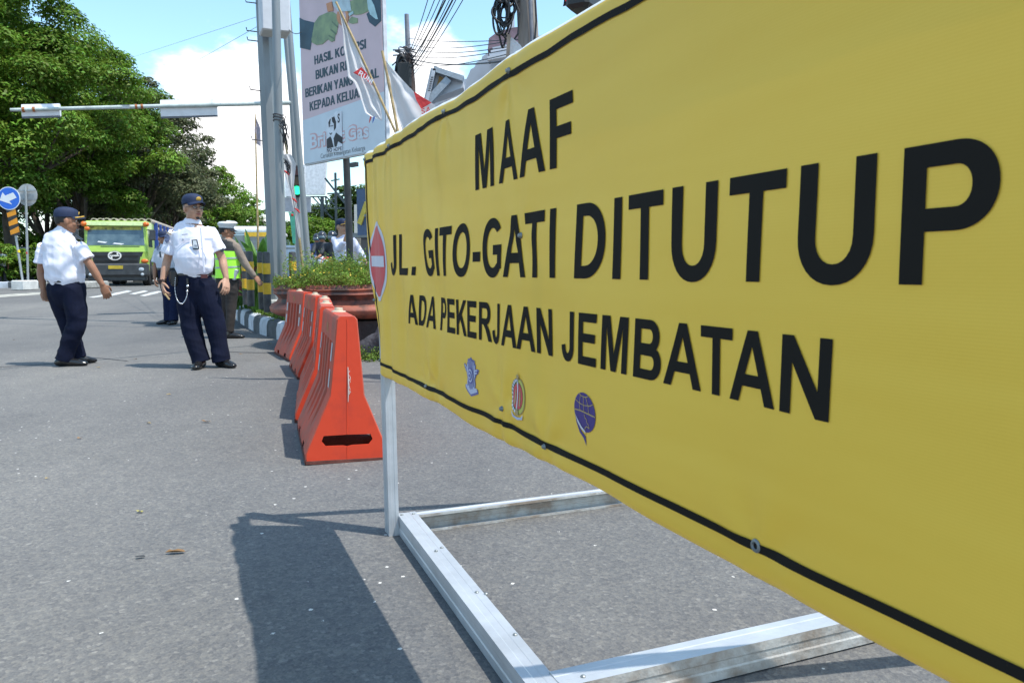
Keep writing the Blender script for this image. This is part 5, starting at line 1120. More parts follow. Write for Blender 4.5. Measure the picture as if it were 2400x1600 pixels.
def make_barrier(C, rz, label):
    t = thing('plastic_barrier', label, 'barrier', (C[0], C[1], 0), rz, group='orange plastic barriers in a row'); t.scale = (1, 1, 1.045); t.rotation_euler = (0, radians(1.3), rz)
    us = [-.475, -.468, -.40]
    g = [(-.31, -.225), (-.085, .0), (.14, .225)]
    g = [(-.30, -.21), (-.13, -.04), (.04, .13), (.21, .30)]
    for a, c in g: us += [a-.008, a, c, c+.008]
    nt_ = [(-.27, -.15), (.15, .27)]
    for a, c in nt_: us += [a-.004, a, a+.02, c-.02, c, c+.004]
    us = sorted(set(us+[.40, .468, .475]))
    zs = [0, .05, .10, .14, .33, .345, .56, .585, .68, .70, .715]
    def dep(u, z):
        if not .14 <= z <= .57: return 0
        for a, c in g:
            if a <= u <= c: return .026 if z > .14 else 0
        return 0
    def zn(u, z):
        for a, c in nt_:
            if a <= u <= c and z < .06: return .062 if (a+.02 <= u <= c-.02) else .035
        return z
    b = MB(); n = len(zs)
    for sgn in (-1, 1):
        base = len(b.v)
        for u in us:
            for z in zs:
                z_ = zn(u, z) if z < .051 and z == 0 else (max(z, zn(u, 0)+.004) if z == .05 else z)
                w = half(z_)-dep(u, z)
                if z > .70: w = half(.70)-.012
                uu = u
                if abs(u) > .47: w -= .006; 
                if z > .70 and abs(u) > .46: uu = u*.98
                b.v.append((sgn*w, uu, z_))
        for i in range(len(us)-1):
            for j in range(n-1):
                q = (base+i*n+j, base+(i+1)*n+j, base+(i+1)*n+j+1, base+i*n+j+1)
                b.f.append(q if sgn > 0 else q[::-1]); b.m.append(0)
    N1 = len(us)*n
    for i in range(len(us)-1): b.f.append((i*n+n-1, N1+i*n+n-1, N1+(i+1)*n+n-1, (i+1)*n+n-1)[::-1]); b.m.append(0)
    b.build('body', ORA, t, world=False, smooth=35)
    for sgn in (-1, 1):                                          # end walls with the forklift slot
        b = MB(); yy = sgn*.475
        ol = [(-half(z)+.006, z) for z in (0, .05, .33, .70)]+[(-half(.7)+.018, .715), (half(.7)-.018, .715)]+[(half(z)-.006, z) for z in (.70, .33, .05, 0)]
        sl = [(-.128, .110), (-.108, .086), (-.02, .085), (0, .080), (.02, .085), (.108, .086), (.128, .110), (.118, .136), (0, .138), (-.118, .136)]
        ol = ol[::-1]
        b.plate(ol, V((0, yy, 0)), V((sgn, 0, 0)), V((0, 0, 1)), .006, holes=[sl]); b.v = [(x, y, z) for x, y, z in b.v]
        o = b.build('end_wall', ORE, t, world=False); bm = bmesh.new(); bm.from_mesh(o.data); bmesh.ops.recalc_face_normals(bm, faces=bm.faces[:]); bm.to_mesh(o.data); bm.free()
        b = MB(); b.tube([(0, yy-sgn*.001, .14), (0, yy-sgn*.001, .70)], .0035, 6); b.tube([(0, yy-sgn*.001, .0), (0, yy-sgn*.001, .08)], .0035, 6); b.build('moulding_seam', ORE, t, world=False)
        if sgn < 0:
            b = MB(); rr_ = random.Random(3)
            for (z0, z1) in ((.30, .47),): b.tube([(.004, yy-.003, z0), (.006, yy-.006, (z0+z1)/2), (.003, yy-.003, z1)], [.002, .0042, .002], 5)
            for i in range(12): z = rr_.uniform(.3, .45); b.tube([(.004+rr_.uniform(-.002, .013), yy-.004, z), (.005+rr_.uniform(-.002, .013), yy-.004, z+rr_.uniform(.003, .018))], .0016, 4)
            b.build('scuff', SCU, t, world=False)
        b = MB()
    for sg in (-1, 1): b.box((sg*.2075, 0, .012), (.008, .955, .024)); b.box((0, sg*.4775, .008), (.414, .008, .016))
    b.build('worn_foot', DIRT, t, world=False)
    b = MB(); b.lathe((0, .0, .715), [(.040, 0), (.038, .006), (.024, .008), (.022, .022), (.0, .024)], 16); b.build('filler_cap', CAPM, t, world=False, smooth=40)
    for u in (-.375, .375):
        for sgn in (-1, 1):
            for z in (.405, .535):
                b = MB(); w0, w1 = half(z-.045)+.0025, half(z+.045)+.0025
                b.add([(sgn*w0, u-.032, z-.045), (sgn*w0, u+.032, z-.045), (sgn*w1, u+.032, z+.045), (sgn*w1, u-.032, z+.045)], [(0, 1, 2, 3) if sgn > 0 else (3, 2, 1, 0)]); b.build('reflector', REF, t, world=False)
    for sgn in (-1, 1):
        b = MB(); w0 = half(.63)+.002
        for du in (-.025, .02): b.add([(sgn*w0, du-.012, .60), (sgn*w0, du+.004, .60), (sgn*w0, du+.012, .66), (sgn*w0, du-.004, .66)], [(0, 1, 2, 3) if sgn > 0 else (3, 2, 1, 0)])
        b.build('yellow_mark', mat('mark_yellow', (.45, .30, .03), .6), t, world=False)
    return t
bars = [((-.99, 4.40), 17.5, 'nearest orange plastic barrier with a slot in its end wall'), ((-1.32, 5.50), 14.5, 'second orange barrier from the camera, partly hidden by the nearest'), ((-1.555, 6.45), 14, 'third orange barrier from the camera, in the middle of the row'), ((-1.90, 7.52), 20, 'fourth orange barrier from the camera, with two reflectors showing'), ((-2.42, 8.90), 26, 'farthest orange barrier, by the end of the striped kerb')]
b0 = None
for (c, an_, lab) in bars:
    if b0 is None: b0 = make_barrier(c, radians(an_), lab)
    else:
        o = copy_tree(b0); o.location = (c[0], c[1], 0); o.rotation_euler = (0, radians(1.3), radians(an_)); o['label'] = lab

# ================================================================== GREEN TRUCK
LIME = mat('truck_lime', (.42, .62, .10), .35, var=.05, coat=.4); DGR = mat('truck_grey', (.05, .055, .06), .5, var=.2, vs_=4); GLT = mat('truck_glass', (.05, .09, .12), .08, var=.3, vs_=2, col2=(.13, .19, .21), spec=.8); CHR = mat('chrome', (.8, .8, .82), .2, metal=.9); TYR = mat('tyre', (.025, .025, .027), .85, var=.2); BLT = mat('truck_blue', (.03, .08, .35), .5, var=.15)
TY = 33.6; Tc = at(277, 668, TY); tz = gz(Tc.x, Tc.y); HDG = atan2(-.97, .27)                      # heading of the truck
tk = thing('truck', 'lime green lorry with a blue body carrying a load of long pipes', 'truck', (Tc.x, Tc.y, tz), HDG-pi/2)     # local +Y points forward
def TP(name, b, m, par=None, smooth=None): return b.build(name, m, par or tk, world=False, smooth=smooth)
W2 = 1.13
b = MB()   # cab: side outline swept across, nose slightly raked
side = [(-.05, .55), (.06, 1.35), (-.10, 2.42), (-.22, 2.56), (-1.65, 2.60), (-1.75, 2.5), (-1.75, .62), (-1.35, .62), (-1.25, .95), (-.80, 1.08), (-.40, .95), (-.30, .55)]
n_ = len(side); vv = [(x, y, z) for x in (-W2, W2) for y, z in side]
for f_ in (0,): b.add(vv, [(i, (i+1) % n_, n_+(i+1) % n_, n_+i) for i in range(n_)])
tri = tessellate_polygon([[V((p[0], p[1], 0)) for p in side]]); b.add(vv[:n_], [t for t in tri]); b.add(vv[n_:], [t[::-1] for t in tri])
o = TP('cab', b, LIME); bm = bmesh.new(); bm.from_mesh(o.data); bmesh.ops.remove_doubles(bm, verts=bm.verts[:], dist=1e-4); bmesh.ops.recalc_face_normals(bm, faces=bm.faces[:]); bmesh.ops.bevel(bm, geom=[e for e in bm.edges if e.calc_face_angle(0) > .5], offset=.05, segments=2, affect='EDGES'); bm.to_mesh(o.data); bm.free()
def yface(z): return .06+(-.16)*(z-1.35)/1.07 if z > 1.35 else -.05+.11*(z-.55)/.8
def front(b, pts, off=.01, th=.02): b.add([(x, yface(z)+off, z) for x, z in pts]+[(x, yface(z)+off-th, z) for x, z in pts], [tuple(range(len(pts)-1, -1, -1)), tuple(range(len(pts), 2*len(pts)))]+[(i, (i+1) % len(pts), len(pts)+(i+1) % len(pts), len(pts)+i) for i in range(len(pts))][::1])
def TPf(name, pts, m, off, th=.03):
    b = MB(); front(b, pts, off, th); o = TP(name, b, m); bm = bmesh.new(); bm.from_mesh(o.data); bmesh.ops.recalc_face_normals(bm, faces=bm.faces[:]); bm.to_mesh(o.data); bm.free(); return o
TPf('windscreen', [(-1.04, 1.60), (1.04, 1.60), (.98, 2.34), (-.98, 2.34)], GLT, .012)
TPf('sun_strip', [(-.94, 2.20), (.94, 2.20), (.93, 2.33), (-.93, 2.33)], mat('strip_yellow', (.55, .50, .08), .5, var=.4, vs_=6), .018, .01)
TPf('visor', [(-1.1, 2.37), (1.1, 2.37), (1.08, 2.52), (-1.08, 2.52)], mat('visor_pale', (.66, .80, .38), .4), .16, .14)
TPf('wiper_sticker', [(.62, 1.77), (.30, 1.72), (.38, 1.68), (.66, 1.72)], WHT, .022, .01); TPf('wiper_sticker', [(.05, 1.70), (-.30, 1.66), (-.20, 1.62), (.12, 1.66)], WHT, .022, .01)
TPf('grille', [(-.80, .88), (.80, .88), (.98, 1.34), (-.98, 1.34)], DGR, .03, .05)
TPf('grille_slot', [(-.74, .92), (.74, .92), (.78, 1.02), (-.78, 1.02)], mat('sig_black', (.02, .02, .02), .5), .04, .01); TPf('grille_slot', [(-.76, 1.12), (.76, 1.12), (.80, 1.20), (-.80, 1.20)], mat('sig_black', (.02, .02, .02), .5), .04, .01)
TPf('vent_line', [(-.85, 1.545), (.55, 1.545), (.55, 1.565), (-.85, 1.565)], DGR, .014, .01)
b = MB()   # bumper
b.box((0, .02, .64), (2.3, .34, .50), bev=.06); b.box((0, -.10, .32), (2.1, .3, .24), bev=.04); TP('bumper', b, DGR)
b = MB(); b.box((.02, .20, .74), (.52, .02, .13)); TP('number_plate', b, mat('plate_yellow', (.55, .40, .03), .5))
b = MB(); vv = []   # round badge
for a in range(28):
    for r_, h_ in ((.155, 0), (.175, .02), (.21, .02), (.225, 0)): vv.append((.05+r_*1.15*cos(a*2*pi/28), .115+h_, 1.19+r_*.85*sin(a*2*pi/28)))
b.add(vv, [(i*4+k, ((i+1) % 28)*4+k, ((i+1) % 28)*4+k+1, i*4+k+1) for i in range(28) for k in range(3)]); b.box((.05, .125, 1.19), (.34, .02, .05)); b.box((.16, .125, 1.13), (.06, .02, .12)); b.box((-.06, .125, 1.25), (.06, .02, .12)); TP('badge', b, CHR)
for sx_ in (-1, 1):
    b = MB(); b.ell((sx_*.90, .165, .66), (.15, .035, .10)); TP('headlight', b, mat('lamp_clear', (.6, .66, .72), .15, var=.2, vs_=9), smooth=180)
    b = MB(); b.ell((sx_*.93, .17, .46), (.07, .05, .06)); TP('fog_light', b, mat('lamp_clear', (.6, .66, .72), .15), smooth=180)
    b = MB(); b.ell((sx_*1.02, .08, .98), (.14, .05, .08)); TP('indicator', b, mat('amber', (.75, .16, .02), .3), smooth=180)
    b = MB(); b.add([(sx_*.90, .07, 1.30), (sx_*1.12, .03, 1.30), (sx_*1.15, .0, .82), (sx_*.80, .05, .82)], [(0, 1, 2, 3) if sx_ < 0 else (3, 2, 1, 0)]); TP('corner_panel', b, LIME)
    b = MB(); b.tube([(sx_*1.12, .0, 2.2), (sx_*1.34, .18, 2.2), (sx_*1.34, .18, 1.95)], .02, 6); b.box((sx_*1.36, .18, 2.0), (.22, .1, .42), bev=.03); TP('mirror', b, DGR)
    b = MB(); b.add([(sx_*1.136, -.25, 1.55), (sx_*1.136, -1.15, 1.55), (sx_*1.136, -1.15, 2.25), (sx_*1.136, -.32, 2.25)], [(0, 1, 2, 3), (3, 2, 1, 0)]); TP('side_window', b, GLT)
    for y in (-.78, -4.6, -5.9):
        b = MB(); w = .30
        pr_ = [(.14, -.06), (.26, -.10), (.30, .0), (.44, .02), (.50, .04), (.515, .08), (.515, .26), (.50, .30), (.3, .30)]
        vv = [(sx_*(1.12-h_), y+r_*cos(2*pi*k/24), .515+r_*sin(2*pi*k/24)) for r_, h_ in pr_ for k in range(24)]
        b.add(vv, [(i*24+k, i*24+(k+1) % 24, (i+1)*24+(k+1) % 24, (i+1)*24+k) for i in range(len(pr_)-1) for k in range(24)]); w_ = TP('wheel', b, TYR)
        b = MB(); vv = [(sx_*(1.125-h_), y+r_*cos(2*pi*k/16), .515+r_*sin(2*pi*k/16)) for r_, h_ in ((.02, -.07), (.13, -.07), (.15, -.02), (.27, .02), (.29, -.0)) for k in range(16)]
        b.add(vv, [(i*16+k, i*16+(k+1) % 16, (i+1)*16+(k+1) % 16, (i+1)*16+k) for i in range(4) for k in range(16)]); b.build('rim', CHR, w_, world=False)
b = MB(); b.ell((-1.12, .05, 2.42), (.12, .10, .10)); b.ell((.98, .10, 2.24), (.10, .06, .08)); b.ell((1.10, .06, 2.42), (.11, .1, .1)); TP('marker_light', b, mat('amber', (.75, .16, .02), .3), smooth=180)
b = MB(); b.box((0, -4.3, .82), (.9, 7.6, .24)); b.box((0, -.8, .5), (2.1, .2, .16)); b.box((0, -4.6, .5), (2.1, .2, .16)); b.box((0, -5.9, .5), (2.1, .2, .16)); TP('chassis', b, DGR)
b = MB(); b.box((0, -5.1, 1.08), (2.4, 6.4, .12)); b.box((0, -1.95, 1.85), (2.44, .10, 1.5)); TP('load_bed', b, BLT)
for sx_ in (-1, 1):
    for k in range(7): b = MB(); b.box((sx_*1.2, -2.0-k*1.04, 1.83), (.08, .16, 1.5)); TP('stake', b, BLT)
    b = MB(); b.box((sx_*1.2, -5.1, 1.35), (.04, 6.3, .42)); TP('side_board', b, BLT)
PIPE = mat('pipe_tan', (.46, .40, .33), .8, var=.2, vs_=3)
pipes = thing('pipe_load', 'long tan pipes stacked on the green lorry, ends showing above its cab', 'pipes', (Tc.x, Tc.y, tz), HDG-pi/2)
for lv in range(6):
    for k in range(9 if lv % 2 else 9):
        x = -1.04+k*.26; z = 1.36+lv*.25
        if abs(x) > 1.1: continue
        y0 = -1.2+.12*sin(k*5+lv*3) if lv == 5 else -2.05
        b = MB(); b.v = []; n_ = 12
        for yy, r_ in ((y0, .125), (y0-7.2, .11)): b.v += [(x+r_*cos(2*pi*i/n_), yy, z+r_*sin(2*pi*i/n_)) for i in range(n_)]
        b.v += [(x+.085*cos(2*pi*i/n_), y0, z+.085*sin(2*pi*i/n_)) for i in range(n_)]+[(x+.085*cos(2*pi*i/n_), y0-.3, z+.085*sin(2*pi*i/n_)) for i in range(n_)]
        b.f = [(i, (i+1) % n_, n_+(i+1) % n_, n_+i) for i in range(n_)]+[(i, 2*n_+i, 2*n_+(i+1) % n_, (i+1) % n_) for i in range(n_)]+[(2*n_+i, 3*n_+i, 3*n_+(i+1) % n_, 2*n_+(i+1) % n_) for i in range(n_)]+[tuple(range(3*n_, 4*n_)), tuple(range(n_, 2*n_))]; b.m = [0]*len(b.f)
        b.build('pipe', PIPE, pipes, world=False, smooth=40)

# ================================================================== BUS behind the plants, car, motorcycles
bu = at(602, 628, 34); bz = gz(bu.x, bu.y)
bus = thing('bus', 'white roofed vehicle with dark windows and yellow trim half hidden behind the broad leaves', 'bus', (bu.x, bu.y, bz), radians(-172))
MB().box((0, 0, 1.15), (2.0, 5.0, 1.5), bev=.12).build('body', mat('bus_teal', (.30, .42, .45), .4, coat=.3), bus, world=False)
MB().box((0, -.1, 2.06), (1.84, 4.6, .32), bev=.13).build('roof', mat('bus_white', (.75, .76, .78), .4), bus, world=False)
MB().box((0, 2.49, 1.60), (1.76, .06, .56), bev=.02).build('windscreen', GLT, bus, world=False)
MB().box((-.5, 2.53, 1.90), (.9, .05, .16)).build('yellow_panel', mat('bus_yellow', (.75, .45, .03), .5), bus, world=False)
for sx_ in (-1, 1):
    for k in range(4): MB().box((sx_*1.0, 1.7-k*1.1, 1.62), (.03, .9, .5)).build('side_window', GLT, bus, world=False)
    for y in (1.7, -1.6):
        b = MB(); b.v = []; b.add([(sx_*x, y+.36*cos(2*pi*k/18), .36+.36*sin(2*pi*k/18)) for x in (.75, .99) for k in range(18)], [(k, (k+1) % 18, 18+(k+1) % 18, 18+k) for k in range(18)]+[tuple(range(18)), tuple(range(18, 36))]); b.build('wheel', TYR, bus, world=False)
    b = MB(); b.ell((sx_*.75, 2.5, .85), (.16, .06, .12)); b.build('headlight', mat('lamp_clear', (.6, .66, .72), .15), bus, world=False)
cc = dn(at(738, 640, 30)); car = thing('parked_car', 'blue grey car behind the hedge, left of the dark motorcycles', 'car', cc, radians(70))
prof_c = [(-2.0, .35), (-2.05, .75), (-1.5, .92), (-.9, 1.0), (-.4, 1.42), (.9, 1.45), (1.6, 1.0), (2.0, .92), (2.05, .4)]
b = MB(); n_ = len(prof_c); vv = []
for x, k in ((-.82, .0), (-.70, 1), (.70, 1), (.82, .0)):
    for y, z in prof_c: vv.append((x, y, z if k else min(z, .95)))
b.add(vv, [(j*n_+i, j*n_+i+1, (j+1)*n_+i+1, (j+1)*n_+i) for j in range(3) for i in range(n_-1)]+[(j*n_+n_-1, j*n_, (j+1)*n_, (j+1)*n_+n_-1) for j in range(3)]+[tuple(range(n_-1, -1, -1)), tuple(range(3*n_, 4*n_))]); b.build('body', mat('car_blue', (.28, .36, .44), .3, coat=.5), car, world=False, smooth=30)
b = MB(); b.box((0, .25, 1.22), (1.47, 1.3, .30)); b.box((0, -.7, 1.16), (1.2, .5, .28)); b.build('window', GLT, car, world=False)
for sx_ in (-1, 1):
    for y in (-1.3, 1.3): b = MB(); b.add([(sx_*x, y+.31*cos(2*pi*k/16), .31+.31*sin(2*pi*k/16)) for x in (.65, .84) for k in range(16)], [(k, (k+1) % 16, 16+(k+1) % 16, 16+k) for k in range(16)]+[tuple(range(16)), tuple(range(16, 32))]); b.build('wheel', TYR, car, world=False)
def motorbike(px_, Y, col, rz, label):
    c = dn(at(px_, 640, Y)); t = thing('motorcycle', label, 'motorcycle', c, rz, group='motorcycles beyond the hedge'); m_ = mat('moto_'+str(px_), col, .3, coat=.4)
    for y in (-.62, .62):
        b = MB(); P = [(0, y+.25*cos(2*pi*k/20), .30+.25*sin(2*pi*k/20)) for k in range(21)]; b.tube(P, .05, 6); b.tube([(-.05, y, .3), (.05, y, .3)], .06, 8)
        for k in range(6): b.tube([(0, y, .3), (0, y+.24*cos(k*pi/3), .3+.24*sin(k*pi/3))], .008, 4)
        b.build('wheel', TYR, t, world=False)
    b = MB(); b.tube([(0, -.75, .72), (0, -.3, .66), (0, .0, .45), (0, .3, .5), (0, .45, .85), (0, .42, 1.0)], [.08, .14, .13, .1, .11, .06], 10); b.ell((0, .5, .85), (.17, .1, .22)); b.build('body', m_, t, world=False, smooth=60)
    b = MB(); b.ell((0, -.25, .80), (.13, .42, .07)); b.build('seat', mat('moto_seat', (.02, .02, .02), .6), t, world=False, smooth=60)
    b = MB(); b.tube([(-.34, .32, 1.04), (-.1, .42, 1.0), (.1, .42, 1.0), (.34, .32, 1.04)], .018, 6); b.tube([(.07, .45, .9), (.07, .62, .3)], .025, 6); b.tube([(-.07, .45, .9), (-.07, .62, .3)], .025, 6); b.tube([(0, -.1, .45), (0, -.62, .3)], .04, 6); b.build('handlebar', mat('dark_metal', (.07, .07, .08), .5), t, world=False)
    b = MB(); b.ell((0, .60, .92), (.10, .05, .09)); b.build('headlight', mat('lamp_clear', (.6, .66, .72), .15), t, world=False, smooth=180)
    return t
motorbike(757, 24, (.03, .03, .04), radians(190), 'black motorcycle ridden towards the junction, left of the woman')
motorbike(781, 22, (.55, .06, .03), radians(175), 'red motorcycle right beside the woman in the white shirt')
motorbike(745, 27, (.06, .09, .25), radians(185), 'dark blue motorcycle farthest back behind the hedge')

# fallen leaves and litter
LEF = [mat('litter_brown', (.28, .16, .07), .8), mat('litter_tan', (.42, .30, .12), .8), mat('litter_dark', (.05, .055, .06), .8), mat('litter_yellow', (.45, .40, .14), .8)]
lit = [(412, 1297, .030, 0, 'crumpled orange brown dry leaf alone on the road at the lower left'), (328, 1201, .018, 3, 'small pale yellow leaf on the road above the brown one'), (328, 1308, .017, 2, 'dark sliver lying left of the crumpled brown leaf'), (483, 990, .030, 0, 'long brown leaf on the road left of the barriers'), (349, 993, .018, 1, 'tan leaf on the road below the officer with glasses'), (186, 1028, .016, 0, 'small brown leaf in the open road at the left'), (317, 842, .020, 0, 'brown leaf at the end of the officer shadow'), (32, 797, .02, 1, 'tan leaf near the left edge of the road'), (395, 925, .018, 1, 'leaf scrap on the road below the officers'), (230, 862, .02, 1, 'tan scrap to the right of the walking officer feet'), (606, 795, .02, 1, 'dry leaf by the striped kerb, left one'), (632, 806, .025, 1, 'dry leaf by the striped kerb, nearer the barriers'), (565, 830, .02, 0, 'brown leaf near the polished shoes'), (110, 1122, .012, 1, 'tiny leaf bit on the left asphalt')]
for i, (x, y, r_, k, lab) in enumerate(lit):
    c = ground(x, y); b = MB(); rr_ = random.Random(i); a0 = rr_.uniform(-.4, .4); n_ = 10; vv = [c+V((0, 0, .006))]
    for j in range(n_): a = 2*pi*j/n_; q = r_*(1 if j % 2 else .75)*rr_.uniform(.7, 1.1); vv.append(c+V((q*cos(a)*cos(a0)*1.3-q*.5*sin(a)*sin(a0), q*cos(a)*sin(a0)+q*.5*sin(a)*cos(a0), .004+rr_.uniform(0, .45)*r_)))
    b.add(vv, [(0, 1+j, 1+(j+1) % n_) for j in range(n_)]); tag(b.build('fallen_leaf', LEF[k]), lab, 'leaf', 'dry leaves on the asphalt')

# ================================================================== PEOPLE
def catmull(P, R2, sub=4):
    P = [V(p) for p in P]; o_, r_ = [], []
    n = len(P)
    for i in range(n-1):
        p0, p1, p2, p3 = P[max(i-1, 0)], P[i], P[i+1], P[min(i+2, n-1)]
        for k in range(sub):
            t = k/sub; o_.append(.5*((2*p1)+(p2-p0)*t+(2*p0-5*p1+4*p2-p3)*t*t+(3*p1-p0-3*p2+p3)*t**3))
            s_ = t*t*(3-2*t); r_.append(tuple(R2[i][j]*(1-s_)+R2[i+1][j]*s_ for j in (0, 1)))
    o_.append(P[-1]); r_.append(tuple(R2[-1])); return o_, r_
def loft(b, P, R2, side, n=16, sub=4, round0=True, round1=True):
    """closed tube with elliptical sections; R2 = (half width along side, half depth)"""
    R2 = [r if isinstance(r, (tuple, list)) else (r, r) for r in R2]; Q, R3 = catmull(P, R2, sub); side = V(side); base = len(b.v); rings = []
    def ring(p, t, r):
        s_ = side-t*side.dot(t); s_.normalize(); d = t.cross(s_); return [p+s_*(r[0]*cos(2*pi*k/n))+d*(r[1]*sin(2*pi*k/n)) for k in range(n)]
    for i, p in enumerate(Q):
        t = (Q[min(i+1, len(Q)-1)]-Q[max(i-1, 0)]).normalized()
        if i == 0 and round0:
            m_ = min(R3[0]); rings += [ring(p-t*m_*.75, t, tuple(x*.55 for x in R3[0])), ring(p-t*m_*.4, t, tuple(x*.86 for x in R3[0]))]
        rings.append(ring(p, t, R3[i]))
        if i == len(Q)-1 and round1:
            m_ = min(R3[-1]); rings += [ring(p+t*m_*.4, t, tuple(x*.86 for x in R3[-1])), ring(p+t*m_*.75, t, tuple(x*.55 for x in R3[-1]))]
    vv = [q for r in rings for q in r]; N_ = len(rings)
    b.add(vv, [(i*n+k, i*n+(k+1) % n, (i+1)*n+(k+1) % n, (i+1)*n+k) for i in range(N_-1) for k in range(n)]+[tuple(range(n-1, -1, -1)), tuple(range((N_-1)*n, N_*n))])
def remesh(b, name, m, par, vox, smooth_it=2, wrinkle=0, wscale=9, wst=(1, 1, .45), fix=None):
    me = bpy.data.meshes.new(name); me.from_pydata([tuple(v) for v in b.v], [], b.f); o = bpy.data.objects.new(name, me); COL.objects.link(o)
    r = o.modifiers.new('r', 'REMESH'); r.mode = 'VOXEL'; r.voxel_size = vox; r.adaptivity = 0
    s_ = o.modifiers.new('s', 'SMOOTH'); s_.iterations = smooth_it; s_.factor = .5
    ev = o.evaluated_get(bpy.context.evaluated_depsgraph_get()); nm = bpy.data.meshes.new_from_object(ev)
    bpy.data.objects.remove(o); bpy.data.meshes.remove(me)
    n = len(nm.vertices); co = np.empty(n*3, np.float32); nm.vertices.foreach_get('co', co); co = co.reshape(-1, 3).astype(float)
    if wrinkle:
        no = np.array([v.normal[:] for v in nm.vertices]); off = Vector_off = (co[0][0]*.0)
        d = np.array([noise.noise(V((p[0]*wscale*wst[0], p[1]*wscale*wst[1], p[2]*wscale*wst[2]*2)))+.5*(1-2*abs(noise.noise(V((p[0]*wscale*.8+p[2]*wscale*.9, p[1]*wscale, p[2]*wscale*.9+7)))))-.3 for p in co])
        co = co+no*(d*wrinkle)[:, None]
    iv = np.array(mw(par).inverted()); co = co@iv[:3, :3].T+iv[:3, 3]
    nm.vertices.foreach_set('co', co.astype(np.float32).ravel()); nm.name = name; nm.materials.clear(); nm.materials.append(m)
    nm.polygons.foreach_set('use_smooth', [True]*len(nm.polygons)); nm.update()
    o = bpy.data.objects.new(name, nm); COL.objects.link(o); o.parent = par; return o
def hand(b, w, d, side, pal, curl=.5, sc=1.0, spread=.010, thumb=.7):
    """w wrist, d pointing direction, side towards the thumb, pal out of the palm"""
    w, d, side, pal = V(w), V(d).normalized(), V(side), V(pal); side = (side-d*side.dot(d)).normalized(); pal = (pal-d*pal.dot(d)-side*pal.dot(side)).normalized()
    loft(b, [w-d*.02*sc, w+d*.02*sc, w+d*.055*sc, w+d*.092*sc], [(.024*sc, .019*sc), (.029*sc, .018*sc), (.040*sc, .016*sc), (.040*sc, .013*sc)], side, 12)
    for off, ln in ((.030, .070), (.010, .080), (-.010, .075), (-.029, .058)):
        p = w+d*.088*sc+side*off*sc; dir_ = (d+side*(off*2.2)).normalized(); P = [p-dir_*.02*sc, p]; ang = 0
        for k, f in enumerate((.45, .32, .23)):
            ang += curl*(.35, .6, .5)[k]; dd = dir_*cos(ang)+pal*sin(ang); p = p+dd*ln*f*sc; P.append(p)
        loft(b, P, [.0092*sc, .0094*sc, .0088*sc, .0080*sc, .0068*sc], side, 8, 2)
    p = w+d*.022*sc+side*.024*sc; t1 = p+(d*.75+side*thumb+pal*.35).normalized()*.040*sc; t2 = t1+(d*.95+side*thumb*.35+pal*.45).normalized()*.032*sc; t3 = t2+(d+pal*.5).normalized()*.022*sc
    loft(b, [p-side*.012*sc, p, t1, t2, t3], [.013*sc, .0125*sc, .0105*sc, .0095*sc, .0075*sc], pal, 8, 2)
SKIN1 = mat('skin_brown', (.33, .16, .095), .5, var=.08, vs_=8, spec=.35); SKIN2 = mat('skin_tan', (.47, .265, .175), .5, var=.08, vs_=8, spec=.35); SKIN3 = mat('skin_warm', (.46, .27, .18), .5, var=.06, vs_=8)
HAIR = mat('hair_black', (.012, .010, .010), .6, var=0); SHW = mat('shirt_white', (.76, .75, .83), .8, var=.04, vs_=6, bump=.1, bs=220); NAVY = mat('trouser_navy', (.006, .009, .027), .9, var=.15, vs_=5, bump=.1, bs=200, spec=.2)
SHO = mat('shoe_black', (.012, .012, .013), .22, var=0, spec=.6); BELT = mat('belt_black', (.015, .014, .014), .4, var=0); CAPN = mat('cap_navy', (.010, .022, .065), .8, var=.1, vs_=20); GOLD = mat('cap_gold', (.62, .38, .06), .5, var=.2, vs_=30); EYEW = mat('eye_white', (.7, .68, .66), .4, var=0); LIP = mat('lip', (.30, .10, .08), .5, var=0)
def head_parts(b, c, f, up, sc=1.0, ears=True):
    """skull, jaw, nose, ears; c head centre, f facing"""
    r = f.cross(up).normalized(); R3 = Matrix((r, f, up)).transposed()
    b.ell(c+up*.018*sc-f*.008*sc, (.081*sc, .099*sc, .098*sc), R3, 20, 14)
    b.ell(c-up*.045*sc+f*.016*sc, (.070*sc, .074*sc, .070*sc), R3, 18, 12)
    b.ell(c-up*.092*sc+f*.050*sc, (.030*sc, .026*sc, .022*sc), R3, 12, 8)            # chin
    for s_ in (-1, 1): b.ell(c-up*.028*sc+f*.052*sc+r*s_*.036*sc, (.033*sc, .030*sc, .034*sc), R3, 10, 8)
    b.ell(c+up*.022*sc+f*.080*sc, (.050*sc, .014*sc, .010*sc), R3, 10, 6)            # brow
    loft(b, [c+up*.012*sc+f*.080*sc, c-up*.008*sc+f*.094*sc, c-up*.026*sc+f*.104*sc], [.008*sc, .010*sc, .015*sc], r, 8, 2)
    for s_ in (-1, 1): b.ell(c-up*.030*sc+f*.094*sc+r*s_*.013*sc, (.009*sc, .010*sc, .008*sc), R3, 8, 6)
    b.ell(c-up*.056*sc+f*.078*sc, (.026*sc, .014*sc, .013*sc), R3, 10, 6)            # mouth mound
    if ears:
        for s_ in (-1, 1): b.ell(c-up*.008*sc-f*.010*sc+r*s_*.084*sc, (.010*sc, .021*sc, .034*sc), R3@Matrix.Rotation(-.25*s_, 3, 'Z'), 10, 8)
    return r, R3
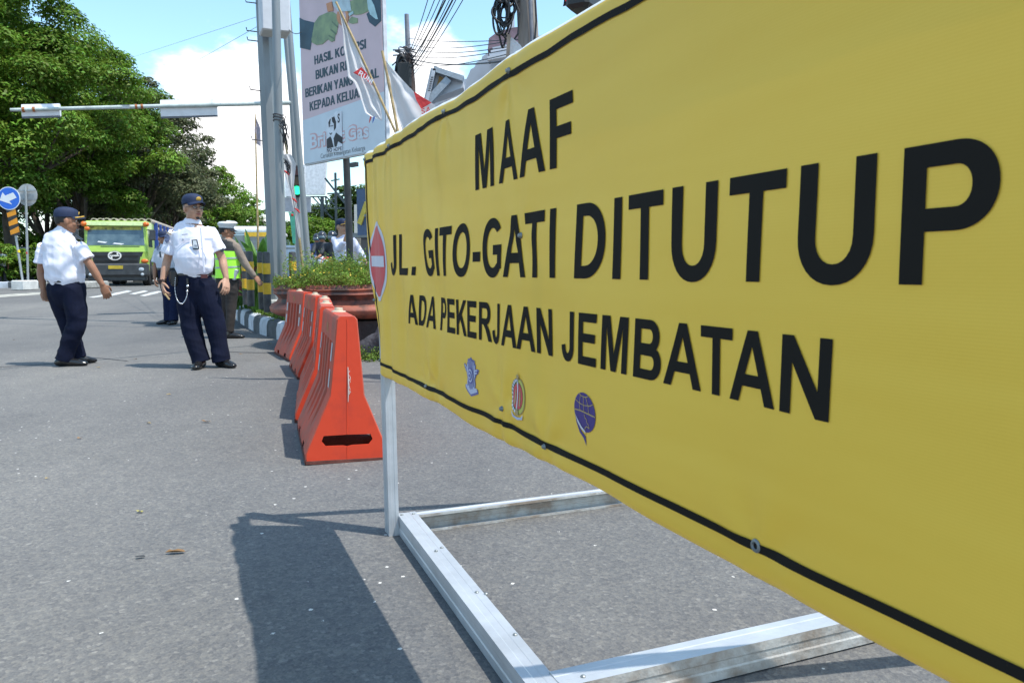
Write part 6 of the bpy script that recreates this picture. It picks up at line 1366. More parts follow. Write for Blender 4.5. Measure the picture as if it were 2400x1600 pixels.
def face_bits(t, c, f, up, sc=1.0, glasses=False, goatee=False, hair=True, hairback=True):
    r = f.cross(up).normalized(); R3 = Matrix((r, f, up)).transposed(); P = lambda x, y, z: c+r*x*sc+f*y*sc+up*z*sc
    for s_ in (-1, 1):
        b = MB(); b.ell(P(s_*.031, .078, .004), (.013*sc, .009*sc, .0065*sc), R3, 10, 8); b.build('eye', EYEW, t, smooth=180)
        b = MB(); b.ell(P(s_*.031, .085, .004), (.0055*sc, .004*sc, .0055*sc), R3, 8, 6); b.build('iris', HAIR, t, smooth=180)
        b = MB(); b.tube([P(s_*.014, .094, .021), P(s_*.03, .092, .028), P(s_*.050, .078, .023)], [.002*sc, .0036*sc, .002*sc], 6); b.build('eyebrow', HAIR, t)
    b = MB(); b.tube([P(-.024, .088, -.058), P(-.010, .095, -.054), P(0, .096, -.056), P(.010, .095, -.054), P(.024, .088, -.058)], [.002*sc, .0048*sc, .0042*sc, .0048*sc, .002*sc], 6); b.tube([P(-.018, .091, -.064), P(0, .096, -.067), P(.018, .091, -.064)], [.002*sc, .0055*sc, .002*sc], 6); b.build('lips', LIP, t, smooth=180)
    if glasses:
        GF = mat('glasses_frame', (.02, .02, .025), .3); b = MB()
        for s_ in (-1, 1):
            b.tube([P(s_*.034+.023*cos(a*pi/8), .098-.006*abs(cos(a*pi/8)), .002+.016*sin(a*pi/8)) for a in range(17)], .0018*sc, 5); b.tube([P(s_*.057, .092, .006), P(s_*.078, .05, .010), P(s_*.084, -.01, .008)], .0022*sc, 5)
        b.tube([P(-.011, .100, .004), P(.011, .100, .004)], .0018*sc, 5); b.build('glasses', GF, t)
        for s_ in (-1, 1): b = MB(); b.plate([(s_*.034*sc+.022*sc*cos(a*pi/8), .002*sc+.015*sc*sin(a*pi/8)) for a in range(16)], P(0, .096, 0), r, up, .001); b.build('lens', mat('lens_glass', (.10, .12, .14), .1, alpha=.22), t)
    if goatee:
        b = MB(); b.ell(P(0, .072, -.098), (.020*sc, .014*sc, .013*sc), R3, 10, 8); b.tube([P(-.022, .089, -.045), P(0, .096, -.042), P(.022, .089, -.045)], [.001, .0022, .001], 5); b.build('beard', HAIR, t, smooth=180)
    if hair:
        b = MB(); n_, m_ = 28, 18; keep = []
        for i in range(m_+1):
            th = pi*i/m_
            for k in range(n_): ph = 2*pi*k/n_; b.v.append(tuple(P(.0815*sin(th)*cos(ph), -.010+.1005*sin(th)*sin(ph), .018+.1025*cos(th))))
        for i in range(m_):
            for k in range(n_):
                th = pi*(i+.5)/m_; ph = 2*pi*(k+.5)/n_; y = sin(th)*sin(ph); z = cos(th); x = abs(sin(th)*cos(ph))
                if z > .55 and y < .75 or (y < .10 and z > -.05) or (hairback and y < -.25 and z > -.62+.3*x) or (y < .35 and z > .15): b.f.append((i*n_+k, (i+1)*n_+k, (i+1)*n_+(k+1) % n_, i*n_+(k+1) % n_))
        b.m = [0]*len(b.f); b.build('hair', HAIR, t, smooth=180)
    return P, r, R3
def ball_cap(t, c, f, up, sc=1.0, m=None, trim=True, emblem=True, brimL=.075):
    r = f.cross(up).normalized(); P = lambda x, y, z: c+r*x*sc+f*y*sc+up*z*sc; b = MB(); n_ = 28
    prof_ = [(1.0, .040), (1.015, .055), (1.0, .082), (.94, .103), (.80, .122), (.55, .136), (.25, .142), (.0, .143)]
    for fr, z in prof_:
        for k in range(n_): a = 2*pi*k/n_; yb = sin(a); b.v.append(tuple(P(.089*fr*cos(a), -.008+.107*fr*yb+(.006 if yb > 0 else 0)*fr, z+.010*max(0, yb)*(z < .12)-.004*max(0, -yb)*(z < .05))))
    b.f = [(i*n_+k, i*n_+(k+1) % n_, (i+1)*n_+(k+1) % n_, (i+1)*n_+k) for i in range(len(prof_)-1) for k in range(n_)]; b.m = [0]*len(b.f); cp = b.build('cap', m or CAPN, t, smooth=180)
    b = MB(); rows_ = []
    for j in range(5):
        q = j/4
        for k in range(15): a = pi*(.10+.80*k/14); x = cos(a)*.086*(1-.06*q); y = sin(a)*.104+q*brimL*sin(a)**.8; z = .050-.012*q-.026*(cos(a)**2)*(.4+.6*q)+.006; b.v.append(tuple(P(x, y, z)))
    nv = len(b.v); b.v += [tuple(V(v)-up*.005) for v in b.v]
    q_ = [(i*15+k, i*15+k+1, (i+1)*15+k+1, (i+1)*15+k) for i in range(4) for k in range(14)]; b.f = q_+[tuple(i+nv for i in f_[::-1]) for f_ in q_]+[(4*15+k, 4*15+k+1, nv+4*15+k+1, nv+4*15+k) for k in range(14)]; b.m = [0]*len(b.f); b.build('brim', m or CAPN, cp, smooth=60)
    if trim:
        b = MB(); b.tube([P(cos(pi*(.14+.72*k/14))*.083, sin(pi*(.14+.72*k/14))*.104+brimL*.72*sin(pi*(.14+.72*k/14))**.8, .042-.024*cos(pi*(.14+.72*k/14))**2+.012) for k in range(15)], .008*sc, 6); b.build('gold_braid', GOLD, cp, smooth=180)
    if emblem:
        b = MB(); b.ell(P(0, .104, .078), (.028*sc, .008*sc, .024*sc), Matrix((r, (f-up*.35).normalized(), (up+f*.35).normalized())).transposed(), 10, 8); b.build('badge', GOLD, cp, smooth=180)
    return cp
def shoe(t, ankle, toe, w=.046, h=.085, m=None):
    a, c = V(ankle), V(toe); d = (c-a); d.z = 0; L_ = d.length; d.normalize(); s_ = V((-d.y, d.x, 0)); b = MB(); g = V((a.x, a.y, min(a.z, c.z)))
    z0 = g.z
    P = lambda f_, z: V((a.x, a.y, z0))+d*(f_)+V((0, 0, z))
    loft(b, [P(-.065, .040), P(-.03, .048), P(.03, .050), P(L_*.55, .040), P(L_*.85, .030), P(L_, .026)], [(.030, .036), (.036, .048), (.038, .048), (.046, .038), (.044, .028), (.032, .022)], s_, 14)
    loft(b, [P(-.01, .05), P(0, .11)], [(.040, .045), (.038, .044)], s_, 12)
    b.v = [(v[0], v[1], max(v[2], z0+.002)) for v in b.v]
    return b.build('shoe', m or SHO, t, smooth=60)
def belt_ring(t, P, R2, side, m, nm='belt', hh=.018):
    b = MB(); side = V(side).normalized(); c = V(P); f = V((0, 0, 1)).cross(side); n_ = 32; vv = []
    for z, k in ((-hh, 1.0), (-hh, 1.03), (hh, 1.03), (hh, 1.0)): vv += [c+side*R2[0]*k*cos(2*pi*i/n_)+f*R2[1]*k*sin(2*pi*i/n_)+V((0, 0, z)) for i in range(n_)]
    b.add(vv, [(j*n_+i, j*n_+(i+1) % n_, (j+1)*n_+(i+1) % n_, (j+1)*n_+i) for j in range(3) for i in range(n_)]); return b.build(nm, m, t, smooth=40)

def person(label, s, skin, shirt, trous, loc, vox=.008, group=None):
    """s: joints in world space. Right/left are the person's own."""
    t = thing('person', label, 'person', loc, group=group)
    side = V(s['side']).normalized(); up = V((0, 0, 1)); fwd = up.cross(side); f = V(s['face']).normalized(); hu = V(s.get('hup', (0, 0, 1))); hu = (hu-f*hu.dot(f)).normalized()
    H_ = V(s['head']); sc = s.get('hs', 1.0); g = s.get('girth', 1.0)
    b = MB(); head_parts(b, H_, f, hu, sc)
    loft(b, [V(s['neck'])-up*.05, V(s['neck']), H_-hu*.05*sc-f*.01], [.066, .060*sc, .058*sc], side, 14)
    W, Cc, N_ = V(s['waist']), V(s['chest']), V(s['neck'])
    loft(b, [V(s['pelvis']), W, Cc, N_-up*.04], [(.14*g, .10*g), (.13*g, .10*g), (.15, .10), (.10, .07)], side, 16)
    for k in ('R', 'L'):
        sh_, el, wr, hd_ = [V(s[j+k]) for j in ('sh', 'el', 'wr', 'hd')]
        loft(b, [sh_, sh_.lerp(el, .5), el, el.lerp(wr, .35), wr.lerp(el, .12), wr], [.040, .043, .041, .041, .029, (.027, .024)], s.get('as'+k, side), 12)
        hp = s['hand'+k]; hand(b, wr, hd_-wr, hp[0], hp[1], hp[2], sc=s.get('hsc', 1.05))
        hp_, kn, an = [V(s[j+k]) for j in ('hip', 'kn', 'an')]
        loft(b, [hp_, kn, kn.lerp(an, .3), an], [.075, .050, .05, .035], side, 12)
    remesh(b, 'body', skin, t, vox*.62 if vox < .01 else vox*.75, 2)
    # shirt
    b = MB(); tr = s['torso']            # list of (point, (half width, half depth))
    loft(b, [p for p, _ in tr], [r for _, r in tr], side, 22, 4)
    for k in ('R', 'L'):
        sh_, el, wr = V(s['sh'+k]), V(s['el'+k]), V(s['wr'+k]); inn = sh_.lerp(Cc, .35)
        if s.get('long'): loft(b, [inn, sh_, sh_.lerp(el, .5), el, el.lerp(wr, .5), wr.lerp(el, .06)], [(.052, .060), (.058, .060), (.060, .060), (.056, .056), (.050, .048), (.040, .040)], s.get('as'+k, side), 16)
        else: loft(b, [inn, sh_, sh_.lerp(el, .45), sh_.lerp(el, s.get('slv', .78))], [(.055, .062), (.064, .066), (.072, .072), (.084, .078)], s.get('as'+k, side), 18, 4, True, False)
    remesh(b, 'shirt', shirt, t, vox, 2, s.get('wr', .006), 9)
    # trousers
    b = MB(); hw = s.get('hipw', (.175, .125))
    loft(b, [W-up*.005, V(s['pelvis']), V(s['pelvis'])-up*.09], [(hw[0]*.93, hw[1]*.98), hw, (hw[0]*.93, hw[1]*.85)], side, 20)
    for k in ('R', 'L'):
        hp_, kn, an = [V(s[j+k]) for j in ('hip', 'kn', 'an')]; hem = an+up*.0
        loft(b, [hp_+up*.05, hp_.lerp(kn, .35), kn, kn.lerp(hem, .5), hem.lerp(kn, .12), hem], s.get('legr', [(.098, .115), (.100, .108), (.082, .085), (.076, .082), (.077, .088), (.074, .092)]), side, 18, 4, True, False)
    remesh(b, 'trousers', trous, t, vox, 2, s.get('wt', .006), 8, (1, 1, .35))
    for k in ('R', 'L'): shoe(t, s['an'+k], s['toe'+k])
    return t, f, hu, H_, sc

Z3 = lambda x, y, Y: at(300+x/3.137, 400+y/3.137, Y)
Z4 = lambda x, y, Y: at(x/3.137, 400+y/3.137, Y)
def floor(p, h=.0): return V((p[0], p[1], gz(p[0], p[1])+h))

# --- officer facing us, with glasses
Y = YF(505, 861)
sidev = V((-1, .22, 0)).normalized()    # his right hand is at our left; turned slightly towards our right
fr_ = V((0, 0, 1)).cross(sidev)
J = lambda x, y, dy=0: Z3(x, y, Y+dy)
s = dict(side=sidev, face=V((.80, -.60, .04)), hup=(.0, 0, 1), head=J(478, 278, -.01), neck=J(475, 372, .02), chest=J(470, 500, 0), waist=J(488, 745, 0), pelvis=J(498, 860, .01), hs=1.04, girth=1.05,
 shR=J(338, 462, .03), elR=J(288, 660, .05), wrR=J(252, 822, -.04), hdR=J(268, 905, -.10), shL=J(604, 456, .05), elL=J(690, 640, .08), wrL=J(722, 792, .02), hdL=J(722, 860, -.03),
 handR=(V((.5, -.8, 0)), V((.8, .3, 0)), .9), handL=(V((-.5, -.8, 0)), V((-.8, .2, 0)), .8),
 hipR=J(445, 880), hipL=J(575, 880), knR=J(462, 1130, -.02), knL=J(640, 1130, .02), anR=J(520, 1395, -.03), anL=J(680, 1372, .03), toeR=None, toeL=None,
 torso=[(J(490, 762), (.178, .128)), (J(486, 720, -.01), (.195, .150)), (J(482, 640, -.03), (.198, .165)), (J(475, 560, -.01), (.190, .142)), (J(470, 480, .01), (.198, .128)), (J(470, 425, .03), (.190, .105)), (J(472, 400, .03), (.145, .090)), (J(474, 386, .03), (.092, .078))],
 hipw=(.185, .138), legr=[(.102, .122), (.116, .12), (.100, .100), (.090, .094), (.092, .095), (.090, .098)], wr=.013, wt=.009, slv=.74, hsc=1.1)
s['anR'] = floor(J(540, 1430, -.03)); s['anL'] = floor(J(690, 1400, .02)); s['toeR'] = s['anR']+V((.01, -.19, 0)); s['toeL'] = s['anL']+V((.155, -.09, 0)); s['anR'] += V((0, 0, .06)); s['anL'] += V((0, 0, .06))
tR, tL = s['toeR'], s['toeL']
p2, f, hu, Hh, sc = person('man in white short sleeved uniform shirt, navy cap and glasses, standing facing the camera', s, SKIN2, SHW, NAVY, floor(J(560, 1440)), .0075)
P, r, R3 = face_bits(p2, Hh, f, hu, sc, True, True); ball_cap(p2, Hh, f, hu, sc, brimL=.06, trim=False)
# collar
def collar(t, c, side, fw, m, w=.074, open_=True, h=.05):
    for s_ in (-1, 1):
        b = MB(); c = V(c); P_ = []
        for k in range(8):
            a = pi*(-.5)+pi*k/7*1.0; x = cos(a)*w*s_; y = -sin(a)*w*.95  # back to front
            P_.append((c+side*x+fw*y+V((0, 0, .028-.012*k/7)), c+side*x*1.30+fw*y*1.12+V((0, 0, -.018-.028*(k/7)**2))))
        P_.append((c+fw*w*.98+side*s_*.006+V((0, 0, .004)), c+fw*w*1.25+side*s_*w*.75+V((0, 0, -.072))))
        P_ = P_[0:9]
        v = [q for pr_ in P_ for q in pr_]; v += [q+V((0, 0, -.003))-fw*.003 for q in v]; n_ = len(P_)*2
        fs = [(2*i, 2*i+1, 2*i+3, 2*i+2) for i in range(len(P_)-1)]; b.add(v, fs+[tuple(j+n_ for j in q[::-1]) for q in fs]); b.build('collar', m, t, smooth=60)
fw2 = -fr_ if fr_.y > 0 else fr_
collar(p2, J(475, 376, .01), sidev, fw2, SHW)
belt_ring(p2, J(489, 757), (.180, .132), sidev, BELT); MB().box(J(560, 775, -.14), (.06, .012, .04)).build('buckle', mat('buckle', (.10, .02, .02), .4), p2)
# details on the shirt
DK = mat('detail_dark', (.03, .045, .06), .5); LBL = mat('detail_grey', (.35, .36, .42), .5)
def stick(t, name, poly, m, dy, dep=.01, Zf=Z3, Y0=None):
    Y0 = Y0 or Y; b = MB(); a = [Zf(x, y, Y0+dy) for x, y in poly]; c = [p+V((0, dep, 0)) for p in a]; n_ = len(a); b.add(a+c, [tuple(range(n_)), tuple(range(2*n_-1, n_-1, -1))]+[(i, n_+i, n_+(i+1) % n_, (i+1) % n_) for i in range(n_)])
    o = b.build(name, m, t); bm = bmesh.new(); bm.from_mesh(o.data); bmesh.ops.recalc_face_normals(bm, faces=bm.faces[:]); bm.to_mesh(o.data); bm.free(); return o
stick(p2, 'badge_holder', [(466, 508), (506, 506), (522, 574), (512, 581), (478, 578)], DK, -.205, .012); stick(p2, 'badge_card', [(476, 514), (500, 513), (514, 570), (480, 568)], WHT, -.212, .004); stick(p2, 'badge_print', [(486, 543), (508, 546), (511, 560), (489, 558)], LBL, -.215, .002)
stick(p2, 'name_tag', [(395, 468), (438, 464), (438, 470), (395, 474)], LBL, -.165, .004); stick(p2, 'button_badge', [(396, 505), (403, 499), (411, 505), (403, 517)], LBL, -.175, .006)
for pk in ([(376, 500), (455, 497), (455, 515), (376, 522)], [(560, 495), (625, 497), (628, 517), (562, 512)]): stick(p2, 'pocket_flap', pk, SHW, -.172, .006)
stick(p2, 'shirt_placket', [(527, 420), (537, 420), (566, 745), (555, 745)], SHW, -.20, .006)
stick(p2, 'sleeve_patch', [(270, 475), (288, 462), (302, 478), (303, 510), (285, 535), (268, 515)], mat('patch_blue', (.16, .20, .34), .6, var=.4, vs_=60), -.06, .006); stick(p2, 'shoulder_mark', [(283, 448), (318, 462), (318, 474), (286, 462)], mat('mark_tan', (.42, .34, .24), .6), -.06, .006)
stick(p2, 'sleeve_hem', [(672, 588), (702, 566), (703, 594), (690, 600)], DK, -.02, .006)
b = MB(); b.tube([J(437, 790, -.155), J(440, 850, -.16), J(436, 885, -.165)], .010, 6); b.build('key_strap', BELT, p2)
b = MB(); pts = [J(438, 885, -.17), J(430, 930, -.175), J(412, 965, -.17), J(390, 978, -.16), J(365, 955, -.15), J(350, 905, -.14), J(345, 850, -.13), J(350, 780, -.13)]
Q, _ = catmull(pts, [(1, 1)]*len(pts), 5)
for i, p in enumerate(Q[:-1]): b.ell(p, (.0055, .0055, .0075), None, 6, 4)
b.ell(J(438, 848, -.165), (.014, .01, .014), None, 8, 6); b.ell(J(436, 886, -.17), (.012, .01, .014), None, 8, 6); b.build('chain', CHR, p2, smooth=180)
b = MB(); b.box(J(345, 790, -.05), (.075, .07, .16), bev=.015); b.box(J(322, 775, -.02), (.05, .06, .12), bev=.01); b.build('radio_pouch', BELT, p2)
b = MB()
for dz in (-12, 0, 10): P_ = J(254, 815+dz, -.04); b.tube([P_+V((.033*cos(a*pi/8), .030*sin(a*pi/8), .006*sin(a*3+dz))) for a in range(17)], .0075, 6)
b.build('bracelet', mat('bead_brown', (.05, .025, .02), .5), p2, smooth=180)
b = MB(); b.tube([J(272, 905, -.13), J(305, 948, -.16)], .008, 6); b.build('cigarette_stick', BAM, p2)

# --- officer walking away at the left
Y = YF(165, 857); J = lambda x, y, dy=0: Z4(x, y, Y+dy)
sidev = V((.975, -.22, 0)).normalized(); fw1 = V((0, 0, 1)).cross(sidev)     # faces away from us, to the right
s = dict(side=sidev, face=V((.84, .54, -.02)), head=J(492, 372, .0), neck=J(470, 452, .0), chest=J(450, 600, 0), waist=J(482, 808, 0), pelvis=J(490, 885, 0), hs=1.02, girth=1.1,
 shR=J(578, 556, -.06), elR=J(672, 705, -.06), wrR=J(752, 838, -.02), hdR=J(783, 905, .02), shL=J(322, 560, .06), elL=J(302, 745, .06), wrL=J(318, 872, .02), hdL=J(338, 950, -.02),
 handR=(V((.6, .6, 0)), V((-.5, .6, -.4)), .7), handL=(V((.5, .7, 0)), V((.7, -.5, 0)), .9), slv=.66,
 hipR=J(548, 890, -.03), hipL=J(430, 890, .03), knR=J(560, 1120, -.03), knL=J(500, 1110, .08), anR=None, anL=None,
 torso=[(J(484, 818), (.186, .150)), (J(482, 780), (.200, .165)), (J(470, 690), (.206, .165)), (J(458, 620), (.204, .148)), (J(450, 555), (.208, .125)), (J(452, 505), (.200, .108)), (J(458, 474), (.150, .090)), (J(464, 448), (.088, .074)), (J(468, 432), (.070, .068))], hipw=(.180, .140),
 legr=[(.100, .125), (.105, .12), (.094, .098), (.082, .09), (.082, .092), (.080, .094)], wr=.014, wt=.011, hsc=1.1)
s['anR'] = floor(J(470, 1425, -.04)); s['toeR'] = s['anR']+V((.215, .03, 0)); s['anL'] = floor(J(572, 1392, .17)); s['toeL'] = s['anL']+V((.12, .12, 0)); s['anR'] += V((0, 0, .065)); s['anL'] += V((0, 0, .07))
p1, f, hu, Hh, sc = person('man in white shirt and navy cap with gold braid, walking away at the left', s, SKIN1, SHW, NAVY, floor(J(520, 1430)), .0075)
face_bits(p1, Hh, f, hu, sc); ball_cap(p1, Hh, f, hu, sc, brimL=.065); collar(p1, J(468, 452, 0), sidev, fw1, SHW, .07)
belt_ring(p1, J(483, 812), (.180, .142), sidev, BELT, hh=.014)
b = MB(); b.tube([J(560, 478, -.03), J(610, 512, -.10)], .012, 6); b.build('shoulder_board', DK, p1)
b = MB(); b.tube([J(776, 868, .02), J(806, 862, .05)], .006, 6); b.build('cigarette', WHT, p1)

# --- officer partly hidden behind
Y = YF(398, 759); J = lambda x, y, dy=0: Z3(x, y, Y+dy)
sidev = V((-1, .1, 0)).normalized()
s = dict(side=sidev, face=V((.55, -.8, -.05)), head=J(262, 500), neck=J(262, 545), chest=J(265, 600), waist=J(285, 715), pelvis=J(295, 770), hs=1.0,
 shR=J(218, 592, .02), elR=J(200, 700, .02), wrR=J(196, 795, -.04), hdR=J(204, 850, -.08), shL=J(345, 592, .02), elL=J(355, 700, .04), wrL=J(350, 790, -.04), hdL=J(350, 840, -.08),
 handR=(V((.5, -.8, 0)), V((.8, .3, 0)), .8), handL=(V((-.5, -.8, 0)), V((-.8, .3, 0)), .8),
 hipR=J(272, 780), hipL=J(322, 780), knR=J(290, 930, -.02), knL=J(335, 930), anR=None, anL=None,
 torso=[(J(285, 725), (.165, .12)), (J(282, 690), (.18, .135)), (J(278, 640), (.185, .14)), (J(278, 600), (.19, .12)), (J(272, 570), (.16, .10)), (J(265, 548), (.07, .07))])
s['anR'] = floor(J(298, 1110, -.05)); s['toeR'] = s['anR']+V((-.16, -.10, 0)); s['anL'] = floor(J(340, 1118, -.1)); s['toeL'] = s['anL']+V((-.02, -.19, 0)); s['anR'] += V((0, 0, .06)); s['anL'] += V((0, 0, .06))
p3, f, hu, Hh, sc = person('third man in white shirt, mostly hidden behind the officer with glasses', s, SKIN1, mat('shirt_grey', (.50, .53, .60), .8, var=.06, vs_=7), mat('trouser_blue', (.008, .014, .045), .9, spec=.2), floor(J(310, 1110)), .012)
face_bits(p3, Hh, f, hu, sc); ball_cap(p3, Hh, f, hu, sc, trim=False, emblem=False); belt_ring(p3, J(286, 722), (.172, .13), sidev, BELT)
stick(p3, 'sleeve_patch', [(207, 560), (222, 548), (230, 572), (212, 590)], mat('patch_blue', (.16, .20, .34), .6), -.14, .006); stick(p3, 'tie', [(228, 598), (240, 592), (246, 640), (232, 636)], DK, -.17, .006)

# --- traffic policeman
Y = YF(535, 793); J = lambda x, y, dy=0: Z3(x, y, Y+dy)
sidev = V((.86, -.5, 0)).normalized()
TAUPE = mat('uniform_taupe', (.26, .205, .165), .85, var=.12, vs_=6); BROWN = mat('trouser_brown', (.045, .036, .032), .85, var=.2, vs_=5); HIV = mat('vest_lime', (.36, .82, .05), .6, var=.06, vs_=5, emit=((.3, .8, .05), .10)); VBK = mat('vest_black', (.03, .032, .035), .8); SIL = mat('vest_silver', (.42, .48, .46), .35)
s = dict(side=sidev, face=V((.93, .3, -.04)), head=J(728, 446), neck=J(722, 492), chest=J(728, 570), waist=J(735, 745), pelvis=J(738, 810), hs=1.02,
 shR=J(790, 555, -.08), elR=J(858, 680, -.05), wrR=J(928, 775, .0), hdR=J(968, 822, .02), shL=J(668, 560, .10), elL=J(668, 680, .16), wrL=J(690, 770, .16), hdL=J(710, 810, .15), long=True,
 handR=(V((.3, .6, .6)), V((-.6, .3, -.6)), .35), handL=(V((.5, .7, 0)), V((.7, -.5, 0)), .8),
 hipR=J(765, 810, -.03), hipL=J(700, 810, .04), knR=J(760, 970, -.02), knL=J(715, 980, .05), anR=None, anL=None,
 torso=[(J(735, 760), (.165, .125)), (J(732, 700), (.175, .135)), (J(728, 620), (.18, .13)), (J(726, 560), (.185, .115)), (J(724, 525), (.165, .10)), (J(722, 495), (.065, .065))], hipw=(.16, .125),
 legr=[(.09, .11), (.092, .105), (.075, .08), (.062, .07), (.060, .066), (.058, .066)])
s['anR'] = floor(J(748, 1222, -.03)); s['toeR'] = s['anR']+V((.19, .03, 0)); s['anL'] = floor(J(722, 1232, .14)); s['toeL'] = s['anL']+V((.17, .08, 0)); s['anR'] += V((0, 0, .10)); s['anL'] += V((0, 0, .10))
p4, f, hu, Hh, sc = person('traffic policeman in white peaked cap and lime green vest, seen from behind', s, SKIN1, TAUPE, BROWN, floor(J(745, 1225)), .010)
P, r, R3 = face_bits(p4, Hh, f, hu, sc)
def vest(t, tor, m, k, name, side):
    b = MB(); loft(b, [p for p, _ in tor], [(a*k, c*k) for _, (a, c) in tor], side, 24, 4, False, False); b.f = b.f[:-2]; b.m = b.m[:-2]; return b.build(name, m, t, smooth=180)
vest(p4, [(J(734, 790), (.178, .14)), (J(732, 700), (.175, .136)), (J(728, 625), (.178, .13)), (J(727, 590), (.178, .122))], HIV, 1.09, 'vest', sidev)
vest(p4, [(J(727, 592), (.180, .122)), (J(726, 560), (.178, .115)), (J(724, 530), (.155, .10)), (J(723, 508), (.10, .085))], VBK, 1.09, 'vest_yoke', sidev)
for y0 in (640, 705): vest(p4, [(J(732, y0+12), (.178, .134)), (J(731, y0), (.178, .134))], SIL, 1.115, 'reflective_band', sidev)
b = MB(); n_ = 28; prof_ = [(.95, .030, 0), (.97, .060, 0), (1.30, .095, .012), (1.34, .108, .016), (1.05, .128, .01), (.5, .134, 0), (0, .134, 0)]
for fr, z, dy in prof_:
    for k in range(n_): a = 2*pi*k/n_; b.v.append(tuple(P(.089*fr*cos(a), -.008+dy+.102*fr*sin(a), z+.016*max(0, sin(a))*(z > .09))))
b.f = [(i*n_+k, i*n_+(k+1) % n_, (i+1)*n_+(k+1) % n_, (i+1)*n_+k) for i in range(len(prof_)-1) for k in range(n_)]; b.m = [0]*len(b.f); cp = b.build('peaked_cap', mat('cap_white', (.74, .75, .76), .6), p4, smooth=180)
b = MB(); n_ = 15
for q in range(4):
    for k in range(n_): a = pi*(.12+.76*k/14); b.v.append(tuple(P(cos(a)*.088, sin(a)*.098+q/3*.05*sin(a), .032-.028*q/3)))
b.f = [(i*n_+k, i*n_+k+1, (i+1)*n_+k+1, (i+1)*n_+k) for i in range(3) for k in range(n_-1)]; b.m = [0]*len(b.f); b.build('peak', SHO, cp)
b = MB(); b.tube([P(.091*cos(2*pi*k/24), -.008+.101*sin(2*pi*k/24), .036) for k in range(25)], .010, 6); b.build('cap_band', VBK, cp)
belt_ring(p4, J(737, 775), (.172, .135), sidev, BELT, hh=.02); b = MB(); b.box(J(790, 765, -.10), (.05, .08, .16), rot=Matrix.Rotation(.3, 3, 'Y'), bev=.012); b.build('holster', mat('holster_pale', (.45, .48, .5), .4), p4)
collar(p4, J(722, 500), sidev, V((0, 0, 1)).cross(sidev), TAUPE, .062)

# --- woman behind the hedge
Z6 = lambda x, y, Y: at(640+x/6.82, 420+y/6.82, Y)
Y = 13.3; J = lambda x, y, dy=0: Z6(x, y, Y+dy); sidev = V((-1, -.25, 0)).normalized()
s = dict(side=sidev, face=V((.72, -.69, -.02)), head=J(1105, 768), neck=J(1100, 880), chest=J(1130, 1050), waist=J(1150, 1330), pelvis=J(1155, 1450), hs=.98, girth=.85,
 shR=J(985, 960, .0), elR=J(1050, 1110, -.12), wrR=J(1135, 1010, -.20), hdR=J(1160, 930, -.20), shL=J(1265, 980, .04), elL=J(1370, 1130, .06), wrL=J(1460, 1270, .02), hdL=J(1500, 1340, .0), long=True,
 handR=(V((.3, .6, .3)), V((.6, .6, 0)), 1.2), handL=(V((-.3, -.8, 0)), V((-.8, .2, 0)), .6),
 hipR=J(1080, 1470), hipL=J(1230, 1470), knR=J(1090, 1800, -.02), knL=J(1235, 1800), anR=None, anL=None,
 torso=[(J(1160, 1520), (.17, .12)), (J(1150, 1350), (.145, .105)), (J(1140, 1200), (.150, .115)), (J(1130, 1080), (.165, .125)), (J(1125, 980), (.15, .10)), (J(1105, 895), (.062, .06))], hipw=(.16, .12))
for k, x in (('R', 1095), ('L', 1235)): s['an'+k] = floor(J(x, 2200)); s['an'+k] = V((s['an'+k].x, s['an'+k].y, .28)); s['toe'+k] = s['an'+k]+V((.05, -.19, -.06)); s['an'+k] += V((0, 0, .0))
p5, f, hu, Hh, sc = person('woman in white long sleeved shirt and navy cap with yellow braid, behind the hedge', s, SKIN3, mat('shirt_lilac', (.66, .67, .82), .8, var=.04, vs_=6), NAVY, floor(J(1155, 2200)), .010)
P, r, R3 = face_bits(p5, Hh, f, hu, sc); ball_cap(p5, Hh, f, hu, sc, brimL=.06)
b = MB(); loft(b, [P(-.02, -.075, .02), P(-.02, -.085, -.05), P(-.01, -.075, -.12)], [(.075, .035), (.078, .035), (.05, .025)], r, 14); b.build('long_hair', HAIR, p5, smooth=180)
b = MB(); q = P(0, .094, -.058); b.tube([P(-.022, .088, -.054), P(0, .098, -.062), P(.022, .088, -.054)], [.002, .004, .002], 6); b.build('teeth', EYEW, p5); b = MB(); b.ell(P(.085, -.01, -.045), (.006, .006, .006), None, 8, 6); b.build('earring', GOLD, p5, smooth=180)
b = MB(); b.tube([J(955, 905, -.02), J(1035, 890, -.05)], .018, 6); b.build('shoulder_board', DK, p5); collar(p5, J(1103, 905), sidev, V((0, 0, 1)).cross(sidev)*(1 if V((0, 0, 1)).cross(sidev).y < 0 else -1), s and MATS['shirt_lilac'], .058)

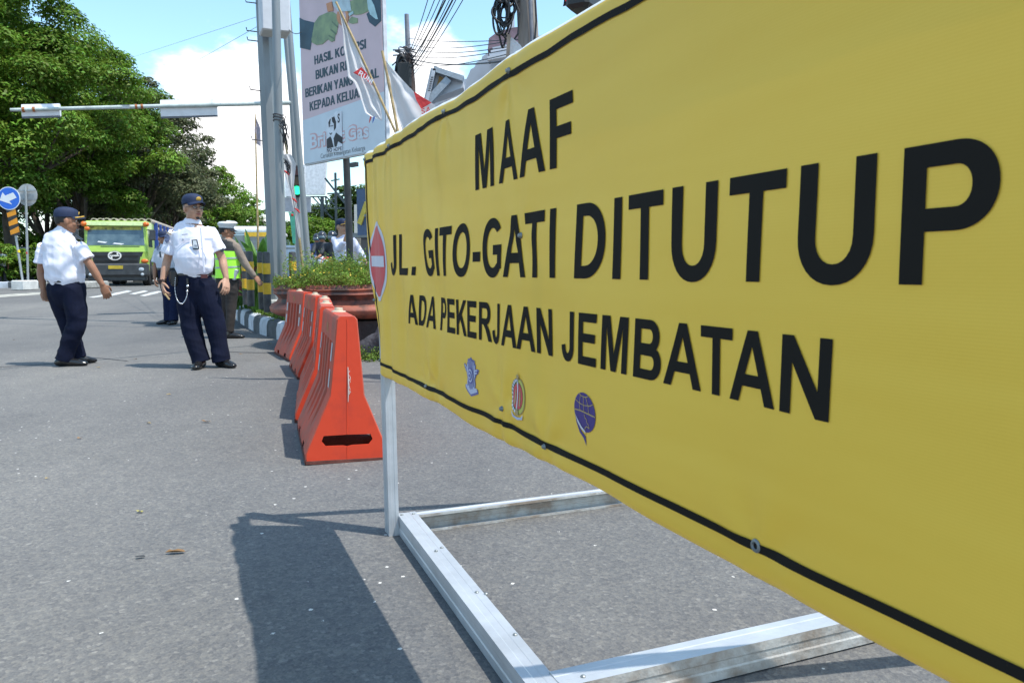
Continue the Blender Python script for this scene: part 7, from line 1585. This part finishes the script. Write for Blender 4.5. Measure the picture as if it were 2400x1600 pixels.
# --- far figures: rider seats and a person at the left edge
def small_person(px_, Y_, zfeet, hgt, shirt, trous, label, rz=0, group=None, sit=False):
    c = dn(at(px_, 640, Y_)); c.z = zfeet if zfeet is not None else c.z; k = hgt/1.7
    t = thing('person', label, 'person', c, rz, group=group); X = lambda x, y, z: V((x*k, y*k, z*k)); b = MB()
    s0 = t; sv = V((1, 0, 0)); hz_ = .95 if not sit else .86
    def place(bb, name, m, vox=.016):
        R_m = mw(t); bb.v = [tuple(R_m@V(v)) for v in bb.v]; return remesh(bb, name, m, t, vox, 2)
    zs_ = 0 if not sit else -.02
    b.ell(X(0, .02, 1.58+zs_), X(.08, .1, .12)); loft(b, [X(0, 0, 1.3), X(0, 0, 1.5)], [.06*k, .055*k], sv, 10); loft(b, [X(0, 0, .9), X(0, 0, 1.4)], [(.13*k, .09*k), (.15*k, .09*k)], sv, 12)
    for s_ in (-1, 1):
        if sit: el, wr = X(s_*.27, .18, 1.12), X(s_*.30, .40, 1.06)
        else: el, wr = X(s_*.25, -.02, 1.10), X(s_*.26, .06, .86)
        loft(b, [X(s_*.18, 0, 1.38), el, wr], [.045*k, .038*k, .028*k], sv, 10); hand(b, wr, (wr-el), V((0, 1, 0)), V((-s_, 0, 0)), .8, sc=k)
        if sit: loft(b, [X(s_*.09, 0, .86), X(s_*.16, .35, .72), X(s_*.16, .30, .32)], [.07*k, .05*k, .04*k], sv, 10)
        else: loft(b, [X(s_*.09, 0, .92), X(s_*.09, .02, .5), X(s_*.09, 0, .08)], [.07*k, .05*k, .04*k], sv, 10)
    place(b, 'body', SKIN1)
    b = MB(); loft(b, [X(0, 0, .88), X(0, -.01, 1.1), X(0, 0, 1.38), X(0, 0, 1.47)], [(.17*k, .12*k), (.17*k, .125*k), (.18*k, .11*k), (.07*k, .06*k)], sv, 16)
    for s_ in (-1, 1): el = X(s_*.27, .18, 1.12) if sit else X(s_*.25, -.02, 1.10); loft(b, [X(s_*.14, 0, 1.38), X(s_*.19, 0, 1.36), V(X(s_*.18, 0, 1.38)).lerp(el, .8)], [.07*k, .07*k, .065*k], sv, 12)
    place(b, 'shirt', shirt)
    b = MB(); loft(b, [X(0, 0, .95), X(0, 0, .84)], [(.15*k, .12*k), (.155*k, .12*k)], sv, 14)
    for s_ in (-1, 1):
        P_ = [X(s_*.09, 0, .86), X(s_*.16, .35, .74), X(s_*.16, .30, .30)] if sit else [X(s_*.09, 0, .88), X(s_*.09, .02, .5), X(s_*.09, 0, .08)]; loft(b, P_, [.085*k, .07*k, .06*k], sv, 12)
    place(b, 'trousers', trous)
    for s_ in (-1, 1): fx = X(s_*.16, .30, .28) if sit else X(s_*.09, 0, .03); b = MB(); b.ell(fx+X(0, .06, .0), X(.05, .13, .045)); b.build('shoe', SHO, t, world=False, smooth=180)
    b = MB()
    if sit: b.ell(X(0, .0, 1.62), X(.13, .15, .14)); b.build('helmet', mat('helmet_'+label[:4], (.03, .03, .04) if 'dark' in label else (.5, .05, .03), .2, coat=.5), t, world=False, smooth=180); b = MB(); b.ell(X(0, .09, 1.58), X(.10, .08, .06)); b.build('visor', GLT, t, world=False, smooth=180)
    else: b.ell(X(0, .0, 1.63), X(.086, .105, .09)); b.build('hair', HAIR, t, world=False, smooth=180)
    return t
DKC2 = mat('jacket_dark', (.02, .025, .035), .7); small_person(757, 24.0, None, 1.7, DKC2, DKC2, 'rider in dark jacket and helmet on the black motorcycle', radians(190), 'motorcycle riders', True)
small_person(745, 27.0, None, 1.7, mat('jacket_blue', (.04, .07, .2), .7), DKC2, 'rider in dark blue jacket on the farthest motorcycle', radians(185), 'motorcycle riders', True)
small_person(781, 22.0, None, 1.68, DKC2, DKC2, 'rider with red helmet on the red motorcycle beside the woman', radians(175), 'motorcycle riders', True)
small_person(6, 38, None, 1.6, mat('shirt_pale', (.6, .66, .72), .8), DKC2, 'small far person in a pale shirt at the left edge by the fence', radians(200))
